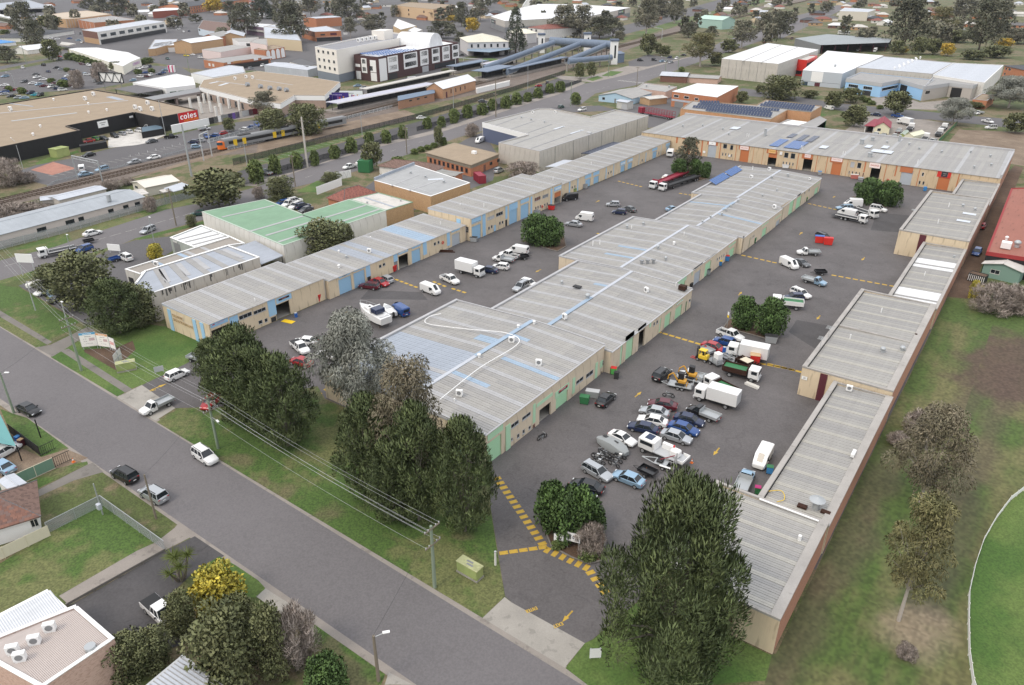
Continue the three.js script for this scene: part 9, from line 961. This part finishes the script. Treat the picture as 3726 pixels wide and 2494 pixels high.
function skip(x,z,w,h,d,m,lid,label,ry=.3){const g=at('waste_bin',label,'bin',x,z,ry),s=new THREE.CylinderGeometry(.707,.6,h,4,1).rotateY(Math.PI/4).scale(w,1,d).translate(0,h/2+.12,0);Q('tub',toCreasedNormals(s,.3),m,g);if (lid) Q('lid',rbox(w*1.02,.08,d*1.02,.03,0,h+.16,0).rotateZ(.03),lid,g);Q('wheel',[[1,1],[1,-1],[-1,1],[-1,-1]].map(([a,b])=>cyl(.09,.09,.12,a*w*.38,0,b*d*.36,8)),K.black,g);return g;}
[[-32.8,-129,2.2,1.3,1.3,K.galv,K.dark,'grey steel bin with black lid and white label beside twin bushes'],[-116.8,-98,2,1.2,1.2,K.galv,K.dark,'grey steel bin with black lid at the first sky blue doors'],[-116.4,-93.2,2.2,1.4,1.3,K.red,K.redB,'red skip with white patch at the small windows of row D'],[-112.5,-141.4,1.8,1.1,1.1,K.galv,K.dark,'grey bin with black lid below the two-storey block sign'],[-115.2,-114.7,1.8,1.2,1.2,K.red,K.redB,'red skip beside the silver hatchback'],[-115.5,-112.9,1.6,1,1,K.galv,K.galv,'grey open bin left of the red skip'],[-111.4,-176,1.9,1.2,1.2,K.red,K.dark,'red bin with dark lid at the hose reel'],[-115.2,-201,1.9,1.2,1.1,K.galv,K.grey,'grey lidded bin before the pale signs of far row D'],[-112.4,-170.1,1.7,1,1,K.galv,K.grey,'grey bin behind the round western bush'],[-115.5,-195.2,1.5,1,1,K.sage,K.green,'green bin behind the black people mover'],[-50,-90.3,1.5,1.2,1.1,K.green,K.green,'green wheeled bin left of the black sedan'],[-49.9,-92.7,2.2,1.1,1.1,K.galv,K.ash,'long grey bin against the mint wall behind the black sedan'],[-53.1,-107.9,1.4,1.3,1.1,mat([.1,.45,.1],.6),K.red,'bright green bin filled with red rags at the step of the blocks'],[-50.8,-101.5,1,1.1,.9,mat([.1,.45,.1],.6),K.red,'bright green bin with red lid behind the wall end'],[-49.7,-100.4,.8,1.1,.8,K.dark,K.dark,'dark wheelie bin beside the open bay pier'],[-52.4,-118.9,1.7,1.4,1.3,K.green,K.green,'big green bin at the start of yellow dashes'],[-55.8,-144.6,1.7,1,1.1,K.dark,K.black,'black bin at the second block end wall'],[-55.8,-154.5,1.7,1.1,1.1,K.galv,K.dark,'grey bin with black lid before the third block'],[-54.6,-181.6,1.3,1.2,1.1,K.green,K.green,'dark green bin before the fourth block'],[-55.6,-161.5,1.3,1,1,K.blueB,K.yellowB,'blue bin with yellow lid before the third block'],[-55.3,-165.3,1.3,1.2,1,K.blueB,K.red,'blue bin with red lid before the third block'],[-55.1,-226.9,1.7,1.1,1.1,K.green,K.sage,'green bin at the fifth block windows'],[-72.2,-263.5,2.2,1,1.2,K.snow,K.ash,'white skip at row C beside the first open bay'],[-60,-260.8,1.2,1.1,1,K.galv,K.blueB,'grey bin with blue lid before row C pilaster'],[-49.4,-262.2,2.4,1.3,1.3,mat([.5,.16,.13],.7),K.chalk,'faded red skip before row C windows'],[-47.2,-261.2,1.6,.9,1,K.galv,K.ash,'low white bin right of the faded red skip'],[-28,-259.5,.9,1.1,.9,K.blueB,K.blueB,'blue bin at the foot of tall end block'],[-32.3,-118.8,1.7,1.9,1.5,K.redB,K.woodPale,'tall red skip heaped with timber pallets'],[-19.8,-89.2,.9,1,.8,K.blueB,K.green,'blue and green bin by the white van'],[-19.6,-83.8,.8,1,.7,K.green,mat([.4,.02,.15],.6),'green bin with pink lid by the end unit roof'],[-112.1,-32.5,.7,1,.7,K.blue,K.blueB,'blue lid wheelie bin behind the black fence'],[-110.9,-32.4,.7,1,.7,K.maroon,K.woodPale,'maroon wheelie bin beside the blue lid one'],[-41.1,-191.2,2.2,1.7,1.2,K.redB,K.blue,'red charity bin with blue lid in the right yard'],[-38.9,-191,2.2,1.7,1.2,K.redB,K.red,'red charity bin with red lid in the right yard']].forEach((a)=>skip(...a));
function drum(x,z,m,label,y=0){const g=at('drum',label,'drum',x,z,0,y);Q('shell',[cyl(.3,.3,.9,0,0,0,14),...[.3,.6].map((q)=>cyl(.32,.32,.04,0,q,0,14))],m,g);Q('lid',cyl(.27,.27,.03,0,.9,0,14),K.ash,g);}
drum(-37.9,-118.7,K.blue,'tall blue drum stack base behind the cage trailer');drum(-37.9,-118.7,K.blue,'blue drum standing on top of another blue drum',.94);drum(-37.4,-118.8,K.blueB,'pale blue drum beside the blue drum stack');drum(-37.4,-119,K.snow,'white drum on top of the pale blue drum',.94);drum(-34.3,-119.5,K.orangeB,'orange and yellow drum by the red pallet skip');drum(-113.5,-85.3,K.blue,'blue and white drum beside the open collision bay');[[-36.4,-119.8],[-35.7,-119.8],[-36.9,-119.4]].forEach(([x,z],k)=>drum(x,z,K.snow,`${['middle', 'right', 'left'][k]} white drum on the loaded cage trailer`,.7));
{const g=at('tank_trailer','wire cage trailer carrying a square white liquid tank','trailer',-37.9,-115,-.5);Q('cage',[slab(-1.5,1.3,.5,.6,-.8,.8),...[-1.5,-.1,1.3].flatMap((x)=>[-.8,.8].map((z)=>bar(V3(x,.5,z),V3(x,1.6,z),.04))),...[1,1.6].flatMap((y)=>[-.8,.8].map((z)=>bar(V3(-1.5,y,z),V3(1.3,y,z),.03)))],K.steel,g);Q('liquid_tank',[rbox(1.2,1.1,1.1,.12,.4,1.9,0)],K.snow,g);Q('tank_base',rbox(1.3,.75,1.2,.06,.4,.98,0),K.ash,g);wheels(g,[-.3],.3,.95,.2);const t=at('loaded_trailer','low trailer with rails loaded with pipes and scrap','trailer',-35.7,-117.5,-.35);Q('bed',[slab(-2.4,2.4,.55,.65,-.9,.9)],K.steel,t);Q('rails',[-.9,.9].flatMap((z)=>[bar(V3(-2.4,1.3,z),V3(2.4,1.3,z),.05),...[-2.4,0,2.4].map((x)=>bar(V3(x,.6,z),V3(x,1.3,z),.05))]),K.ash,t);Q('scrap',Array.from({length:14},()=>box(.3+R0(),.1+R0()*.3,.2+R0()*.4,R0()*4-2,.75+R0()*.2,R0()*1.4-.7,R0()*3)),K.steel,t);wheels(t,[-.4,.4],.3,1,.2);}
{const s=at('scaffold_load','rusty scaffold frames and pale panels loaded on the flat truck','load',-32.5,-115.5,-.35,1.15);Q('frame',Array.from({length:9},(_,k)=>box(.05,.9,1.9,-2+k*.5,.5,0)).concat([box(4.2,.06,.08,0,.95,.9),box(4.2,.06,.08,0,.95,-.9)]),K.rust,s);Q('panel',rbox(1.8,.08,1.6,.03,-.3,1.02,0),mat([.6,.54,.42],.8),s);const c=at('white_bench','long white trough lying by the flat truck','trough',-30,-111.1,-.2);Q('side',[slab(-1.2,1.2,0,.45,-.3,-.22),slab(-1.2,1.2,0,.45,.22,.3)],K.white,c);Q('bottom',slab(-1.2,1.2,.05,.12,-.22,.22),K.white,c);const f=at('steel_beams','rusty steel beams stacked along the row D wall','steel stock',-114.5,-131,.55+HALF);Q('beam',[0,1,2].map((k)=>box(.25,.25,7-k,-.4+k*.3,.14+(k===1?.26:0),0)),K.rust,f);Q('mesh_rack',box(1.8,.1,3,1.6,.08,0),K.steel,f);const y=at('floor_mat','bright yellow rubber mat before the open collision bay','mat',-113.1,-83,.2);Q('mat_body',rbox(2.6,.04,1.2,.02,0,.05,0),K.yellowB,y);Q('edge_strip',[box(2.62,.03,.1,0,.06,.62)],K.yellowB,y);}
[[-29.5,-85.2,'orange cone right of the service truck'],[-33.8,-79.6,'orange cone on the black road gear trailer'],[-29.5,-78.8,'orange cone behind the big casuarina top'],[-100.8,-34.7,'orange cone beside the black barred gate']].forEach(([x,z,l])=>{const g=at('traffic_cone',l,'cone',x,z);Q('base',box(.42,.05,.42,0,.03,0),K.orangeB,g);Q('cone_body',new THREE.ConeGeometry(.17,.75,12).translate(0,.42,0),K.orangeB,g);Q('white_band',cyl(.11,.085,.14,0,.36,0,12),K.snow,g);});
[[-172.4,-61.8,'left white bulk bag by the small sign'],[-172.8,-63,'middle white bulk bag by the small sign'],[-173,-64,'right white bulk bag by the small sign']].forEach(([x,z,l])=>{const g=at('bulk_bag',l,'bag',x,z,.3);Q('sack',rbox(1.3,1.1,1.3,.35,0,.55,0),K.white,g);Q('loop',new THREE.TorusGeometry(.4,.05,5,12).translate(0,1.1,0),K.white,g);});
{const g=at('billboard','white blank billboard beside the bulk bags','billboard',-179.9,-65.1,.5);M('face',box(4,2,.15,0,4.2,0),K.snow,g);M('post',[cyl(.1,.1,3.3,-1.6,0,0,8),cyl(.1,.1,3.3,1.6,0,0,8)],K.ash,g);const h=at('billboard','white blank board behind the open tailgate suv','billboard',-178.3,-84.2,.4);M('face',box(3.4,1.6,.15,0,1.5,0),K.snow,h);M('post',[cyl(.08,.08,1.2,-1.3,0,0,8),cyl(.08,.08,1.2,1.3,0,0,8)],K.ash,h);}
[[-146.9,-188.5,6,2.6,2.4,K.maroonBright,'dark red shipping container behind the brick office',-.6],[-186.1,-176.4,4,4,3.6,K.green,'dark green square water tank by the tan brick shed',.4],[-5.4,-185.3,3.4,1.8,2.2,K.black,'black and white open trailer box below the green annex',-.2]].forEach(([x,z,w,h,d,m,l,ry])=>{const g=at('container',l,'container',x,z,ry);M('wall',[slab(-w/2,w/2,.1,h,d/2-.08,d/2),slab(-w/2,w/2,.1,h,-d/2,-d/2+.08),slab(-w/2,-w/2+.08,.1,h,-d/2+.081,d/2-.081),slab(w/2-.08,w/2,.1,h,-d/2+.081,d/2-.081)],m,g);M('top',slab(-w/2+.08,w/2-.08,h-.3,h-.1,-d/2+.08,d/2-.08),m===K.black?K.mulch:m,g);M('corrugation',Array.from({length:9},(_,k)=>box(.12,h-.4,.05,-w/2+(w*(k+.5))/9,h/2,d/2+.026)),m===K.black?K.snow:m,g);});
{const g=at('shade_sail','teal shade sail over the white car at left edge','shade sail',-111.9,-30);const s=new THREE.BufferGeometry(),P=[[-6,3.4,-3],[4.6,2.4,-.6],[-5,3,3.6],[-1.2,2.4,-.4]];s.setAttribute('position',new THREE.Float32BufferAttribute([P[0],P[1],P[3],P[1],P[2],P[3],P[2],P[0],P[3]].flat(),3));s.computeVertexNormals();M('sail',s,mat([.12,.3,.3],.8),g);M('post',[cyl(.09,.09,2.7,4.8,0,-.6,8),cyl(.09,.09,3.2,1,0,-5,8)],K.black,g);}
{const g=at('wire_portal','grey steel overhead wire portal spanning the tracks at left','gantry',-253.9,-114.1),q=[-239.9,-115],dx=q[0]-g.position.x,dz=q[1]-g.position.z;M('mast',[bar(V3(0,0,0),V3(0,8,0),.2),bar(V3(dx,0,dz),V3(dx,8,dz),.2)],K.galv,g);M('beam',[bar(V3(0,8,0),V3(dx,8,dz),.16),bar(V3(0,7.2,0),V3(dx,7.2,dz),.1),...Array.from({length:8},(_,k)=>bar(V3(dx*k/8,k % 2?7.2:8,dz*k/8),V3(dx*(k+1)/8,k % 2?8:7.2,dz*(k+1)/8),.06,4))],K.galv,g);}
[[-324,-393,-304,-395,'pale wire portal before the brown office'],[-321,-477,-336,-524,'pale wire portal between the long ramps'],[-344,-706,-317,-683,'pale wire portal over the tracks beyond the footbridge'],[-244.7,-154.2,-248.2,-160,'slim signal portal at the train nose']].forEach(([x,z,x2,z2,l])=>{const g=at('wire_portal',l,'gantry',x,z),dx=x2-x,dz=z2-z,h=9;M('mast',[bar(V3(0,0,0),V3(0,h,0),.22),bar(V3(dx,0,dz),V3(dx,h,dz),.22)],K.ash,g);M('beam',[bar(V3(0,h,0),V3(dx,h,dz),.2),bar(V3(dx*.3,h,dz*.3),V3(dx*.3,h-2,dz*.3),.1)],K.ash,g);});
// far ground: street behind row C, bare green, courts, crossing, lines
ground('road',[[-144,-409],[-119.8,-408],[-92.7,-394],[-63.6,-382],[-46.7,-391],[-10.9,-390],[21.6,-390],[21.8,-412],[-12.5,-413],[-40.7,-412],[-67,-412],[-95.7,-413],[-125.2,-427],[-150.1,-434]],.017,K.road2,'asphalt street running behind row C');ground('bare_green',[[-33.3,-373],[-32.9,-337],[-24.6,-319],[15.2,-309],[14.4,-385],[-10.4,-382]],.016,K.dirt,'bare dry bowling green at the right');ground('truck_yard',[[-72,-339],[-72.9,-382],[-60.1,-391],[-45.4,-388],[-35.9,-383],[-35.9,-334],[-62.4,-335]],.014,K.pave,'pale dusty truck yard behind row C');ground('back_yard',[[-141.6,-299.6],[-138.1,-318],[-149.9,-352],[-174.6,-395],[-173.9,-331],[-186.8,-337],[-203.7,-318],[-186.9,-313],[-174,-330]],.013,K.road2,'asphalt back yard beside the blue cottage');ground('red_court',[[-280.9,-111.8],[-267.7,-112.6],[-270.5,-122],[-286.4,-122]],.02,mat([.42,.2,.15],.9,{map:T.conc}),'faded red court by the rail car park');ground('verge',[[-114,-392],[-88.2,-377],[-87,-358],[-117.5,-378]],.02,K.grass,'grass verge beside the solar brick hall');ground('forecourt',[[-86.4,-432],[-74,-459],[-59.4,-439],[-36.1,-477],[-42.4,-424],[-69.2,-410]],.014,K.pave,'pale concrete forecourt before the blue office');
{const road=scene.children.find((o)=>o.userData.label?.startsWith('long grey road')),dl=uvm(sheet([[-1.6,-.07],[1.6,-.07],[1.6,.07],[-1.6,.07]],.016));const run=(a,b,n)=>{for (let k=0;k<n;k++){const p=far2(a,b,k/Math.max(1,n-1)),m=sharedMesh('lane_dash',dl,K.line,road);m.position.set(p[0],0,p[1]);m.rotation.y=Math.atan2(-(b[1]-a[1]),b[0]-a[0]);}};run([-190.9,-66.1],[-192.3,-113.2],12);run([-196.8,-160.8],[-202.4,-222.7],8);run([-209.9,-336],[-214.3,-396],10);run([-218.3,-429],[-212.3,-481],12);const cr=uvm(sheet([[-.35,-1.8],[.35,-1.8],[.35,1.8],[-.35,1.8]],.018)),a=[-220.6,-421],b=[-205.2,-420];for (let k=0;k<9;k++){const p=far2(a,b,k/8),m=sharedMesh('crossing_stripe',cr,K.line,road);m.position.set(p[0],0,p[1]);m.rotation.y=Math.atan2(-(b[1]-a[1]),b[0]-a[0]);}
const lot=scene.children.find((o)=>o.userData.label?.startsWith('dark commuter')),pl=uvm(sheet([[-.07,-2.4],[.07,-2.4],[.07,2.4],[-.07,2.4]],.02));const bays=(q,A,B,n,par,turn=0)=>{for (let k=0;k<n;k++){const p=far2(A,B,k/(n-1)),m=sharedMesh('bay_line',pl,K.line,par);m.position.set(p[0],0,p[1]);m.rotation.y=Math.atan2(-(B[1]-A[1]),B[0]-A[0])+turn;}};bays(0,[-236.7,-290.6],[-249.9,-398],26,lot);bays(0,[-226.9,-162.8],[-233.2,-236.1],22,lot);const big=scene.children.find((o)=>o.userData.label?.startsWith('large asphalt car park'));bays(0,[-544,-215.1],[-590,-275.5],16,big,.3);bays(0,[-525,-216.3],[-526,-260.9],18,big,.3);bays(0,[-482,-202.8],[-482,-241.1],18,big,.3);bays(0,[-266.3,-112.2],[-273.7,-164.6],20,scene.children.find((o)=>o.userData.label?.startsWith('asphalt street and parking')));}
{const g=at('kiosk','small red and white kiosk at the car park end','kiosk',-474,-287.9,.6);M('body',rbox(4,4,2,.1,0,2,0),K.snow,g);M('red_panel',[box(1,4.05,2.05,-1.2,2.02,0),box(.8,4.05,2.05,1.1,2.02,0)],mat([.5,.02,.12],.6),g);const r=at('roundabout','small planted roundabout with pale kerb before the hotel','roundabout',-345,-457);M('kerb',cyl(9,9,.2,0,0,0,28),K.pave,r);M('planting',cyl(6.5,6,.9,0,.1,0,24),K.lush,r);}
// one person at the open bay of the first mint doors, one continuous body
{const J={h:[0,1.6,.02],n:[0,1.42,0],c:[0,1.22,0],p:[0,.92,0],hl:[.09,.88,0],kl:[.1,.48,.03],al:[.1,.08,0],tl:[.1,.05,.16],sl:[.18,1.38,0],el:[.24,1.1,-.02],wl:[.22,.86,.08]};for (const k of ['hl','kl','al','tl','sl','el','wl']) J[k[0] + 'r']=[-J[k][0],J[k][1],J[k][2]+(k==='kl'?-.05:0)];
const B=[['h','h',.1,.1],['n','h',.06,.07],['c','n',.16,.08],['p','c',.14,.16],['sl','sr',.07,.07],['hl','hr',.1,.1]];for (const s of ['l','r']) B.push(['h' + s,'k' + s,.095,.06],['k' + s,'a' + s,.06,.045],['a' + s,'t' + s,.045,.04],['s' + s,'e' + s,.06,.045],['e' + s,'w' + s,.045,.035],['w' + s,'w' + s,.05,.05]);
const{MarchingCubes}=await import('three/addons/objects/MarchingCubes.js'),n=64,mc=new MarchingCubes(n,K.dark,false,false,60000);mc.isolation=0;const a=V3(),b=V3(),p=V3(),ab=V3();
for (let z=0;z<n;z++) for (let y=0;y<n;y++) for (let x=0;x<n;x++){p.set((x/n)*2-1,(y/n)*2-1,(z/n)*2-1).addScalar(0);p.y +=.9;let d=9;for (const [i,j,r0,r1] of B){a.fromArray(J[i]);ab.fromArray(J[j]).sub(a);const L=ab.lengthSq(),t=L?Math.min(1,Math.max(0,b.copy(p).sub(a).dot(ab)/L)):0,q=b.copy(a).addScaledVector(ab,t).distanceTo(p)-(r0+(r1-r0)*t),k=.05,h=Math.max(0,k-Math.abs(d-q))/k;d=Math.min(d,q)-h*h*k*.25;}mc.field[x+y*n+z*n*n]=-d;}
mc.update();const geo=new THREE.BufferGeometry(),c=mc.count;geo.setAttribute('position',new THREE.BufferAttribute(mc.positionArray.slice(0,c*3),3));geo.translate(0,.9,0);geo.computeVertexNormals();const pos=geo.attributes.position,col=new Float32Array(c*3);for (let i=0;i<c;i++){const y=pos.getY(i);col.set(y>1.66?[.03,.02,.015]:y>1.46?[.4,.24,.17]:[.02,.02,.024],i*3);}geo.setAttribute('color',new THREE.BufferAttribute(col,3));
const g=at('person','person in dark clothes standing in the open bay doorway','person',-52.9,-78.3,.6,.06);sharedMesh('body',geo,new THREE.MeshStandardMaterial({vertexColors:true,roughness:.85}),g);Q('shoe',[rbox(.1,.08,.26,.03,.1,.04,.06),rbox(.1,.08,.26,.03,-.1,.04,.06)],K.black,g);}
renderer.render(scene,camera);
